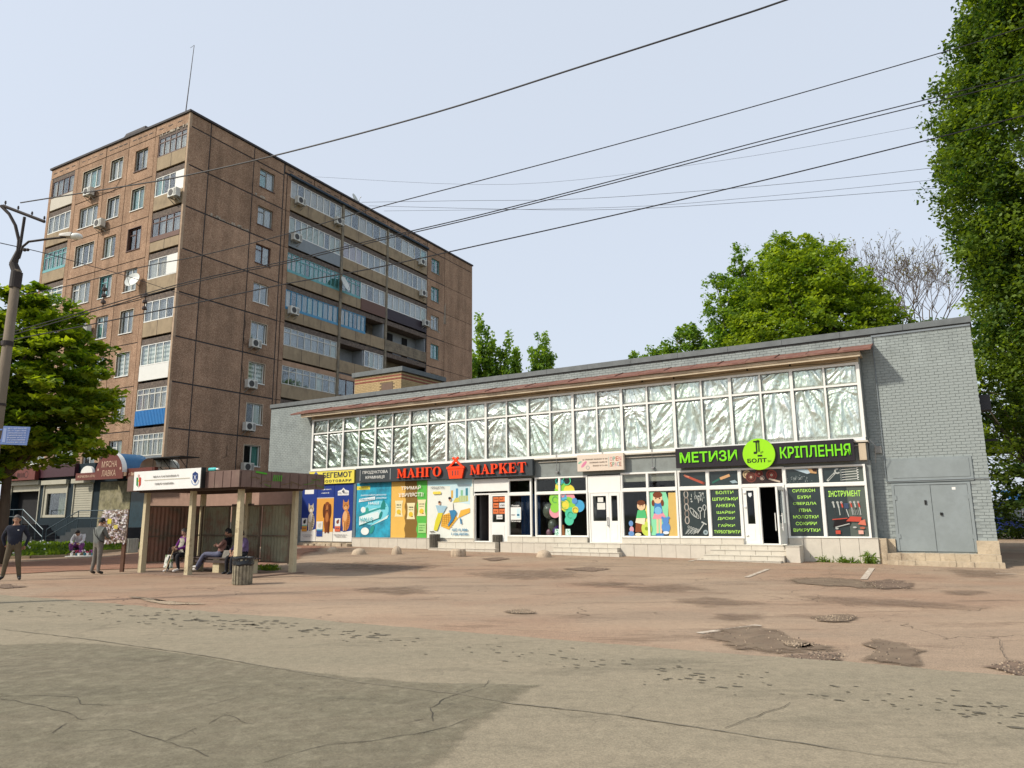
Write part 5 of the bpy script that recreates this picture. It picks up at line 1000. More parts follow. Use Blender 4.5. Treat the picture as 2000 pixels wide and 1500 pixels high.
# right (shaded) face
for (a0,a1) in ((.0,1.6),(1.6,5.18),(5.18,7.92)):
    wall_panel(AR,a0+.02 if a0==0 else a0,a1,26.45,27.38)
    for k in range(9):
        z=ZJ(k)-(.17 if k==0 else 0); zb=ZJ(k)-2.8
        if k==8: zb=.2
        if a0>5 and k<9:
            y1,y0=ZJ(k)-.54,ZJ(k)-1.92
            wall_panel(AR,a0,a1,zb,z,(5.76,7.1,y0,y1))
        else: wall_panel(AR,a0,a1,zb,z)
stylR=[(M_greyw,('turq','white'),[0]),(M_greyw,('white','white'),[0]),(M_brownw,('grey','white'),[0]),(M_pvc,'grey',False),(M_pvc,'grey',False),(M_pvc,'blind',False),(M_pvc,('dark','green'),False),(M_pvc,('dark','turq'),False),(M_pvc,'dark',False)]
for k in range(9): apt_window(AR,5.76,7.1,ZJ(k)-1.92,ZJ(k)-.54,*stylR[k][:2],2,stylR[k][2],M_reveal if k>3 else None,sillm=M_pvc if k>2 else M_brownw)
# double pier with dark joints at the start of the loggias
for (x0,x1) in ((7.98,8.2),(8.28,8.62)):
    for k in range(9): b=MB(); b.box(AR,x0,x1,max(.1,ZJ(k)-2.78),ZJ(k)-.02,-.3,0.0 if x0<8.1 else .03); b.build('pier',M_panel,apt)
for i in range(6):
    a0=8.0+i*(25.75-8.0)/6; wall_panel(AR,a0,a0+(25.75-8.0)/6,26.72,27.38)
    for j in range(3): x=a0+.3+j*.95; b=MB(); b.box(AR,x,x+.5,26.98,27.03,0,.012); b.build('vent_slot',M_joint,apt)
b=MB(); b.box(AR,8.35,25.75,26.58,26.72,-.1,.22); b.build('loggia_roof_edge',mat('dark_blue_flashing',(.03,.05,.075),.7,var=.3),apt)
for k in range(9):
    zb=max(.1,ZJ(k)-2.8)
    wall_panel(AR,25.75,28.62,zb,ZJ(k),(26.42,27.72,ZJ(k)-1.98,ZJ(k)-.6)); wall_panel(AR,28.62,RL-.02,zb,ZJ(k),g=.012)
wall_panel(AR,25.75,28.62,26.617,27.38); wall_panel(AR,28.62,RL-.02,26.617,27.38)
stR2=[(M_teal,('dark','grey'),[0]),(M_teal,('turq','grey'),[0]),(M_oldwhite,('white','grey'),[0]),(M_teal,('turq','turq'),False),(M_pvc,('white','grey'),False)]+[(M_pvc,'grey',False)]*4
for k in range(5): apt_window(AR,26.42,27.72,ZJ(k)-1.98,ZJ(k)-.6,*stR2[k][:2],2,stR2[k][2],sillm=M_greyw)
BY=[(8.64,14.12),(14.36,19.78),(20.0,25.73)]
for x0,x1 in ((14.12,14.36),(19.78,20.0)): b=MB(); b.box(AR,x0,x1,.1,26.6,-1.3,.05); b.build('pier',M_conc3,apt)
W=M_pvc
L=loggia
L(AR,*BY[0],0,W,['beige','dark','beige','beige','beige','beige','dark','white'],8,False,M_conc2,'split'); L(AR,*BY[1],0,W,['white','dark','beige','grey','dark','grey'],6,False,M_conc2,'split'); L(AR,*BY[2],0,W,['white','dark','white','white','dark','turq'],6,False,M_conc2,'split')
L(AR,*BY[0],1,W,['green','grey','green','green','green','green','dark','green','green','green'],9,False,M_shG); L(AR,*BY[1],1,W,['pink','pink','pink','grey','grey','grey','white'],7,False,M_conc2,'split'); L(AR,*BY[2],1,W,['grey','grey','white','grey','grey','dark','grey','white'],8,False,M_conc2,'split')
L(AR,*BY[0],2,M_teal,['white','turq','turq','dark','turq','turq','white','turq','turq','turq'],12,True,M_conc2,'split')
L(AR,*BY[1],2,W,None,1,False,M_conc2,'split',half=[(14.4,16.6,M_teal,['grey','dark','white','dark'],4,True),(16.65,19.75,W,['white','dark','grey','white'],4,False)])
b=MB(); b.box(AR,16.65,19.76,ZJ(2)-2.6,ZJ(2)-1.62,.0,.05); b.build('parapet_sheet',M_shBr,apt)
L(AR,*BY[2],2,W,['white','white','grey','white','white','green'],7,False,M_shV,corr=True)
L(AR,*BY[0],3,M_blue,['white','dark','bluec','bluec','turq','bluec','turq','bluec','beige','bluec'],10,False,M_conc2,'split')
L(AR,*BY[1],3,M_blue,['beige','bluec','dark','beige','bluec'],6,False,M_conc2,'split',partial=(14.4,17.3))
L(AR,*BY[2],3,W,None,1,False,M_conc2,'boards',open_=True)
L(AR,*BY[0],4,M_oldwhite,['grey','dark','grey','grey','dark','grey','green'],8,True,M_conc2,'split')
L(AR,*BY[1],4,W,['dark','green','white','white'],4,False,M_conc2,'split',partial=(17.3,19.7)); L(AR,*BY[2],4,W,None,1,False,M_conc2,'boards',open_=True)
L(AR,*BY[0],5,M_oldwhite,['dark','grey','dark','dark','green','dark','grey'],8,True,M_conc2,'plain',sm=M_salmon); L(AR,*BY[1],5,M_brownw,['dark','red','dark','beige'],6,False,M_conc2,'plain',sm=M_salmon); L(AR,*BY[2],5,W,'grey',6,False,M_conc2)
for k in (6,7): 
    for by in BY: L(AR,*by,k,W,'grey',5,False,M_conc2)
for k in range(9):
    for x0,x1 in ((8.62,8.66),(14.1,14.12),(14.36,14.38),(19.76,19.78),(20.0,20.02),(25.70,25.74)): pass
b=MB(); b.box(AR,14.45,19.7,ZJ(4)-2.6,ZJ(4)-.3,-1.24,-1.2); b.box(AR,20.05,25.7,ZJ(3)-2.6,ZJ(3)-.3,-1.24,-1.2); b.box(AR,25.6,25.74,ZJ(3)-2.6,ZJ(3)-.3,-1.2,-.1); b.box(AR,19.6,19.77,ZJ(3)-2.6,ZJ(3)-.3,-1.2,-.1); b.box(AR,17.15,17.25,ZJ(4)-1.6,ZJ(4)-.3,-1.2,-.1); b.build('inner_wall',M_wht,apt)
for k,x in ((3,18.0),(3,21.5),(3,23.6),(4,14.8)): b=MB(); b.box(AR,x,x+.8,ZJ(k)-2.4,ZJ(k)-.5,-1.19,-1.17); b.build('balcony_door',M_dark,apt)
M_eff=mat('lime_stain',(.42,.36,.29),.95,var=.3,vscale=12)
def stain(F,a0,a1,z,h,n,name='lime_stain'):
    b=MB(); rr=random.Random(int(a0*100+z))
    for _ in range(n):
        a=rr.uniform(a0,a1); w=rr.uniform(.03,.2); hh=h*rr.random()**2; b.add([F.P(a,z,.008),F.P(a+w,z-.01,.008),F.P(a+w*.8,z+hh,.008),F.P(a+w*.1,z+hh*.8,.008)],[(0,1,2,3)])
    b.build(name,M_eff,apt,kind='stuff')
stain(AR,1.7,5.1,21.06,.22,60); stain(AR,5.4,6.3,23.9,.2,14); stain(AR,26.5,29,18.9,.12,16); stain(AL,-3.0,-.3,26.5,.25,40); stain(AL,-8.8,-3.6,15.45,.1,26); stain(AR,28.4,28.7,20,2.5,12)
# ac units, dishes, aerial, vent hood
def ac_unit(F,a,z,side=0,label=None):
    b=MB(); b.box(F,a-.4,a+.4,z-.27,z+.27,.12,.45); u=b.build('ac_unit',M_acw,apt,label=label)
    n=16; b=MB(); b.prism(F,[(a-.1+.21*math.cos(2*math.pi*i/n),z+.21*math.sin(2*math.pi*i/n)) for i in range(n)],.45,.465); b.build('fan_grille',mat('ac_grille',(.05,.05,.05),.6),u)
    b=MB(); b.box(F,a+.18,a+.36,z-.2,z+.2,.45,.458)
    for x in (a-.3,a+.3): b.box(F,x-.02,x+.02,z-.33,z-.27,0,.48); b.hexa(F,[(x-.02,z-.6,0),(x+.02,z-.6,0),(x+.02,z-.33,.45),(x-.02,z-.33,.45),(x-.02,z-.55,0),(x+.02,z-.55,0),(x+.02,z-.31,.48),(x-.02,z-.31,.48)])
    b.build('bracket',M_greyw,u)
for a,z in ((5.95,13.3),(5.8,10.5),(5.83,7.65),(5.88,5.0),(9.35,24.92),(13.5,24.84),(9.15,21.98),(9.2,16.42),(24.6,24.92),(24.8,21.97),(25.3,19.25)): ac_unit(AR,a,z)
for a,z in ((-10.1,24.2),(-.62,21.85),(-8.4,21.5),(-8.8,14.1),(-9.0,5.3)): ac_unit(AL,a,z)
def dish(F,a,z,d,r,name='satellite_dish'):
    b=MB(); c=Vector(F.P(a,z,d)); ax=(Vector(F.D)*.9+Vector(F.A)*.25+Vector((0,0,.35))).normalized(); x=ax.cross(Vector((0,0,1))).normalized(); y=x.cross(ax)
    vs=[tuple(c-ax*.12)];fs=[];n=24
    for j,(rr_,dd) in enumerate(((.5,-.09),(1,0))):
        for i in range(n): q=2*math.pi*i/n; vs.append(tuple(c+(x*math.cos(q)+y*math.sin(q))*r*rr_+ax*dd))
    for i in range(n): fs.append((0,1+i,1+(i+1)%n)); fs.append((1+i,1+n+i,1+n+(i+1)%n,1+(i+1)%n))
    m=len(vs); b.add(vs,fs); b.add([tuple(Vector(v)-ax*.02) for v in vs],[tuple(reversed(f)) for f in fs]); o=b.build(name,mat('dish_white',(.6,.62,.58),.45,var=.06),apt,smooth=False)
    b=MB(); b.tube([c-y*r*.9,c+ax*r*.9-y*.1*r],.015,5); b.ball(c+ax*r*.9-y*.1*r,.05,8,6); b.tube([c-ax*.1,c-ax*.3,Vector(F.P(a,z-.3,0))],.025,5); b.build('dish_arm',M_steel,o)
dish(AR,14.2,19.85,.55,.62); dish(AL,-3.82,16.66,.5,.52); dish(AR,16.1,27.95,-.4,.5)
b=MB(); p0=AR.P(1.1,27.3,-2.2); p1=AR.P(1.4,33.8,-2.2); b.tube([p0,p1],[.04,.02],6); b.tube([Vector(p1)+Vector((-.25,0,-.2)),p1],.012,5); b.build('roof_aerial',mat('dark_aerial_steel',(.06,.055,.06),.6),apt)
b=MB(); V_=AL.at(-11.9,0,-4.5); b.box(V_,-.9,.7,27.3,31.2,-1.0,.3); b.hexa(V_,[(-1.4,31.2,-1.5),(1.2,31.2,-1.5),(1.2,31.2,.8),(-1.4,31.2,.8),(-1.3,31.5,-1.4),(1.1,31.5,-1.4),(1.1,31.5,.7),(-1.3,31.5,.7)]); b.build('vent_shaft',M_bitum,apt)
# cables on the panel wall
b=MB(); b.tube([AR.P(5.2+.3*math.sin(i*.7)*.2,14.8-i*.15,.03) for i in range(12)]+[AR.P(5.5,13.2,.1)],.012,4); b.tube([AR.P(5.15,11.8,.03),AR.P(5.3,11.2,.03),AR.P(5.4,10.5,.05)],.012,4); b.tube([AR.P(4.4,6.3,.03),AR.P(4.4,5.6,.03),AR.P(4.1,5.5,.03)],.012,4); b.tube([AL.P(-6.9,24.5,.03),AL.P(-7.6,23.7,.03),AL.P(-9.6,24.1,.05)],.014,4); b.build('wall_cable',M_black,apt)
# ------------------------------------------------ shop level annex of the block
AN=AL
M_tealw=mat('dark_teal_render',(.012,.024,.033),.8,var=.2,vscale=1.2,spec=.2); M_maroon=mat('maroon_fascia',(.05,.012,.02),.45,var=.1); M_redbr=mat('red_brown_sign',(.14,.03,.02),.5,var=.1)
ann=thing('shop_annex','low dark teal shop front with maroon fascia and roller shutters under the apartment block','shop front',AL.at(-7,0,1))
b=MB()
for q in ((-14.6,-14.1,0,5.1),(-14.1,-10.75,0,1.4),(-14.1,-10.75,4.0,5.1),(-10.75,-10.2,0,5.1),(-10.2,-7.65,0,1.86),(-10.2,-7.65,3.95,5.1),(-7.65,-6.9,0,5.1),(-6.9,-5.0,0,1.86),(-6.9,-5.0,3.95,5.1),(-5.0,.3,0,4.2)): b.box(AN,*q,.03,1.0)
b.build('wall',M_tealw,ann)
b=MB(); b.box(AN,-14.2,-6.7,4.35,5.12,1.0,1.25); b.build('fascia',M_maroon,ann); b=MB(); b.box(AN,-14.6,-10.6,4.25,4.95,1.25,1.5); b.build('fascia_sign',M_redbr,ann)
d=Decal(AN,1.502); d.ring('3a1410',-11.6,4.6,.2,.05).scrawl('3a1410',-14.2,-11.9,4.42,.34,3); d.build('worn_lettering',ann)
for (a0,a1,z0,z1,kind) in ((-14.1,-10.75,1.45,4.0,'open'),(-10.2,-7.65,1.86,3.95,'win'),(-6.9,-5.0,1.86,3.95,'shut')):
    b=MB(); b.box(AN,a0-.12,a1+.1,z1-.05,z1+.22,1.0,1.22); b.box(AN,a0-.06,a0+.02,z0,z1-.05,1.0,1.06); b.box(AN,a1-.02,a1+.06,z0,z1-.05,1.0,1.06); sh=b.build('shutter_box',mat('ivory_metal',(.42,.4,.32),.5,var=.08),ann)
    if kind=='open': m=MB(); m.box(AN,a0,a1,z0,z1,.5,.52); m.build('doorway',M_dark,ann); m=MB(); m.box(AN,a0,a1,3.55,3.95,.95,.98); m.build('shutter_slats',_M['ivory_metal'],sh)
    if kind=='shut':
        for i in range(15): m=MB(); z=z0+i*(z1-z0)/15; m.box(AN,a0,a1,z+.008,z+(z1-z0)/15-.008,.96,1.0); m.build('slat',_M['ivory_metal'],sh)
    if kind=='win':
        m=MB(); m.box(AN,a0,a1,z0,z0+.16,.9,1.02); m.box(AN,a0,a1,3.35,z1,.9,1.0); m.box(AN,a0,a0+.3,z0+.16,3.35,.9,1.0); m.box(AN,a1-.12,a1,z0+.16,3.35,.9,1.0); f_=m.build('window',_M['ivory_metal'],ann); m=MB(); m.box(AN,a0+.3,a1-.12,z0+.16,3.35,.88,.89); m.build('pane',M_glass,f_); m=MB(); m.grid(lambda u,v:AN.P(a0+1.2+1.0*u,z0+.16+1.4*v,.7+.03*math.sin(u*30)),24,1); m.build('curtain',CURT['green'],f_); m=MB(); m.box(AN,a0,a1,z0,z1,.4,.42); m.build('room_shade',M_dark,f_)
# arched meat shop sign
R0=1.32; cx,cz,dd=-1.62,3.95,2.2
pts=[(cx+R0*math.cos(math.pi*i/20),cz+.35+R0*.86*math.sin(math.pi*i/20)) for i in range(21)]+[(cx-R0,cz),(cx+R0,cz)]
arc=thing('arched_sign','red brown arched М\'ЯСНА ЛАВКА sign with blue barrel canopy','shop sign',AL.at(cx,cz,dd))
b=MB(); b.prism(AN,pts,dd-.05,dd); b.build('face_panel',M_redbr,arc)
b=MB(); b.grid(lambda u,v:AN.P(cx+R0*math.cos(math.pi*u),cz+.35+R0*.86*math.sin(math.pi*u),dd-.06-1.6*v),20,2); b.build('barrel_canopy',mat('blue_canopy',(.03,.12,.25),.5),arc,smooth=True)
b=MB(); b.grid(lambda u,v:AN.P(cx+(R0+.05)*math.cos(math.pi*u*.75),cz+.35+(R0+.05)*.86*math.sin(math.pi*u*.75),dd-.1+.28*v-.1),20,1); b.build('white_rim',M_pvc,arc)
TX=flat('d8b8a0'); text(AN,"М'ЯСНА",cx-.72,cx+.72,4.62,4.98,dd+.001,TX,arc,0,.01); text(AN,'ЛАВКА',cx-.66,cx+.66,4.12,4.46,dd+.001,TX,arc,0,.01); d=Decal(AN,dd+.002); d.disc('d8b8a0',cx-1.05,4.52,.07).disc('d8b8a0',cx+1.05,4.52,.07); d.build('dot',arc)
fs_=thing('shop_sign','narrow red brown ФІРМОВА КРАМНИЦЯ strip left of the arched sign','shop sign',AL.at(-4.2,4.3,1.5))
b=MB(); b.box(AN,-5.9,-2.95,4.02,4.45,1.45,1.6); b.build('panel',M_redbr,fs_); text(AN,'ФІРМОВА КРАМНИЦЯ',-5.7,-3.1,4.14,4.32,1.6,TX,fs_,0,.006); b=MB(); b.prism(AN,[(-4.9+.6*math.cos(math.pi*i/12),4.45+.42*math.sin(math.pi*i/12)) for i in range(13)],1.4,1.55); b.build('white_arch',M_pvc,fs_)
fs_=thing('shop_sign','red brown sign strip half hidden behind the bus shelter roof','shop sign',AL.at(.6,4.3,1.9))
b=MB(); b.box(AN,-.28,2.2,3.95,4.5,1.8,2.0); b.build('panel',M_redbr,fs_); d=Decal(AN,2.001); d.scrawl('d8b8a0',-.1,2.0,4.1,.2,77); d.build('lettering',fs_); b=MB(); b.grid(lambda u,v:AN.P(1.6+.75*math.cos(math.pi*u),4.5+.5*math.sin(math.pi*u),1.99-1.4*v),14,1); b.build('white_barrel',mat('dull_white_sheet',(.5,.5,.44),.5),fs_,smooth=True)
b=MB(); b.box(AN,-4.2,-1.2,.1,3.9,1.0,1.05); b.build('display_wall',mat('display_panel',(.2,.18,.1),.7,var=.5,vscale=4,dirt=(.4,.36,.25)),ann)
b=MB(); b.box(AN,-1.1,.3,0,3.9,1.0,1.08); b.build('glass_entrance',mat('bluish_entrance',(.015,.04,.055),.3,var=.3),ann)
b=MB(); b.box(AN,.3,9.3,0,3.95,.03,1.0); b.box(AN,9.0,9.3,0,3.9,-6,.03); b.build('side_wall',mat('pinkish_render',(.33,.21,.16),.9,var=.12),ann)
b=MB(); b.box(AN,.32,9.0,0,1.5,1.0,1.06); b.build('stone_plinth',mat('dark_stone',(.09,.085,.08),.8,var=.3,vscale=4),ann)
b=MB(); b.box(AN,4.0,4.7,3.3,3.7,1.0,1.04); b.build('street_plaque',mat('blue_plaque',(.03,.12,.3),.4),ann)
b=MB(); b.box(AN,1.9,4.4,4.95,5.0,.9,2.1)
for x in (2.1,2.8,3.5,4.2): b.tube([AN.P(x,4.97,2.05),AN.P(x-.4,4.2,1.0)],.02,5); b.tube([AN.P(x,4.97,2.05),AN.P(x,4.1,2.05)],.015,5)
b.tube([AN.P(1.9,4.3,2.05),AN.P(4.4,4.3,2.05)],.015,5); b.build('entrance_canopy',M_black,ann)
M_stair=mat('dark_granite_steps',(.05,.05,.055),.6,var=.2); M_rail=mat('blue_grey_railing',(.05,.08,.10),.4,metal=.3)
for i in range(8):
    b=MB(); b.box(AN,-12.6,-9.4+i*.33,0,1.4-i*.17,1.0+.002*i,2.6-.002*i); b.build('step',M_stair,ann)
b=MB(); b.box(AN,-3.9,0.2,0,1.25,1.06,2.4); 
for i in range(6): b.box(AN,-7.0+i*.5,-3.9,0,.2+i*.2,1.07+.002*i,2.38-.002*i)
b.build('stair',mat('painted_concrete_stair',(.035,.042,.048),.8,var=.2),ann)
def rail(pts,h,name='railing'):
    b=MB()
    for hh in (h,h*.55): b.tube([AN.P(a,z+hh,d) for a,z,d in pts],.025,6)
    for a,z,d in pts: b.tube([AN.P(a,z,d),AN.P(a,z+h,d)],.025,6)
    for (p,q) in zip(pts[:-1],pts[1:]):
        for t in (.33,.66): a,z,d=[p[i]+(q[i]-p[i])*t for i in range(3)]; b.tube([AN.P(a,z,d),AN.P(a,z+h,d)],.018,5)
    b.build(name,M_rail,ann)
rail([(-7.0,.2,2.36),(-3.9,1.25,2.36),(.1,1.25,2.36)],.95); rail([(-12.5,1.4,2.56),(-9.4,1.4,2.56),(-7.0,.2,2.56)],.95)
# neighbouring trees' backdrop block: far low building behind the kiosk is left to the planting
# ================================================================ bus shelter
SH=SHEL
M_post=mat('cream_painted_concrete',(.52,.45,.29),.85,var=.12,vscale=3,bump=.4,bscale=20,dirt=(.2,.15,.09),dirt_scale=3,dirt_lo=.56,dirt_hi=.72)
M_fas=mat('brown_ribbed_sheet',(.145,.09,.075),.6,var=.12,dirt=(.2,.14,.11),dirt_scale=1.3); M_corr=mat('corrugated_olive_sheet',(.28,.27,.18),.7,var=.2,vscale=1.4,dirt=(.24,.13,.085),dirt_scale=.9,dirt_lo=.48,dirt_hi=.62)
M_corr2=mat('corrugated_rust_sheet',(.26,.14,.095),.75,var=.25,vscale=1.5,dirt=(.12,.12,.085),dirt_scale=.8,dirt_lo=.5,dirt_hi=.65)
she=thing('bus_shelter','brown flat roofed bus shelter with cream concrete posts and corrugated back wall','bus shelter',SH.at(-2.24,0,-1))
A_,B_,C_=-4.48,-2.17,0.0
for a,d in ((A_,0),(B_,0),(C_,0),(A_,-2.05),(B_,-2.05),(C_,-2.05)):
    b=MB(); w0,w1=.085,.068; b.hexa(SH,[(a-w0,0,d+w0),(a+w0,0,d+w0),(a+w1,2.6,d+w1),(a-w1,2.6,d+w1),(a-w0,0,d-w0),(a+w0,0,d-w0),(a+w1,2.6,d-w1),(a-w1,2.6,d-w1)])
    b.f=b.f[:-6]+[tuple(reversed(f)) for f in b.f[-6:]]; b.build('post',M_post,she)
R0,R1,Df,Dr=-4.95,.42,.42,-2.82
b=MB(); b.box(SH,R0+.03,R1-.03,2.62,2.9,Dr+.03,Df-.03); b.box(SH,R0+.2,R1-.2,2.5,2.62,-.12,.12); b.box(SH,R0+.2,R1-.2,2.5,2.62,-2.15,-1.93); b.build('roof_slab',mat('roof_underside',(.08,.055,.045),.85,var=.2),she)
n=30
for i in range(n):
    a0=R0+i*(R1-R0)/n; b=MB(); b.box(SH,a0,a0+(R1-R0)/n-.012,2.55,3.01,Df-.03,Df+(.012 if i%2 else 0)); b.build('fascia_strip',M_fas,she)
for i in range(18):
    d0=Dr+i*(Df-.04-Dr)/18; 
    for aa in (R1,R0): b=MB(); b.box(SH,aa-.03,aa+(.012 if i%2 else 0),2.55,3.01,d0,d0+(Df-.04-Dr)/18-.012); b.build('fascia_strip',M_fas,she)
b=MB(); b.box(SH,R0,R1,2.57,3.0,Dr-.02,Dr+.02); b.box(SH,R0+.02,R1-.02,2.99,3.03,Dr,Df-.01); b.build('roof_top',M_fas,she)
SR=Face(SH.P(R1+.014,0,0),SH.ang,side=True)
d=Decal(SR,.002); rr=random.Random(4)
for k in range(10): y=rr.uniform(.2,2.9); z=rr.uniform(2.62,2.95); d.line('6a5a34' if k%3 else '5a8a2a',[(y-.4,z),(y-.4+rr.uniform(.1,.4),z+rr.uniform(-.1,.1)),(y-.4+rr.uniform(.2,.5),z+rr.uniform(-.12,.12))],.018)
for k in range(5): y=.75+k*.07; d.line('4fae2a',[(y,2.75),(y+.03,2.93)],.03)
d.line('4fae2a',[(.1,2.99),(.5,2.95)],.05); d.build('graffiti',she)
def corr(F,a0,a1,z0,z1,d,m,name='corrugated_panel'):
    n=max(4,int((a1-a0)/.035)); b=MB(); vs=[];fs=[]
    for i in range(n+1):
        a=a0+(a1-a0)*i/n; dd=d+(.014 if (i//2)%2 else -.014); vs+=[F.P(a,z0,dd),F.P(a,z1,dd)]
    for i in range(n): fs.append((2*i,2*i+2,2*i+3,2*i+1))
    k=len(vs); b.add(vs,fs); b.add([tuple(Vector(v)-Vector(F.D)*.006) for v in vs],[tuple(reversed(f)) for f in fs]); return b.build(name,m,she)
for (a0,a1,m) in ((A_+.1,-3.0,M_corr),(-2.98,-1.5,M_corr),(-1.48,C_-.1,M_corr)):
    corr(SH,a0,a1,.3,2.07,-2.05,m)
SS=Face(SH.P(A_,0,0),SH.ang,side=True)
corr(SS,.1,1.95,.3,2.07,0,M_corr2)
b=MB(); 
for z in (.32,1.13,2.08): b.box(SH,A_,C_,z-.02,z+.02,-2.02,-1.98); b.box(SS,.1,1.95,z-.02,z+.02,.02,.05)
for a in (-3.0,-1.5,-.12,A_+.12): b.box(SH,a-.02,a+.02,.28,2.1,-2.0,-1.96)
b.build('frame_rail',mat('rusty_angle_iron',(.17,.13,.09),.7,var=.3),she)
b=MB()
for i in range(22): a=-2.9+i*.05; b.hexa(SH,[(a,2.08,-2.0),(a+.035,2.08,-2.0),(a+.02,2.15,-2.0),(a+.015,2.15,-2.0),(a,2.08,-1.98),(a+.035,2.08,-1.98),(a+.02,2.15,-1.98),(a+.015,2.15,-1.98)])
b.build('sheet_teeth',M_black,she)
b=MB(); b.box(SH,A_-.2,C_+.25,-.05,.035,-2.3,.25); b.build('base_slab',mat('dark_paving',(.22,.15,.11),.9,var=.2,vscale=4),she)
sg=thing('shelter_sign','long white stop name board with two crests on the shelter roof edge','sign',SH.at(-2.75,2.8,.5))
b=MB(); F2=SH; b.hexa(SH,[(-4.42,2.56,.47),(-1.12,2.56,.47),(-1.10,3.14,.5),(-4.40,3.14,.5),(-4.42,2.56,.53),(-1.12,2.56,.53),(-1.10,3.14,.56),(-4.40,3.14,.56)])
b.build('board',mat('white_board',(.8,.8,.78),.4,var=.03),sg); b=MB(); b.box(SH,-1.11,-1.06,2.55,3.15,.44,.57); b.build('edge_profile',M_black,sg)
SG=Face(SH.P(0,0,.53),SH.ang); 
class Lean(Face):
    def P(s,a,z,d=0): return (s.o.x+s.A.x*a+s.D.x*(d+(z-2.56)*.052), s.o.y+s.A.y*a+s.D.y*(d+(z-2.56)*.052), s.o.z+z)
SG=Lean(SH.P(0,0,.53),SH.ang)
d=Decal(SG,.003)
d.poly('2f8a4a',[(-4.27,2.72),(-4.17,2.66),(-4.17,2.96),(-4.27,2.96)]).poly('f0f0e8',[(-4.17,2.64),(-4.14,2.64),(-4.14,2.96),(-4.17,2.96)]).poly('c84a3a',[(-4.14,2.66),(-4.03,2.73),(-4.03,2.96),(-4.14,2.96)]).ring('c84a3a',-4.15,3.01,.035,.014).disc('e8c84a',-4.15,2.86,.03)
d.poly('26407a',[(-1.5,2.98),(-1.38,3.04),(-1.26,2.98),(-1.26,2.82),(-1.38,2.69),(-1.5,2.82)]).line('c8d0e0',[(-1.44,2.94),(-1.32,2.8)],.02).line('c8d0e0',[(-1.32,2.94),(-1.44,2.8)],.02).ring('7a9ac8',-1.38,2.82,.17,.02,arc=(190,350)).disc('c8d0e0',-1.38,2.87,.03)
d.line('a8a078',[(-3.85,2.86),(-1.62,2.86)],.012).scrawl('9a9a96',-3.4,-2.15,2.93,.06,61).scrawl('9a9a96',-3.3,-2.4,2.71,.06,62)
d.build('print',sg)
bt=thing('plastic_bottle','cyan plastic bottle lying on the shelter roof beside the white board','bottle',SH.at(-.75,3.06,.35)); b=MB(); b.tube([SH.P(-.98,3.09,.38),SH.P(-.72,3.09,.38),SH.P(-.66,3.09,.38)],[.05,.05,.02],10); b.build('body',mat('cyan_plastic',(.08,.5,.5),.3),bt); b=MB(); b.tube([SH.P(-.66,3.09,.38),SH.P(-.58,3.09,.38)],.028,8); b.build('cap',M_pvc,bt)
be=thing('bench','dark plank bench on concrete blocks inside the bus shelter','bench',SH.at(-1.9,0,-1.15))
M_plank=mat('worn_dark_plank',(.07,.05,.045),.7,var=.25,stretch=(1,6,1))
for k,(d0,d1) in enumerate(((-.86,-1.0),(-1.03,-1.17),(-1.2,-1.34))): b=MB(); b.box(SH,-3.75,-.6,.45,.49,d1,d0); b.build('seat_plank',M_plank,be)
b=MB(); b.box(SH,-3.75,-.6,.33,.41,-.88,-.84); b.build('apron_plank',M_plank,be)
for a in (-3.4,-2.1,-.85): b=MB(); b.box(SH,a-.15,a+.15,0.03,.45,-1.32,-.9); b.build('leg',M_post,be)
# ------------------------------------------------ bins, domes, board
def ribbed_bin(x,y,z,r,h,m,label,ribs=16,bag=None,lean=0):
    F=Face((x,y,z),0); t=thing('litter_bin',label,'litter bin',F,'litter bins on the forecourt'); b=MB(); b.lathe((x,y,z),[(r*.86,0),(r*.9,h*.1),(r*.92,h*.9),(r*.95,h),(r*.8,h),(r*.78,h*.7)],24); b.build('bin_body',m,t,smooth=False)
    if ribs:
        for i in range(ribs):
            q=2*math.pi*i/ribs; f=Face((x,y,z),q+math.pi/2); b=MB(); b.hexa(f,[(-.03,.02,r*.86),(.03,.02,r*.86),(.035,h*.97,r*.9),(-.035,h*.97,r*.9),(-.022,.02,r*.97),(.022,.02,r*.97),(.026,h*.97,r*1.02),(-.026,h*.97,r*1.02)]); b.build('rib',m,t)
    b=MB(); b.lathe((x,y,z+h*.8),[(r*.75,0),(r*.76,.02)],20); b.build('inside',M_dark,t)
    if bag:
        b=MB(); n=28; rr=random.Random(int(x*10)); prof=[(1.0,h*.72),(1.06,h*.78),(1.03,h*.92),(1.05,h*1.03),(.93,h*1.06),(.8,h*.98),(.5,h*.86),(.05,h*.84)]; vs=[];fs=[]
        for r_,zz in prof:
            for j in range(n): q=2*math.pi*j/n; k=r*r_*(1+.045*noise.noise((math.cos(q)*3,math.sin(q)*3,zz*9))); vs.append((x+k*math.cos(q),y+k*math.sin(q),z+zz+.03*noise.noise((q*2.5,zz*6,r))))
        for i in range(len(prof)-1):
            for j in range(n): a=i*n+j; c=i*n+(j+1)%n; fs.append((a,c,c+n,a+n))
        b.add(vs,fs); b.build('bin_bag',bag,t)
    return t
M_binc=mat('mottled_bin_concrete',(.28,.25,.175),.9,var=.25,vscale=9,bump=.5,dirt=(.15,.13,.095),dirt_scale=6,dirt_lo=.45,dirt_hi=.65); M_bind=mat('dark_bin_concrete',(.11,.10,.08),.9,var=.3,vscale=9,bump=.5); M_binp=mat('pale_bin_concrete',(.36,.36,.31),.9,var=.12,bump=.3); M_bins=mat('smooth_bin_concrete',(.25,.23,.18),.9,var=.2,vscale=6,bump=.4)
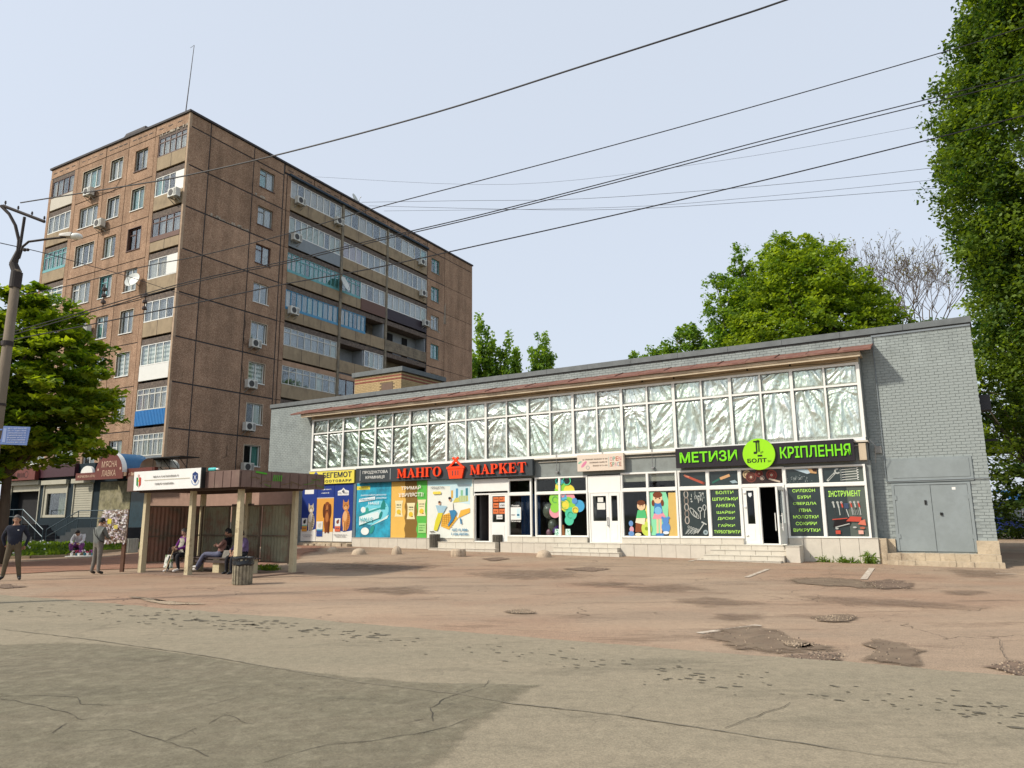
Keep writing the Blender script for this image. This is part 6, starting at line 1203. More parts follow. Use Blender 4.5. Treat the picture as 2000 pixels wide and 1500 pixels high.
M_bag=mat('black_bag',(.016,.018,.02),.25,var=.2,vscale=8,bump=.8,bscale=9); M_bagg=mat('dark_green_bag',(.012,.028,.024),.25,var=.2,vscale=8,bump=.8,bscale=9)
p=gpz(467,1143); ribbed_bin(p.x,p.y+.2,p.z,.255,.66,M_binc,'mottled concrete bin with black liner in front of the bus shelter',18,M_bag)
p=gpz(848,1074); ribbed_bin(p.x,p.y+.2,p.z,.24,.68,M_bind,'dark ribbed bin under the pale biscuit poster',16)
p=gpz(973,1077); ribbed_bin(p.x,p.y+.2,p.z,.25,.70,M_bind,'dark ribbed bin at the steps below the orange opening hours door',16)
p=gpz(1572,1092); ribbed_bin(p.x,p.y+.2,p.z,.265,.74,M_bins,'smooth round bin with dark green bag under the tool shop window',0,M_bagg)
p=gpz(251,1080); ribbed_bin(p.x,p.y+.2,p.z,.3,.66,M_binp,'pale ribbed bin between noticeboard and shelter near the flower bed',16)
M_dome=mat('concrete_dome',(.46,.37,.27),.9,var=.15,vscale=5,bump=.5,dirt=(.27,.2,.14),dirt_scale=4)
for (px,py,r,h,lb,rib) in ((647,1079,.25,.24,'smooth dome below the spaniel poster',0),(698,1084,.30,.27,'low dome at the foot of the turquoise sweets poster',0),(773,1083,.21,.34,'tall narrow dome in front of the striped crisps poster',1),(894,1088,.30,.3,'grooved dome block between the two dark ribbed bins',2),(1063,1089,.29,.28,'round grey dome in front of the tree sticker window',0)):
    p=gpz(px,py); t=thing('concrete_bollard',lb.replace('dome','concrete dome bollard',1),'bollard',Face((p.x,p.y+r,p.z),R(-31)),'concrete dome bollards')
    b=MB(); n=24; prof=[(1,0),(.99,.15),(.93,.4),(.8,.64),(.6,.82),(.35,.94),(.02,1)]
    if rib==2: prof=[(.95,0),(1,.3),(.97,.75),(.85,.97),(.02,1)]
    vs=[];fs=[]
    for r_,zz in prof:
        for j in range(n):
            q=2*math.pi*j/n; k=r*r_*(1-(.08 if rib and j%4==0 else 0)); vs.append((p.x+k*math.cos(q),p.y+r+k*math.sin(q),p.z+h*zz-.01))
    for i in range(len(prof)-1):
        for j in range(n): a=i*n+j; c=i*n+(j+1)%n; fs.append((a,c,c+n,a+n))
    fs.append(tuple(range((len(prof)-1)*n,len(prof)*n))); b.add(vs,fs); b.build('dome',M_dome,t,smooth=(rib==0))
# noticeboard
p=gp(237,1117); NBF=Face((p.x,p.y,0),R(-8)); nb=thing('noticeboard','noticeboard plastered with torn paper scraps on rusty posts','noticeboard',NBF)
b=MB(); b.box(NBF,-.055,.055,0,2.0,-.06,.02); b.build('post',mat('rusty_brown_post',(.13,.065,.04),.8,var=.25),nb); 
b=MB(); b.box(NBF,-.78,.1,.92,1.98,.02,.05); b.build('board',mat('dark_board',(.3,.24,.2),.8,var=.4,vscale=20),nb)
d=Decal(NBF,.051,.0004); rr=random.Random(12); pc=['f0ece4','e4dce8','e9dfd4','7a5a48','f4f0ea','d8c8c0','f2eef2','ead8e4','8a6a56']
for k in range(330):
    a,z=rr.uniform(-.76,.08),rr.uniform(.90,1.98); w,h=rr.uniform(.02,.085),rr.uniform(.02,.075); q=rr.uniform(-.4,.4); c,s=math.cos(q),math.sin(q)
    d.poly(rr.choice(pc) if 0 else pc[k%9],[(a+(x*c-y*s),z+(x*s+y*c)) for x,y in ((-w/2,-h/2),(w/2*rr.uniform(.6,1.2),-h/2),(w/2,h/2*rr.uniform(.5,1.2)),(-w/2,h/2))])
d.rect('e8dc4a',-.52,-.38,1.54,1.70).rect('e4d468',-.28,-.14,1.38,1.5); d.build('paper_scraps',nb)
# ================================================================ people
M_skin=mat('skin',(.42,.24,.16),.6,var=.05); M_skin2=mat('pale_skin',(.5,.31,.23),.6,var=.05)
def cloth(n,c,var=.18): return mat('cloth_'+n,c,.9,var=var,vscale=9,bump=.6,bscale=12)
def figure(name_label,pos,ang,J,rad,mats,hair=None,scale=1.0,hand_dir=None,skin=M_skin,face=True,headr=.1,look=(0,-1,0),group=None):
    """J: joint positions, figure facing -y; mats: dict region->material"""
    F=Face(pos,ang); t=thing('person',name_label,'person',F,group); Mw=Matrix.Translation(pos)@Matrix.Rotation(ang,4,'Z')@Matrix.Scale(scale,4)
    E=[('pelvis','waist','top'),('waist','chest','top'),('chest','neck','top'),('neck','head','skin')]
    for s in 'LR': E+=[('chest',s+'sh','top'),(s+'sh',s+'el','arm'),(s+'el',s+'wr','fore'),(s+'wr',s+'ha','skin'),('pelvis',s+'hip','leg'),(s+'hip',s+'kn','leg'),(s+'kn',s+'an','shin'),(s+'an',s+'to','shoe')]
    DR=dict(pelvis=(.155,.12),waist=(.145,.11),chest=(.165,.125),neck=(.062,.062),head=(.07,.08)); 
    for s in 'LR': DR.update({s+'sh':(.078,.078),s+'el':(.052,.052),s+'wr':(.036,.034),s+'ha':(.036,.022),s+'hip':(.1,.1),s+'kn':(.07,.07),s+'an':(.05,.055),s+'to':(.045,.035)})
    DR.update(rad or {})
    names=list(J.keys()); names.sort(key=lambda n:n!='pelvis'); idx={n:i for i,n in enumerate(names)}
    me=bpy.data.meshes.new('tmp'); me.from_pydata([J[n] for n in names],[(idx[a],idx[b]) for a,b,_ in E],[]); o=bpy.data.objects.new('tmp',me); COL.objects.link(o)
    md=o.modifiers.new('s','SKIN'); md.use_smooth_shade=True
    sv=me.skin_vertices[0].data if len(me.skin_vertices) else None
    if sv is None:
        me.attributes; 
    for n in names: sv[idx[n]].radius=DR[n]
    sv[0].use_root=True
    o.modifiers.new('u','SUBSURF').levels=2
    dg=bpy.context.evaluated_depsgraph_get(); dg.update(); em=bpy.data.meshes.new_from_object(o.evaluated_get(dg))
    V=[Mw@v.co for v in em.vertices]; Fc=[tuple(p.vertices) for p in em.polygons]; cen=[p.center.copy() for p in em.polygons]
    bpy.data.objects.remove(o)
    reg=['top','arm','fore','skin','leg','shin','shoe']; ml=[mats.get(r,skin if r=='skin' else None) or skin for r in reg]
    segs=[(Vector(J[a]),Vector(J[b]),r) for a,b,r in E]
    b=MB(); b.v=[tuple(v) for v in V]; b.f=Fc
    for c in cen:
        best=None
        for p,q,r in segs:
            d=q-p; tt=max(0,min(1,(c-p).dot(d)/max(d.length_squared,1e-9))); dist=(c-p-d*tt).length
            if best is None or dist<best[0]: best=(dist,r)
        b.m.append(reg.index(best[1]))
    # head with face, and hands with five fingers, in the same mesh
    b.mi=3; hd=Vector(J['head']); nk=Vector(J['neck']); up=(hd-nk).normalized(); hc=hd+up*.045; fw=Vector(look).normalized(); fw=(fw-up*fw.dot(up)).normalized(); rt=fw.cross(up)
    def hp(x,y,z): return Mw@(hc+rt*x+fw*y+up*z)
    n_,m_=16,12
    vs=[]
    for i in range(m_+1):
        th=math.pi*i/m_; rz=-math.cos(th); rr_=math.sin(th)
        for j in range(n_):
            q=2*math.pi*j/n_; x=.078*rr_*math.cos(q); y=.096*rr_*math.sin(q); z=.118*rz
            if rz<0: x*=1-.28*(-rz); y=y*(1-.12*(-rz))+.012*(-rz)
            if abs(x)<.02 and y>.06 and -.05<z<.02: y+=.016*(1-abs(z+.02)/.05)
            vs.append(tuple(hp(x,y,z)))
    fs=[(i*n_+j,i*n_+(j+1)%n_,(i+1)*n_+(j+1)%n_,(i+1)*n_+j) for i in range(m_) for j in range(n_)]
    b.add(vs,fs)
    b.tube([hp(0,.09,.012),hp(0,.112,-.03),hp(0,.098,-.038)],[.008,.015,.009],6)
    for sx in (-1,1): b.tube([hp(sx*.078,0,.02),hp(sx*.088,-.012,0),hp(sx*.08,0,-.03)],[.01,.02,.01],6)
    for s in 'LR':
        w=Vector(J[s+'wr']); h=Vector(J[s+'ha']); dr=(h-w).normalized(); sx=1 if s=='L' else -1
        pn=(hand_dir or {}).get(s,Vector((0,-1,0))); pn=Vector(pn); pn=(pn-dr*pn.dot(dr)).normalized(); ac=dr.cross(pn)
        for k,(off,ln) in enumerate(((-.026,.062),(-.009,.074),(.009,.07),(.026,.055))):
            p0=h+ac*off; p1=p0+dr*ln*.5+pn*.006; p2=p1+dr*ln*.35+pn*.022; p3=p2+dr*ln*.1+pn*.022; b.tube([Mw@p0,Mw@p1,Mw@p2,Mw@p3],[.0095,.009,.008,.006],6)
        p0=h-dr*.035+ac*-.03; b.tube([Mw@p0,Mw@(p0-ac*.028+dr*.022+pn*.01),Mw@(p0-ac*.03+dr*.05+pn*.025)],[.012,.011,.008],6)
    body=b.build('body',ml,t,smooth=True)
    e=MB()
    for sx in (-1,1): e.ball(hp(sx*.03,.088,.018),.0095,8,6)
    e.build('eyes',mat('dark_eye',(.02,.015,.012),.3),t)
    e=MB(); e.tube([hp(-.024,.088,-.062),hp(0,.097,-.06),hp(.024,.088,-.062)],.005,5); e.build('mouth',mat('lips',(.3,.1,.08),.5),t)
    e=MB(); 
    for sx in (-1,1): e.tube([hp(sx*.016,.096,.038),hp(sx*.045,.085,.04)],.004,5)
    e.build('eyebrows',_M['dark_eye'],t)
    if hair:
        hm,style=hair; e=MB(); vs=[];fs=[]; n2,m2=20,10
        for i in range(m2+1):
            th=math.pi*(.5+.5*i/m2) if 0 else None
        lo=dict(short=-.01,bob=-.07,scarf=-.09,cap=.03)[style]
        for i in range(m2+1):
            f=i/m2; ph=f*math.pi*.62
            for j in range(n2):
                q=2*math.pi*j/n2; fr=max(0,math.sin(q)); lim=1-(.52 if style!='cap' else .35)*fr**.7; a=ph*lim*(1 if style!='bob' else 1.12); k=1.1+(.05*noise.noise((q*3,f*6,scale*9)))
                vs.append(tuple(hp(.082*k*math.sin(a)*math.cos(q),.1*k*math.sin(a)*math.sin(q)-.006,.122*k*math.cos(a)+.004)))
        fs=[(i*n2+j,(i+1)*n2+j,(i+1)*n2+(j+1)%n2,i*n2+(j+1)%n2) for i in range(m2) for j in range(n2)]
        e.add(vs,fs); e.build('hair' if style!='cap' else 'cap',hm,t,smooth=True)
    return t,Mw
def stand(**k):
    J=dict(pelvis=(0,0,.95),waist=(0,.0,1.12),chest=(0,0,1.33),neck=(0,-.0,1.5),head=(0,-.02,1.6),Lsh=(.185,0,1.42),Lel=(.25,.03,1.14),Lwr=(.25,-.04,.9),Lha=(.25,-.06,.83),Rsh=(-.185,0,1.42),Rel=(-.25,.03,1.14),Rwr=(-.25,-.04,.9),Rha=(-.25,-.06,.83),
      Lhip=(.095,0,.9),Lkn=(.115,-.02,.49),Lan=(.13,.02,.09),Lto=(.15,-.15,.04),Rhip=(-.095,0,.9),Rkn=(-.115,-.02,.49),Ran=(-.13,.02,.09),Rto=(-.15,-.15,.04)); J.update(k); return J
M_shoe=mat('black_shoes',(.02,.02,.022),.5); navy=cloth('navy',(.014,.017,.03)); khaki=cloth('khaki',(.1,.08,.05)); greyj=cloth('grey_jacket',(.13,.14,.13)); greyt=cloth('grey_trousers',(.17,.155,.135))
M_hairg=mat('grey_hair',(.12,.11,.1),.8,var=.3,vscale=20,bump=.8,bscale=50); M_hairb=mat('black_hair',(.012,.01,.01),.6,var=.3,bump=.8,bscale=50)
p=gp(20,1134)
J=stand(Lel=(.31,.1,1.16),Lwr=(.25,.06,.93),Lha=(.2,.1,.88),Rel=(-.31,.1,1.16),Rwr=(-.24,.1,.94),Rha=(-.18,.14,.9),Lkn=(.14,-.02,.49),Lan=(.19,.03,.09),Lto=(.24,-.14,.04),Rkn=(-.15,-.02,.49),Ran=(-.2,.02,.09),Rto=(-.27,-.13,.04))
t,Mw=figure('man in a navy sweater and khaki trousers standing near the utility pole',p,R(22),J,dict(waist=(.17,.14),chest=(.185,.145),pelvis=(.165,.135)),dict(top=navy,arm=navy,fore=navy,leg=khaki,shin=khaki,shoe=M_shoe),(M_hairg,'short'),1.03)
b=MB(); b.box(Face(Mw@Vector((.09,-.155,1.36)),R(22)),-.02,.02,-.015,.015,0,.004); b.build('chest_logo',M_pvc,t)
p=gp(187,1122)
J=stand(Lel=(.22,-.12,1.16),Lwr=(.12,-.3,1.12),Lha=(.09,-.37,1.14),Rel=(-.22,-.12,1.16),Rwr=(-.12,-.3,1.1),Rha=(-.09,-.37,1.12),head=(0,-.04,1.6),Lkn=(.12,-.01,.49),Lan=(.15,.05,.09),Rkn=(-.12,.02,.49),Ran=(-.15,.05,.09),Lto=(.18,-.12,.04),Rto=(-.18,-.12,.04))
t,Mw=figure('man in a grey jacket seen from behind facing the noticeboard',p,R(158),J,dict(waist=(.165,.135),chest=(.18,.14)),dict(top=greyj,arm=greyj,fore=greyj,leg=greyt,shin=greyt,shoe=M_shoe),(M_hairb,'cap'),.98)
b=MB(); b.tube([Mw@Vector(q) for q in ((.13,.1,1.45),(0,.16,1.25),(-.17,.1,1.05),(-.19,-.03,1.0))],.012,5); b.build('bag_strap',M_black,t)
# seated woman with flowers
p=gpz(152,1084); purp=cloth('purple_floral',(.2,.06,.22),.4); whit=cloth('white_shawl',(.6,.6,.62)); 
J=dict(pelvis=(0,.1,.42),waist=(0,.05,.56),chest=(0,-.1,.74),neck=(0,-.22,.86),head=(0,-.3,.92),Lsh=(.18,-.1,.82),Lel=(.24,-.25,.6),Lwr=(.12,-.45,.5),Lha=(.08,-.52,.48),Rsh=(-.18,-.1,.82),Rel=(-.24,-.25,.6),Rwr=(-.12,-.45,.5),Rha=(-.08,-.52,.48),Lhip=(.1,.05,.4),Lkn=(.2,-.35,.48),Lan=(.18,-.3,.1),Lto=(.2,-.46,.05),Rhip=(-.1,.05,.4),Rkn=(-.2,-.35,.48),Ran=(-.18,-.3,.1),Rto=(-.2,-.46,.05))
t,Mw=figure('woman in a white shawl and purple floral dress seated by the flower bed',p,R(15),J,dict(Lkn=(.12,.12),Rkn=(.12,.12),Lhip=(.15,.14),Rhip=(.15,.14)),dict(top=whit,arm=whit,fore=whit,leg=purp,shin=purp,shoe=M_skin2),(M_hairb,'short'),1.08,look=(0,-1,-.5))
b=MB(); f=Face(p,R(15)); b.box(f,-.2,.2,0,.3,-.35,.1); b.build('stool',M_stair,t)
q=gpz(160,1086)+Vector((.2,-.5,0)); t=thing('flower_stall_goods','small pots and bunches of flowers laid before the seated woman','flowers',Face(q,0)); rr=random.Random(3)
b=MB(); b.box(Face(q,0),-.5,.6,0,.04,-.3,.3); b.build('cloth_sheet',M_pvc,t)
for k in range(6):
    x=-.35+k*.17; b=MB(); b.lathe(q+Vector((x,rr.uniform(-.1,.1),.04)),[(.045,0),(.06,.12)],8); pot=b.build('pot',mat('teal_pot',(.03,.15,.2),.5) if k%2 else M_pvc,t)
    b=MB(); [b.ball(q+Vector((x+rr.uniform(-.06,.06),rr.uniform(-.1,.1),.22+rr.uniform(-.04,.06))),.025,6,4) for _ in range(6)]; b.build('blossom',flat(('e8d8e0','c83a6a','b04ab0')[k%3]),t)
# shelter people
def on_shel(a,z,d): return Vector(SH.P(a,z,d))
SA=SH.ang
purple=cloth('purple_coat',(.13,.015,.17)); patt=cloth('patterned_scarf',(.42,.4,.33),.6); blk=cloth('black',(.015,.015,.02)); jeans=cloth('blue_grey_jeans',(.12,.13,.2)); vest=cloth('black_vest',(.013,.01,.014)); pinks=cloth('dusty_pink_sleeve',(.22,.12,.1)); lil=cloth('lilac_check',(.17,.12,.24),.3)
def sit(**k):
    J=dict(pelvis=(0,.05,.58),waist=(0,.06,.74),chest=(0,.02,.95),neck=(0,-.02,1.1),head=(0,-.05,1.2),Lsh=(.17,0,1.04),Lel=(.23,-.12,.8),Lwr=(.1,-.33,.74),Lha=(.06,-.39,.74),Rsh=(-.17,0,1.04),Rel=(-.23,-.12,.8),Rwr=(-.1,-.33,.74),Rha=(-.06,-.39,.74),Lhip=(.1,0,.55),Lkn=(.13,-.42,.53),Lan=(.13,-.4,.09),Lto=(.14,-.56,.05),Rhip=(-.1,0,.55),Rkn=(-.13,-.42,.53),Ran=(-.13,-.4,.09),Rto=(-.14,-.56,.05)); J.update(k); return J
t,Mw=figure('elderly woman in a purple coat holding a cane inside the shelter',on_shel(-3.5,0.035,-.78),SA+R(8),sit(Lwr=(.05,-.36,.72),Lha=(.0,-.42,.73),Rwr=(-.06,-.36,.74),Rha=(-.02,-.42,.75),Lan=(.16,-.35,.09),Ran=(-.14,-.5,.09),Rto=(-.16,-.66,.05)),dict(chest=(.19,.15),waist=(.18,.15)),dict(top=purple,arm=purple,fore=purple,leg=blk,shin=blk,shoe=mat('white_shoes',(.6,.58,.55),.5)),(M_hairg,'bob'),.98,skin=M_skin2)
b=MB(); b.grid(lambda u,v:Mw@Vector((-.1+.2*u+.03*math.sin(v*7),-.155-.03*math.sin(u*3.1),1.06-.45*v)),8,12); b.build('scarf',patt,t,smooth=True)
cn=thing('walking_cane','pale wooden walking cane held by the woman in purple','walking cane',Face(Mw@Vector((-.02,-.5,.4)),SA)); b=MB(); b.tube([Mw@Vector(v) for v in ((-.12,-.62,.0),(.02,-.44,.78),(.02,-.40,.82),(.02,-.33,.80))],.014,8); b.build('shaft',mat('pale_wood',(.5,.36,.2),.5),cn)
bgp=Mw@Vector((-.2,-.42,.36)); hb=thing('shopping_bag','green and white patterned shopping bag hanging beside the cane','bag',Face(bgp,SA)); b=MB(); f=Face(bgp,SA); b.hexa(f,[(-.17,-.2,-.04),(.17,-.22,-.04),(.15,.18,-.03),(-.14,.18,-.03),(-.17,-.2,.06),(.17,-.22,.06),(.15,.18,.03),(-.14,.18,.03)]); b.build('bag_body',mat('leafy_print_cloth',(.6,.6,.55),.8,var=.2,dirt=(.1,.16,.06),dirt_scale=9,dirt_lo=.5,dirt_hi=.56),hb); b=MB(); b.tube([f.P(-.1,.18,0),f.P(-.02,.4,0),f.P(.06,.4,0),f.P(.1,.18,0)],.01,5); b.build('strap',M_shoe,hb)
# lounging man, profile to the left
J=dict(pelvis=(0,.05,.58),waist=(0,.16,.72),chest=(0,.28,.92),neck=(0,.30,1.09),head=(0,.27,1.2),Lsh=(.18,.26,1.02),Lel=(.24,.1,.82),Lwr=(.06,-.06,.86),Lha=(0,-.08,.88),Rsh=(-.18,.26,1.02),Rel=(-.24,.1,.8),Rwr=(-.06,-.08,.82),Rha=(.02,-.09,.84),Lhip=(.1,0,.56),Lkn=(.1,-.42,.60),Lan=(.06,-.66,.2),Lto=(.07,-.8,.2),Rhip=(-.1,0,.55),Rkn=(-.1,-.43,.54),Ran=(-.02,-.7,.12),Rto=(-.02,-.85,.12))
t,Mw=figure('man in a black vest leaning back with crossed arms on the shelter bench',on_shel(-2.25,0.0,-1.1),SA+R(-62),J,dict(chest=(.18,.15),waist=(.175,.15)),dict(top=vest,arm=pinks,fore=pinks,leg=jeans,shin=jeans,shoe=_M['white_shoes']),(M_hairb,'short'),1.0)
J=sit(Lha=(.05,-.34,.62),Rha=(-.05,-.34,.62))
t,Mw=figure('person in a lilac checked jacket on the bench behind the corner post',on_shel(-1.2,0.0,-1.1),SA+R(-5),J,dict(chest=(.18,.15),waist=(.18,.16)),dict(top=lil,arm=lil,fore=lil,leg=blk,shin=blk,shoe=M_shoe),(M_hairb,'bob'),.98)
hb=thing('handbag','grey handbag standing on the bench beside the leaning man','bag',SH.at(-1.72,.49,-1.0)); f=SH.at(-1.72,.49,-1.0); b=MB(); b.hexa(f,[(-.17,0,-.07),(.17,0,-.07),(.13,.22,-.03),(-.13,.22,-.03),(-.17,0,.07),(.17,0,.07),(.13,.22,.03),(-.13,.22,.03)]); b.build('bag_body',cloth('bag_grey',(.2,.19,.17)),hb); b=MB(); b.tube([f.P(-.1,.2,0),f.P(-.05,.36,0),f.P(.05,.36,0),f.P(.1,.2,0)],.012,6); b.build('strap',M_black,hb)
# ================================================================ pole, wires
PY=15.0; pb=Vector((-10.86,PY,0))
pole=thing('utility_pole','tapered concrete utility pole with steel brackets and a street lamp arm','utility pole',Face(pb,0))
M_polec=mat('pole_concrete',(.17,.135,.095),.9,var=.15,vscale=2,bump=.3,dirt=(.12,.09,.07),stretch=(1,1,.3)); M_dk=mat('dark_rusted_steel',(.03,.022,.02),.7,var=.3)
b=MB(); b.tube([pb,pb+Vector((.05,0,7.05))],[.128,.088],20); b.build('shaft',M_polec,pole,smooth=True)
b=MB(); b.tube([pb+Vector((.045,0,6.65)),pb+Vector((.05,0,7.0))],.115,16); b.tube([pb+Vector((.05,0,7.0)),dp(26,515,PY)],[.095,.085],12); b.tube([pb+Vector((.03,0,5.35)),pb+Vector((.03,0,5.45))],.118,16); b.tube([pb+Vector((.02,0,4.05)),pb+Vector((.02,0,4.1))],.125,16); b.build('clamp',M_dk,pole)
q=lambda x,y:dp(x,y,PY)
b=MB(); b.tube([q(26,516),q(36,490)],[.085,.05],10); b.tube([q(34,500),q(37,470),q(30,440),q(18,418),q(2,402)],.035,8); b.tube([q(36,500),q(41,470),q(48,424)],.03,8); b.tube([q(6,402),q(87,433)],.035,8); b.build('bracket',M_dk,pole)
for x,y in ((10,402),(35,412),(62,423),(86,432)):
    m=q(x,y); b=MB(); b.tube([m,m+Vector((0,0,.12))],.01,6); b.lathe(m+Vector((0,0,.05)),[(.016,0),(.026,.02),(.014,.035),(.022,.05),(.008,.07)],8); b.build('insulator',M_dk,pole)
b=MB(); b.tube([q(37,505),q(44,482),q(56,472),q(100,466),q(128,463)],.026,8); arm=b.build('lamp_arm',M_dk,pole)
lp=q(140,461); f=Face(lp,0); b=MB(); b.hexa(f,[(-.24,-.02,-.08),(.02,-.03,-.09),(.02,.07,-.07),(-.24,.05,-.05),(-.24,-.02,.08),(.02,-.03,.09),(.02,.07,.07),(-.24,.05,.05)]); b.build('lamp_housing',mat('aged_white_metal',(.4,.38,.34),.5,var=.15),arm)
b=MB(); b.ball(lp+Vector((.1,0,-.01)),(.14,.09,.075),14,8); b.build('lamp_lens',M_lamp,arm,smooth=True)
for x,y in ((48,488),(283,0)):
    if y: m=q(x,y); b=MB(); b.ball(m,.04,8,6); b.ball(m+Vector((.07,0,0)),.035,8,6); b.build('insulator',M_dk,pole)
f=Face(dp(-2,850,14.8),R(4)); b=MB(); b.hexa(f,[(.05,-.19,0),(.58,-.21,0),(.61,.17,0),(.08,.19,0),(.05,-.19,.02),(.58,-.21,.02),(.61,.17,.02),(.08,.19,.02)]); b.box(f,-.2,.06,.1,.13,0,.02); b.box(f,-.2,.06,-.12,-.09,0,.02); sg=b.build('stop_timetable_plate',mat('faded_blue_plate',(.16,.24,.5),.4,var=.1),pole)
d=Decal(f,.021); d.rect('a8b8e0',.09,.15,-.15,.14)
for k in range(7): d.scrawl('c8d0e8',.18,.54,-.16+k*.048,.026,k+70)
d.build('print',sg)
def wire(pts,Y0,Y1,r,label,group='overhead wires crossing the sky'):
    P0=dp(*pts[0],Y0); P1=dp(*pts[-1],Y1); n=Vector((P1.y-P0.y,-(P1.x-P0.x),0)); O=Vector((0,0,CAM_Z)); Q=[P0]
    for (x,y) in pts[1:-1]:
        dd=ray(x,y); den=dd.dot(n)
        if abs(den)<1e-6: continue
        tt=(P0-O).dot(n)/den; Q.append(O+dd*tt)
    Q.append(P1)
    # smooth
    S_=[]
    for i in range(len(Q)-1):
        p0=Q[max(i-1,0)];p1=Q[i];p2=Q[i+1];p3=Q[min(i+2,len(Q)-1)]
        for k in range(6):
            t=k/6; S_.append(.5*((2*p1)+(p2-p0)*t+(2*p0-5*p1+4*p2-p3)*t*t+(3*p1-p0-3*p2+p3)*t**3))
    S_.append(Q[-1])
    b=MB(); b.tube(S_,r,5); o=b.build('overhead_wire',M_wire); tag(o,label,'overhead wire',group)
M_wire=mat('black_cable',(.02,.02,.024),.6,var=0)
wire([(40,396),(80,389.6),(248,363),(358,344),(560,298),(850,220),(1150,125),(1400,45),(1535,0),(1900,-130)],15,8,.014,'thick wire rising from the pole insulator to the top edge')
wire([(30,578),(127,559.5),(277,521.6),(399,497.6),(560,457),(728,407.6),(940,352),(1200,283),(1500,200),(1865,95),(2100,20)],16,13,.011,'wire meeting the block roof edge and climbing to the tall tree top')
wire([(0,655),(200,598),(350,555),(480,525),(558,510),(735,467),(940,419),(1200,352),(1500,272),(1850,184),(2100,118)],16,14,.012,'upper one of the close pair of wires in the middle of the sky')
wire([(0,661),(200,603),(350,559),(480,529),(558,514),(735,471),(940,423),(1200,357),(1500,279),(1850,193),(2100,130)],16,14,.012,'lower one of the close pair of wires in the middle of the sky')
wire([(0,668),(201,629),(404,587),(560,554),(728,524),(940,478),(1200,420),(1500,350),(1825,270),(2100,200)],16,14,.014,'lowest thick wire running from the block to the tall tree')
wire([(-20,470),(86,494),(168,517),(260,543),(400,590)],14,30,.01,'thin wire dropping from the upper left past the lamp')
wire([(706,395),(900,392),(1140,388),(1500,362),(1845,325),(2100,290)],55,40,.014,'highest faint line leaving the roof aerial dish')
wire([(720,402),(1150,410),(1500,392),(1845,366),(2100,350)],55,40,.014,'faint line sagging lowest beyond the roof dish')
wire([(750,412),(1200,405),(1500,383),(1845,349),(2100,322)],55,40,.012,'faint line between two others beyond the roof dish')
wire([(610,345),(1000,360),(1400,315),(1830,240),(2100,180)],60,45,.010,'very faint line above the others right of the block')
wire([(1660,560),(1770,520),(1880,482),(2050,420)],55,40,.016,'short faint line over the bare tree')
for (x,y,Y) in ((203,578,16.5),(283,590,16.5)):
    m=dp(x,y,Y); t=thing('line_insulator','dark insulator string hanging on the wires %s'%('beside the white dish' if x>250 else 'before the teal framed window'),'insulator',Face(m,0),'insulator strings'); b=MB(); b.tube([m+Vector((0,0,.28)),m+Vector((0,0,-.28))],.012,6); b.build('rod',M_dk,t)
    for k in range(3): b=MB(); b.lathe(m+Vector((0,0,-.2+k*.16)),[(.02,0),(.06,.02),(.05,.08),(.02,.1)],10); b.build('disc',mat('dark_glass_insulator',(.05,.03,.02),.25),t)
# ================================================================ vegetation
def leaf_material(name,dark,light):
    m=bpy.data.materials.new(name); m.use_nodes=True; nt=m.node_tree; nt.nodes.clear(); L=nt.links.new
    o=nt.nodes.new('ShaderNodeOutputMaterial'); at=nt.nodes.new('ShaderNodeAttribute'); at.attribute_name='tone'
    mx=nt.nodes.new('ShaderNodeMixRGB'); mx.inputs[1].default_value=dark+(1,); mx.inputs[2].default_value=light+(1,); L(at.outputs['Fac'],mx.inputs[0])
    d=nt.nodes.new('ShaderNodeBsdfPrincipled'); d.inputs['Roughness'].default_value=.55; d.inputs['Specular IOR Level'].default_value=.35; L(mx.outputs[0],d.inputs['Base Color'])
    t=nt.nodes.new('ShaderNodeBsdfTranslucent'); mu=nt.nodes.new('ShaderNodeMixRGB'); mu.blend_type='MULTIPLY'; mu.inputs[0].default_value=1; mu.inputs[2].default_value=(1.5,1.4,.5,1); L(mx.outputs[0],mu.inputs[1]); L(mu.outputs[0],t.inputs[0])
    s=nt.nodes.new('ShaderNodeMixShader'); s.inputs[0].default_value=.5; L(d.outputs[0],s.inputs[1]); L(t.outputs[0],s.inputs[2]); L(s.outputs[0],o.inputs[0]); return m
rng=np.random.default_rng(5)
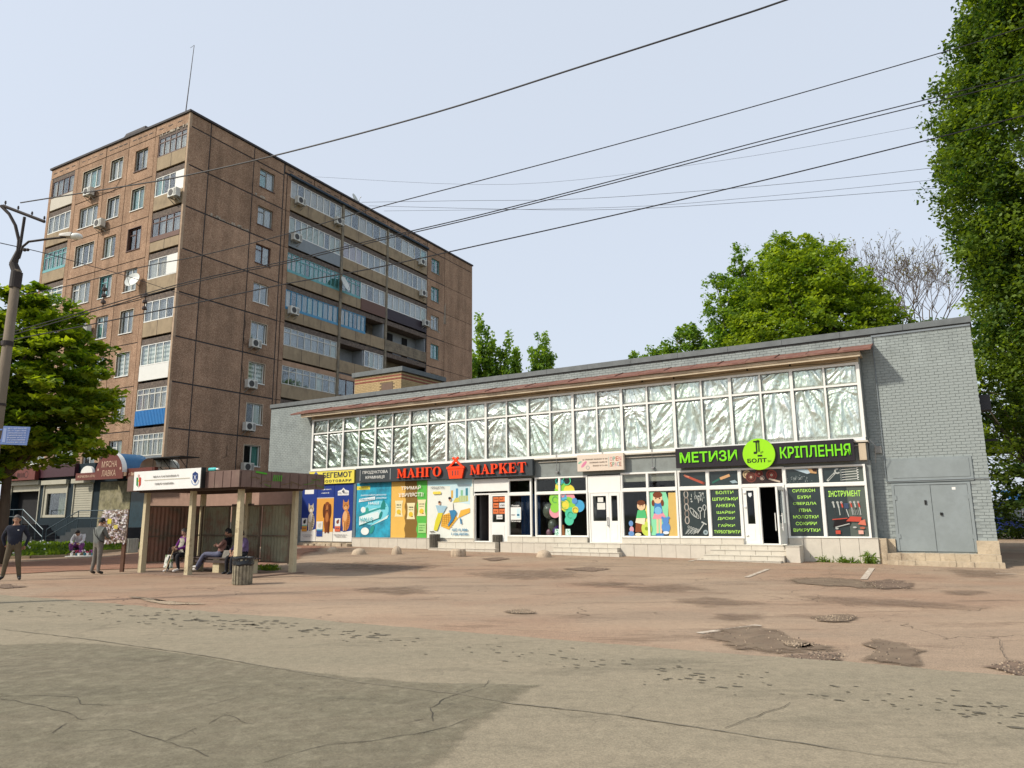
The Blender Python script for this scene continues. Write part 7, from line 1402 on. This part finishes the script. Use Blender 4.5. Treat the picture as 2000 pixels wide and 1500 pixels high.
def leaf_mesh(name,C,size,tone,m,parent,flatness=.6,aspect=1.6,kind=None,upright=False):
    n=len(C); s=size*rng.uniform(.5,1.45,n)[:,None]
    N=rng.normal(size=(n,3)); N[:,2]=np.abs(N[:,2])+flatness*1.2; 
    if upright: N[:,2]*=.2
    N/=np.linalg.norm(N,axis=1)[:,None]
    T=rng.normal(size=(n,3)); T-=N*(T*N).sum(1)[:,None]; T/=np.linalg.norm(T,axis=1)[:,None]; B=np.cross(N,T)
    V=np.empty((n,4,3)); V[:,0]=C-T*s*aspect*.5; V[:,1]=C+B*s*.5-N*s*.1+T*s*.1; V[:,2]=C+T*s*aspect*.5-N*s*.12; V[:,3]=C-B*s*.5-N*s*.1+T*s*.1
    V=V.reshape(-1,3)
    if parent is not None:
        M=np.array(inv_of(parent)); V=V@M[:3,:3].T+M[:3,3]
    me=bpy.data.meshes.new(name); me.vertices.add(4*n); me.vertices.foreach_set('co',V.ravel()); me.loops.add(4*n); me.loops.foreach_set('vertex_index',np.arange(4*n,dtype=np.int32)); me.polygons.add(n); me.polygons.foreach_set('loop_start',np.arange(0,4*n,4,dtype=np.int32)); me.polygons.foreach_set('loop_total',np.full(n,4,dtype=np.int32))
    me.update(calc_edges=True); a=me.attributes.new('tone','FLOAT','FACE'); a.data.foreach_set('value',np.clip(tone,0,1).astype(np.float32)); me.materials.append(m); me.validate()
    o=bpy.data.objects.new(name,me); COL.objects.link(o); o.parent=parent; o['kind']='stuff'; return o
def crown_points(blobs,nclump,per,cr,shell=.55,flat_=.55):
    vol=np.array([b[3]*b[4]*b[5] for b in blobs])**.75; vol=vol/vol.sum(); C=[];T=[];centers=[]
    for b,w in zip(blobs,vol):
        k=max(3,int(nclump*w)); d=rng.normal(size=(k,3)); d/=np.linalg.norm(d,axis=1)[:,None]; r=rng.uniform(shell**3,1,k)**(1/3)
        P=np.array(b[:3])+d*r[:,None]*np.array(b[3:6]); 
        P+=rng.normal(size=(k,3))*cr*.35
        centers.append(P)
    P=np.concatenate(centers); ct=rng.uniform(0,1,len(P))
    q=np.repeat(np.arange(len(P)),per); off=rng.normal(size=(len(q),3)); off/=np.maximum(np.linalg.norm(off,axis=1)[:,None],1e-6); off*=(rng.uniform(0,1,len(q))**.45)[:,None]*cr*rng.uniform(.6,1.3,len(P))[q][:,None]; off[:,2]*=flat_
    return P,P[q]+off,np.clip(.75*ct[q]**1.2+.08+rng.normal(size=len(q))*.18,0,1)
M_bark=mat('grey_brown_bark',(.09,.07,.05),.95,var=.3,vscale=6,bump=1,bscale=12,stretch=(1,1,.25)); M_twig=mat('bare_twig',(.085,.062,.042),.9,var=.2)
def tree(name,label,base,h_trunk,blobs,m,nclump,per,cr,leaf,trunk_r=.2,shell=.5,flat_=.55,group=None,nl=14,flatness=.6,cat='tree'):
    bz=Vector((base[0],base[1],gh(base[0],base[1]))); t=thing(name,label,cat,Face(bz,0),group)
    top=Vector((sum(b[0] for b in blobs)/len(blobs),sum(b[1] for b in blobs)/len(blobs),max(b[2]+b[5]*.5 for b in blobs)))
    b=MB(); mid=bz.lerp(top,.4)+Vector((.15,.1,0)); b.tube([bz,bz.lerp(mid,.5)+Vector((.05,0,0)),mid,top],[trunk_r,trunk_r*.8,trunk_r*.6,trunk_r*.15],10); b.build('trunk',M_bark,t,smooth=True)
    P,C,T=crown_points(blobs,nclump,per,cr,shell,flat_)
    b=MB(); rr=random.Random(len(P)+int(base[0]))
    for i in range(nl):
        e=Vector(P[rr.randrange(len(P))]); f=rr.uniform(.25,.8); s=mid.lerp(top,f) if e.z>mid.z else bz.lerp(mid,rr.uniform(.6,1)); 
        if s.z>e.z: s=bz.lerp(mid,.8)
        mm=s.lerp(e,.5)+Vector((0,0,.12*(e-s).length)); b.tube([s,mm,e],[trunk_r*.35,trunk_r*.2,trunk_r*.05],6)
    b.build('limbs',M_bark,t)
    leaf_mesh('crown',C,leaf,T,m,t,flatness); return t
LM1=leaf_material('chestnut_leaf',(.06,.135,.010),(.33,.42,.025)); LM2=leaf_material('deep_green_leaf',(.028,.078,.014),(.20,.29,.025)); LM3=leaf_material('yellow_green_leaf',(.10,.185,.02),(.35,.46,.04)); LM4=leaf_material('poplar_leaf',(.08,.18,.03),(.28,.42,.05)); LM5=leaf_material('grass_blade',(.045,.10,.01),(.16,.25,.025)); LM6=leaf_material('shade_leaf',(.03,.07,.015),(.14,.2,.03))
tree('chestnut_tree','broad leafy chestnut tree behind the utility pole at the left',(-20.0,28.6),3,[(-20.6,28.8,7.2,3.9,3.2,3.6),(-18.6,28.2,6.6,2.5,2.4,2.6),(-17.9,28.5,5.2,1.9,2,1.5),(-22.5,29,5.6,3.2,3,2.6),(-20,28.5,9.6,2.4,2.2,1.6),(-24,28,8,2.6,2.4,3)],LM1,760,72,.55,.17,.24,.45,.38,flatness=1.0)
tree('chestnut_tree','lower leafy branches of a second tree below the blue plate',(-22.3,27),2,[(-21.6,27.5,3.6,2.4,2,1.4),(-23,27,4.6,1.6,1.5,1.4)],LM1,110,60,.45,.16,.15,.3,.4)
tree('tall_poplar','towering dense poplar cut by the top and side edges of the picture',(22.8,27.5),3,[(22.3,27.5,9.5,3.3,3.4,6.5),(22.3,27.5,16,4.2,3.8,7.5),(23.8,27.2,23.5,4.1,3.4,7),(18.9,27,15.2,1.1,1.3,1.5),(19.6,27.2,18.4,1.0,1.0,1.3),(19.4,27,12,1.2,1.4,2.2),(20.2,26.8,9,1.3,1.4,2.2),(24.2,25.5,12,3,2,5),(24.6,25,7,2.4,2,3.5),(21,27.5,22,1.4,1.3,2)],LM2,3700,74,.6,.105,.4,.72,.9,nl=40,flatness=.3)
tree('locust_tree','thin yellow green tree showing sky gaps right of the shop wall',(25,35),2,[(23.6,35,8.2,2.2,2.4,3.2),(25,35.5,11,2.6,2.4,2.4),(26,34,5.4,2.4,2,1.6),(23.9,35,5.0,1.2,1.4,1.2)],LM3,150,44,.6,.11,.14,.2,.5,nl=30)
tree('shade_tree','dark shaded tree behind the kiosk at the right edge',(34,46),2,[(30,46,3.8,3.2,2,2.8),(34,46,6,3.6,2,3.2),(37,48,9,4,3,5),(31,47,7.5,2.4,2,2.4),(33,44,2.2,2.5,1.5,1.4)],LM6,420,50,.7,.18,.2,.3,.6)
tree('maple_tree','large round yellow green tree above the middle of the shop roof',(21,48),4,[(20.6,48,14,5.0,4.6,5.4),(20.2,48,17.6,3.4,3.4,3.0),(23.8,48.4,14.4,3.4,3.2,3.6),(17.6,47.6,13,2.6,2.6,3.4),(25.6,48,12.4,2.6,2.4,2.2)],LM3,1300,52,.7,.17,.4,.55,.6,nl=30)
tree('poplar_tree','narrow green tree top showing over the round yellow green tree',(19.9,52),5,[(19.9,52,19.6,1.1,1.1,3.2),(22.3,52,19,1.0,1,2.4),(24.2,51.5,17.6,1.0,1,1.7)],LM4,110,44,.45,.15,.25,.2,1.2)
tree('birch_tree','light green upright tree at the left shoulder of the round tree',(16,50),4,[(15.6,50,16.6,1.6,1.5,2.7),(16.4,50,13.6,2.3,2,3.0),(14.8,49.6,12.6,1.6,1.4,2.0)],LM4,250,44,.5,.16,.22,.25,.9,nl=24)
tree('poplar_tree','fan shaped poplar top between the upright and the round tree',(18.2,54),5,[(17.9,54,19.4,.5,.5,3.4),(18.7,54,19.2,.45,.5,3),(17.2,54,18.2,.4,.4,2.6),(19.3,54,18.4,.4,.4,2.6)],LM4,150,36,.3,.15,.2,.2,1.5)
tree('maple_tree','dark green bushy tree low on the right of the round tree',(27.5,46),4,[(26.8,46,12,2.8,2.4,2.2),(28.8,46,11,2.2,2.2,1.8),(24.6,46,10.8,2.6,2.2,2.2)],LM2,380,48,.6,.16,.25,.4,.6)
tree('lilac_tree','small round tree just clearing the shop roof left of the tall group',(14.2,58),5,[(14.6,58,15.2,1.7,1.6,2.0),(13.0,58.5,14.2,1.4,1.4,1.5)],LM4,150,44,.5,.17,.2,.2,.7)
tree('lilac_tree','lowest small tree top showing over the roof farthest to the left of the tall group',(10.8,59),5,[(10.7,59,14.0,1.0,1.2,1.1),(11.8,59,14.3,1.0,1,1.3)],LM4,60,40,.45,.17,.2,.2,.7)
# bare tree
def bare(base,h,label):
    bz=Vector((base[0],base[1],0)); t=thing('bare_tree',label,'tree',Face(bz,0)); b=MB(); rr=random.Random(9); tips=[]
    def grow(p,d,l,r,lev):
        q=p+d*l; m_=p+d*l*.5+Vector((rr.uniform(-.06,.06),rr.uniform(-.06,.06),0))*l; b.tube([p,m_,q],[max(r,.012),max(r*.85,.012),max(r*.7,.011)],6 if lev<2 else 4,cap=False)
        if lev>=7: tips.append(q); return
        for _ in range(2 if lev<1 else (3 if rr.random()<.6 else 2)):
            a=Vector((rr.gauss(0,1),rr.gauss(0,1),rr.gauss(0,.5))).normalized(); nd=(d+a*(.5 if lev else .33)+Vector((0,0,.12))).normalized(); grow(q,nd,l*rr.uniform(.62,.82),r*.62,lev+1)
    grow(bz,Vector((0,0,1)),h*.42,.2,0); b.build('branches',M_twig,t); C=np.array([tuple(x) for x in tips]); C=C+rng.normal(size=(len(C),3))*.12; leaf_mesh('sparse_leaves',C,.1,rng.uniform(0,1,len(C)),leaf_material('budding_leaf',(.12,.09,.03),(.2,.19,.06)),t)
bare((28.4,50),16.2,'nearly bare budding tree with fine branches right of the round tree'); bare((32.0,52),16.4,'second nearly bare tree beside the tall poplar')
# lombardy poplars far behind
for i,(px,top,w,lb) in enumerate(((919,690,1.6,'poplar half hidden by the right edge of the block'),(950,617,2.0,'tallest twin topped poplar right of the block'),(978,640,1.9,'poplar forming the right half of the tall pair'),(996,690,1.4,'shorter poplar at the right foot of the tall pair'),(1017,671,1.1,'thin sparse poplar between the two poplar groups'),(1056,640,2.0,'isolated full poplar left of the round trees'),(1073,668,1.1,'small poplar touching the right side of the isolated poplar'))):
    T_=dp(px,top,85+i); x,y,zt=T_; rr=random.Random(i); bl=[]
    for k in range(6): dx=rr.uniform(-.5,.5)*w*1.0-.3; hh=zt-8-rr.uniform(0,5)*(k>1); bl.append((x+dx,y+rr.uniform(-.6,.6),8+hh/2,w*.28,w*.3,hh/2))
    tree('lombardy_poplar',lb,(x,y),8,bl,LM4,230,34,.55,.26,.3,.3,1.8,'lombardy poplars beyond the roof',nl=6,flatness=.1)
# unseen trees added left of the frame for the foil and glass to mirror
for i,(x,y,s) in enumerate(((-37,32,1.15),(-40,23,1.2),(-38,13,.9))):
    tree('street_tree',['street tree off to the left mirrored in the leftmost foil sheets','street tree off to the left mirrored above the yellow pet shop sign','smaller street tree off to the left mirrored over the МАНГО letters'][i],(x,y),4,[(x,y,7*s,4*s,4*s,4*s),(x+2,y,10*s,2.6*s,2.6*s,2.6*s)],LM2,240,34,1.0,.35,.3,.3,.7,'street trees to the left')
# lawn, flowers, weeds
LP=[gpz(*q)[:2] for q in ((-250,1094),(-100,1093),(0,1092),(60,1091),(132,1087),(200,1080),(262,1074))]; top=[AL.P(a,0,d_)[:2] for a,d_ in ((3,2.6),(-2,2.8),(-8,2.8),(-14,2.8),(-24,2.8))]
blob_sheet('lawn',[(x,y) for x,y in LP+top],.03,mat('lawn_soil',(.05,.075,.02),.95,var=.3,vscale=4),.03)
def in_poly(x,y,P):
    c=False; j=len(P)-1
    for i in range(len(P)):
        if (P[i][1]>y)!=(P[j][1]>y) and x<(P[j][0]-P[i][0])*(y-P[i][1])/(P[j][1]-P[i][1])+P[i][0]: c=not c
        j=i
    return c
PL=[(p[0],p[1]) for p in LP]+[(p[0],p[1]) for p in top]; xs=[p[0] for p in PL]; ys=[p[1] for p in PL]; G=[];rr=random.Random(1)
while len(G)<16000:
    x,y=rr.uniform(max(min(xs),-36),max(xs)),rr.uniform(min(ys),max(ys))
    if in_poly(x,y,PL): G.append((x,y,gh(x,y)+rr.uniform(.05,.3)*(.6+.8*noise.noise((x*.7,y*.7,1))**2)))
leaf_mesh('grass',np.array(G),.11,rng.uniform(0,1,len(G)),LM5,None,upright=True,aspect=2.6)
Fl=[g for g in G if rr.random()<.0022]
b=MB(); [b.ball(Vector(g)+Vector((0,0,.15)),.05,6,4) for g in Fl]; b.build('white_flowers',flat('f4f4ec'),None,kind='stuff')
b=MB(); 
for (p,q_) in zip(LP[:-1],LP[1:]):
    p,q_=Vector(p),Vector(q_); n=max(1,int((q_-p).length/1.0))
    for k in range(n):
        a=p.lerp(q_,k/n); c=p.lerp(q_,(k+1)/n-.01); t_=(c-a).normalized(); nn=Vector((-t_.y,t_.x))*.07; z=gh(a.x,a.y); bb=MB(); bb.add([(a.x+nn.x,a.y+nn.y,z-.1),(c.x+nn.x,c.y+nn.y,z-.1),(c.x+nn.x,c.y+nn.y,z+.13),(a.x+nn.x,a.y+nn.y,z+.13),(a.x-nn.x,a.y-nn.y,z-.1),(c.x-nn.x,c.y-nn.y,z-.1),(c.x-nn.x,c.y-nn.y,z+.13),(a.x-nn.x,a.y-nn.y,z+.13)],[tuple(reversed(f)) for f in BOXF]); o=bb.build('kerb_stone',M_conc2); o['kind']='structure'
def weeds(name,label,pts,n,h,lm=LM5):
    C=[];
    for _ in range(n):
        a,z,d_=rr.choice(pts); x,y,_z=S.P(a+rr.gauss(0,.13),0,d_+rr.uniform(-.06,.12)); C.append((x,y,gh(x,y)+rr.uniform(.01,h)*rr.uniform(.3,1)))
    t=thing(name,label,'weeds',Face(C[0],0)); o=leaf_mesh('leaves',np.array(C),.04,rng.uniform(.3,1,n),lm,t,upright=True,aspect=5)
weeds('weed_clump','patch of grassy weeds at the left foot of the tool window plinth',[(-4.95,0,.66)],60,.26); weeds('weed_clump','low weeds along the middle of the tool window plinth',[(-4.4,0,.66),(-4.15,0,.66)],90,.18); weeds('weed_clump','tallest leafy weed at the right end of the tool window plinth',[(-3.6,0,.66)],100,.4)
C=[]
for _ in range(260): q=gp(rr.gauss(525,11),rr.uniform(1111,1117)); C.append((q.x,q.y,.04+rr.uniform(0,.09)))
t=thing('weed_clump','green weeds growing on the shelter floor behind the bin','weeds',Face(C[0],0)); leaf_mesh('leaves',np.array(C),.05,rng.uniform(.2,1,260),LM5,t,upright=True,aspect=3)
tree('bush','low dark bushes in front of the blue kiosk',(33,46),.3,[(32.2,46,.7,1.6,1,.8),(35,47,.6,2.0,1,.7),(30,46,1.2,1.5,1,1.3)],LM6,120,44,.5,.12,.06,.2,.6,cat='bush')
# kiosk at the right
KF=Face((41.0,58.5,0),R(14)); k=thing('kiosk','small blue roofed kiosk with Добрий sign partly hidden at the right edge','kiosk',KF)
b=MB(); b.box(KF,-1.6,6,0,.9,-3,0); b.box(KF,2,6,.9,2.5,-3,0); b.box(KF,-1.6,2,.9,2.5,-3,-.1); b.build('wall',mat('kiosk_blue',(.02,.045,.28),.5),k)
b=MB(); b.hexa(KF,[(-1.9,2.5,.5),(6.3,2.5,.5),(6.3,3.3,-.4),(-1.9,3.3,-.4),(-1.9,2.55,.5),(6.3,2.55,.5),(6.3,3.4,-.4),(-1.9,3.4,-.4)]); b.box(KF,-1.9,6.3,3.3,3.4,-3.2,-.4); b.build('roof',mat('kiosk_roof_blue',(.02,.22,.55),.4),k)
for i in range(3):
    f=MB(); a=-1.5+i*1.15; f.box(KF,a,a+1.1,.95,1.0,-.05,.03); f.box(KF,a,a+.05,1,2.4,-.05,.03); f.box(KF,a,a+1.1,1.7,1.75,-.05,.03); w_=f.build('window',M_pvc,k); f=MB(); f.box(KF,a+.05,a+1.1,1,2.4,-.06,-.05); f.build('pane',mat('kiosk_pane',(.25,.3,.3),.2,var=.5,vscale=3),w_)
b=MB(); b.box(KF,.35,5.5,1.95,2.55,.05,.12); sgn=b.build('sign_board',mat('kiosk_sign',(.6,.58,.45),.5),k); text(KF,'Добрий',.5,3.2,2.05,2.45,.121,flat('3a2a20'),k,.02,.01)
print('objects',len(bpy.data.objects),'polys',sum(len(o.data.polygons) for o in bpy.data.objects if o.type=='MESH'))
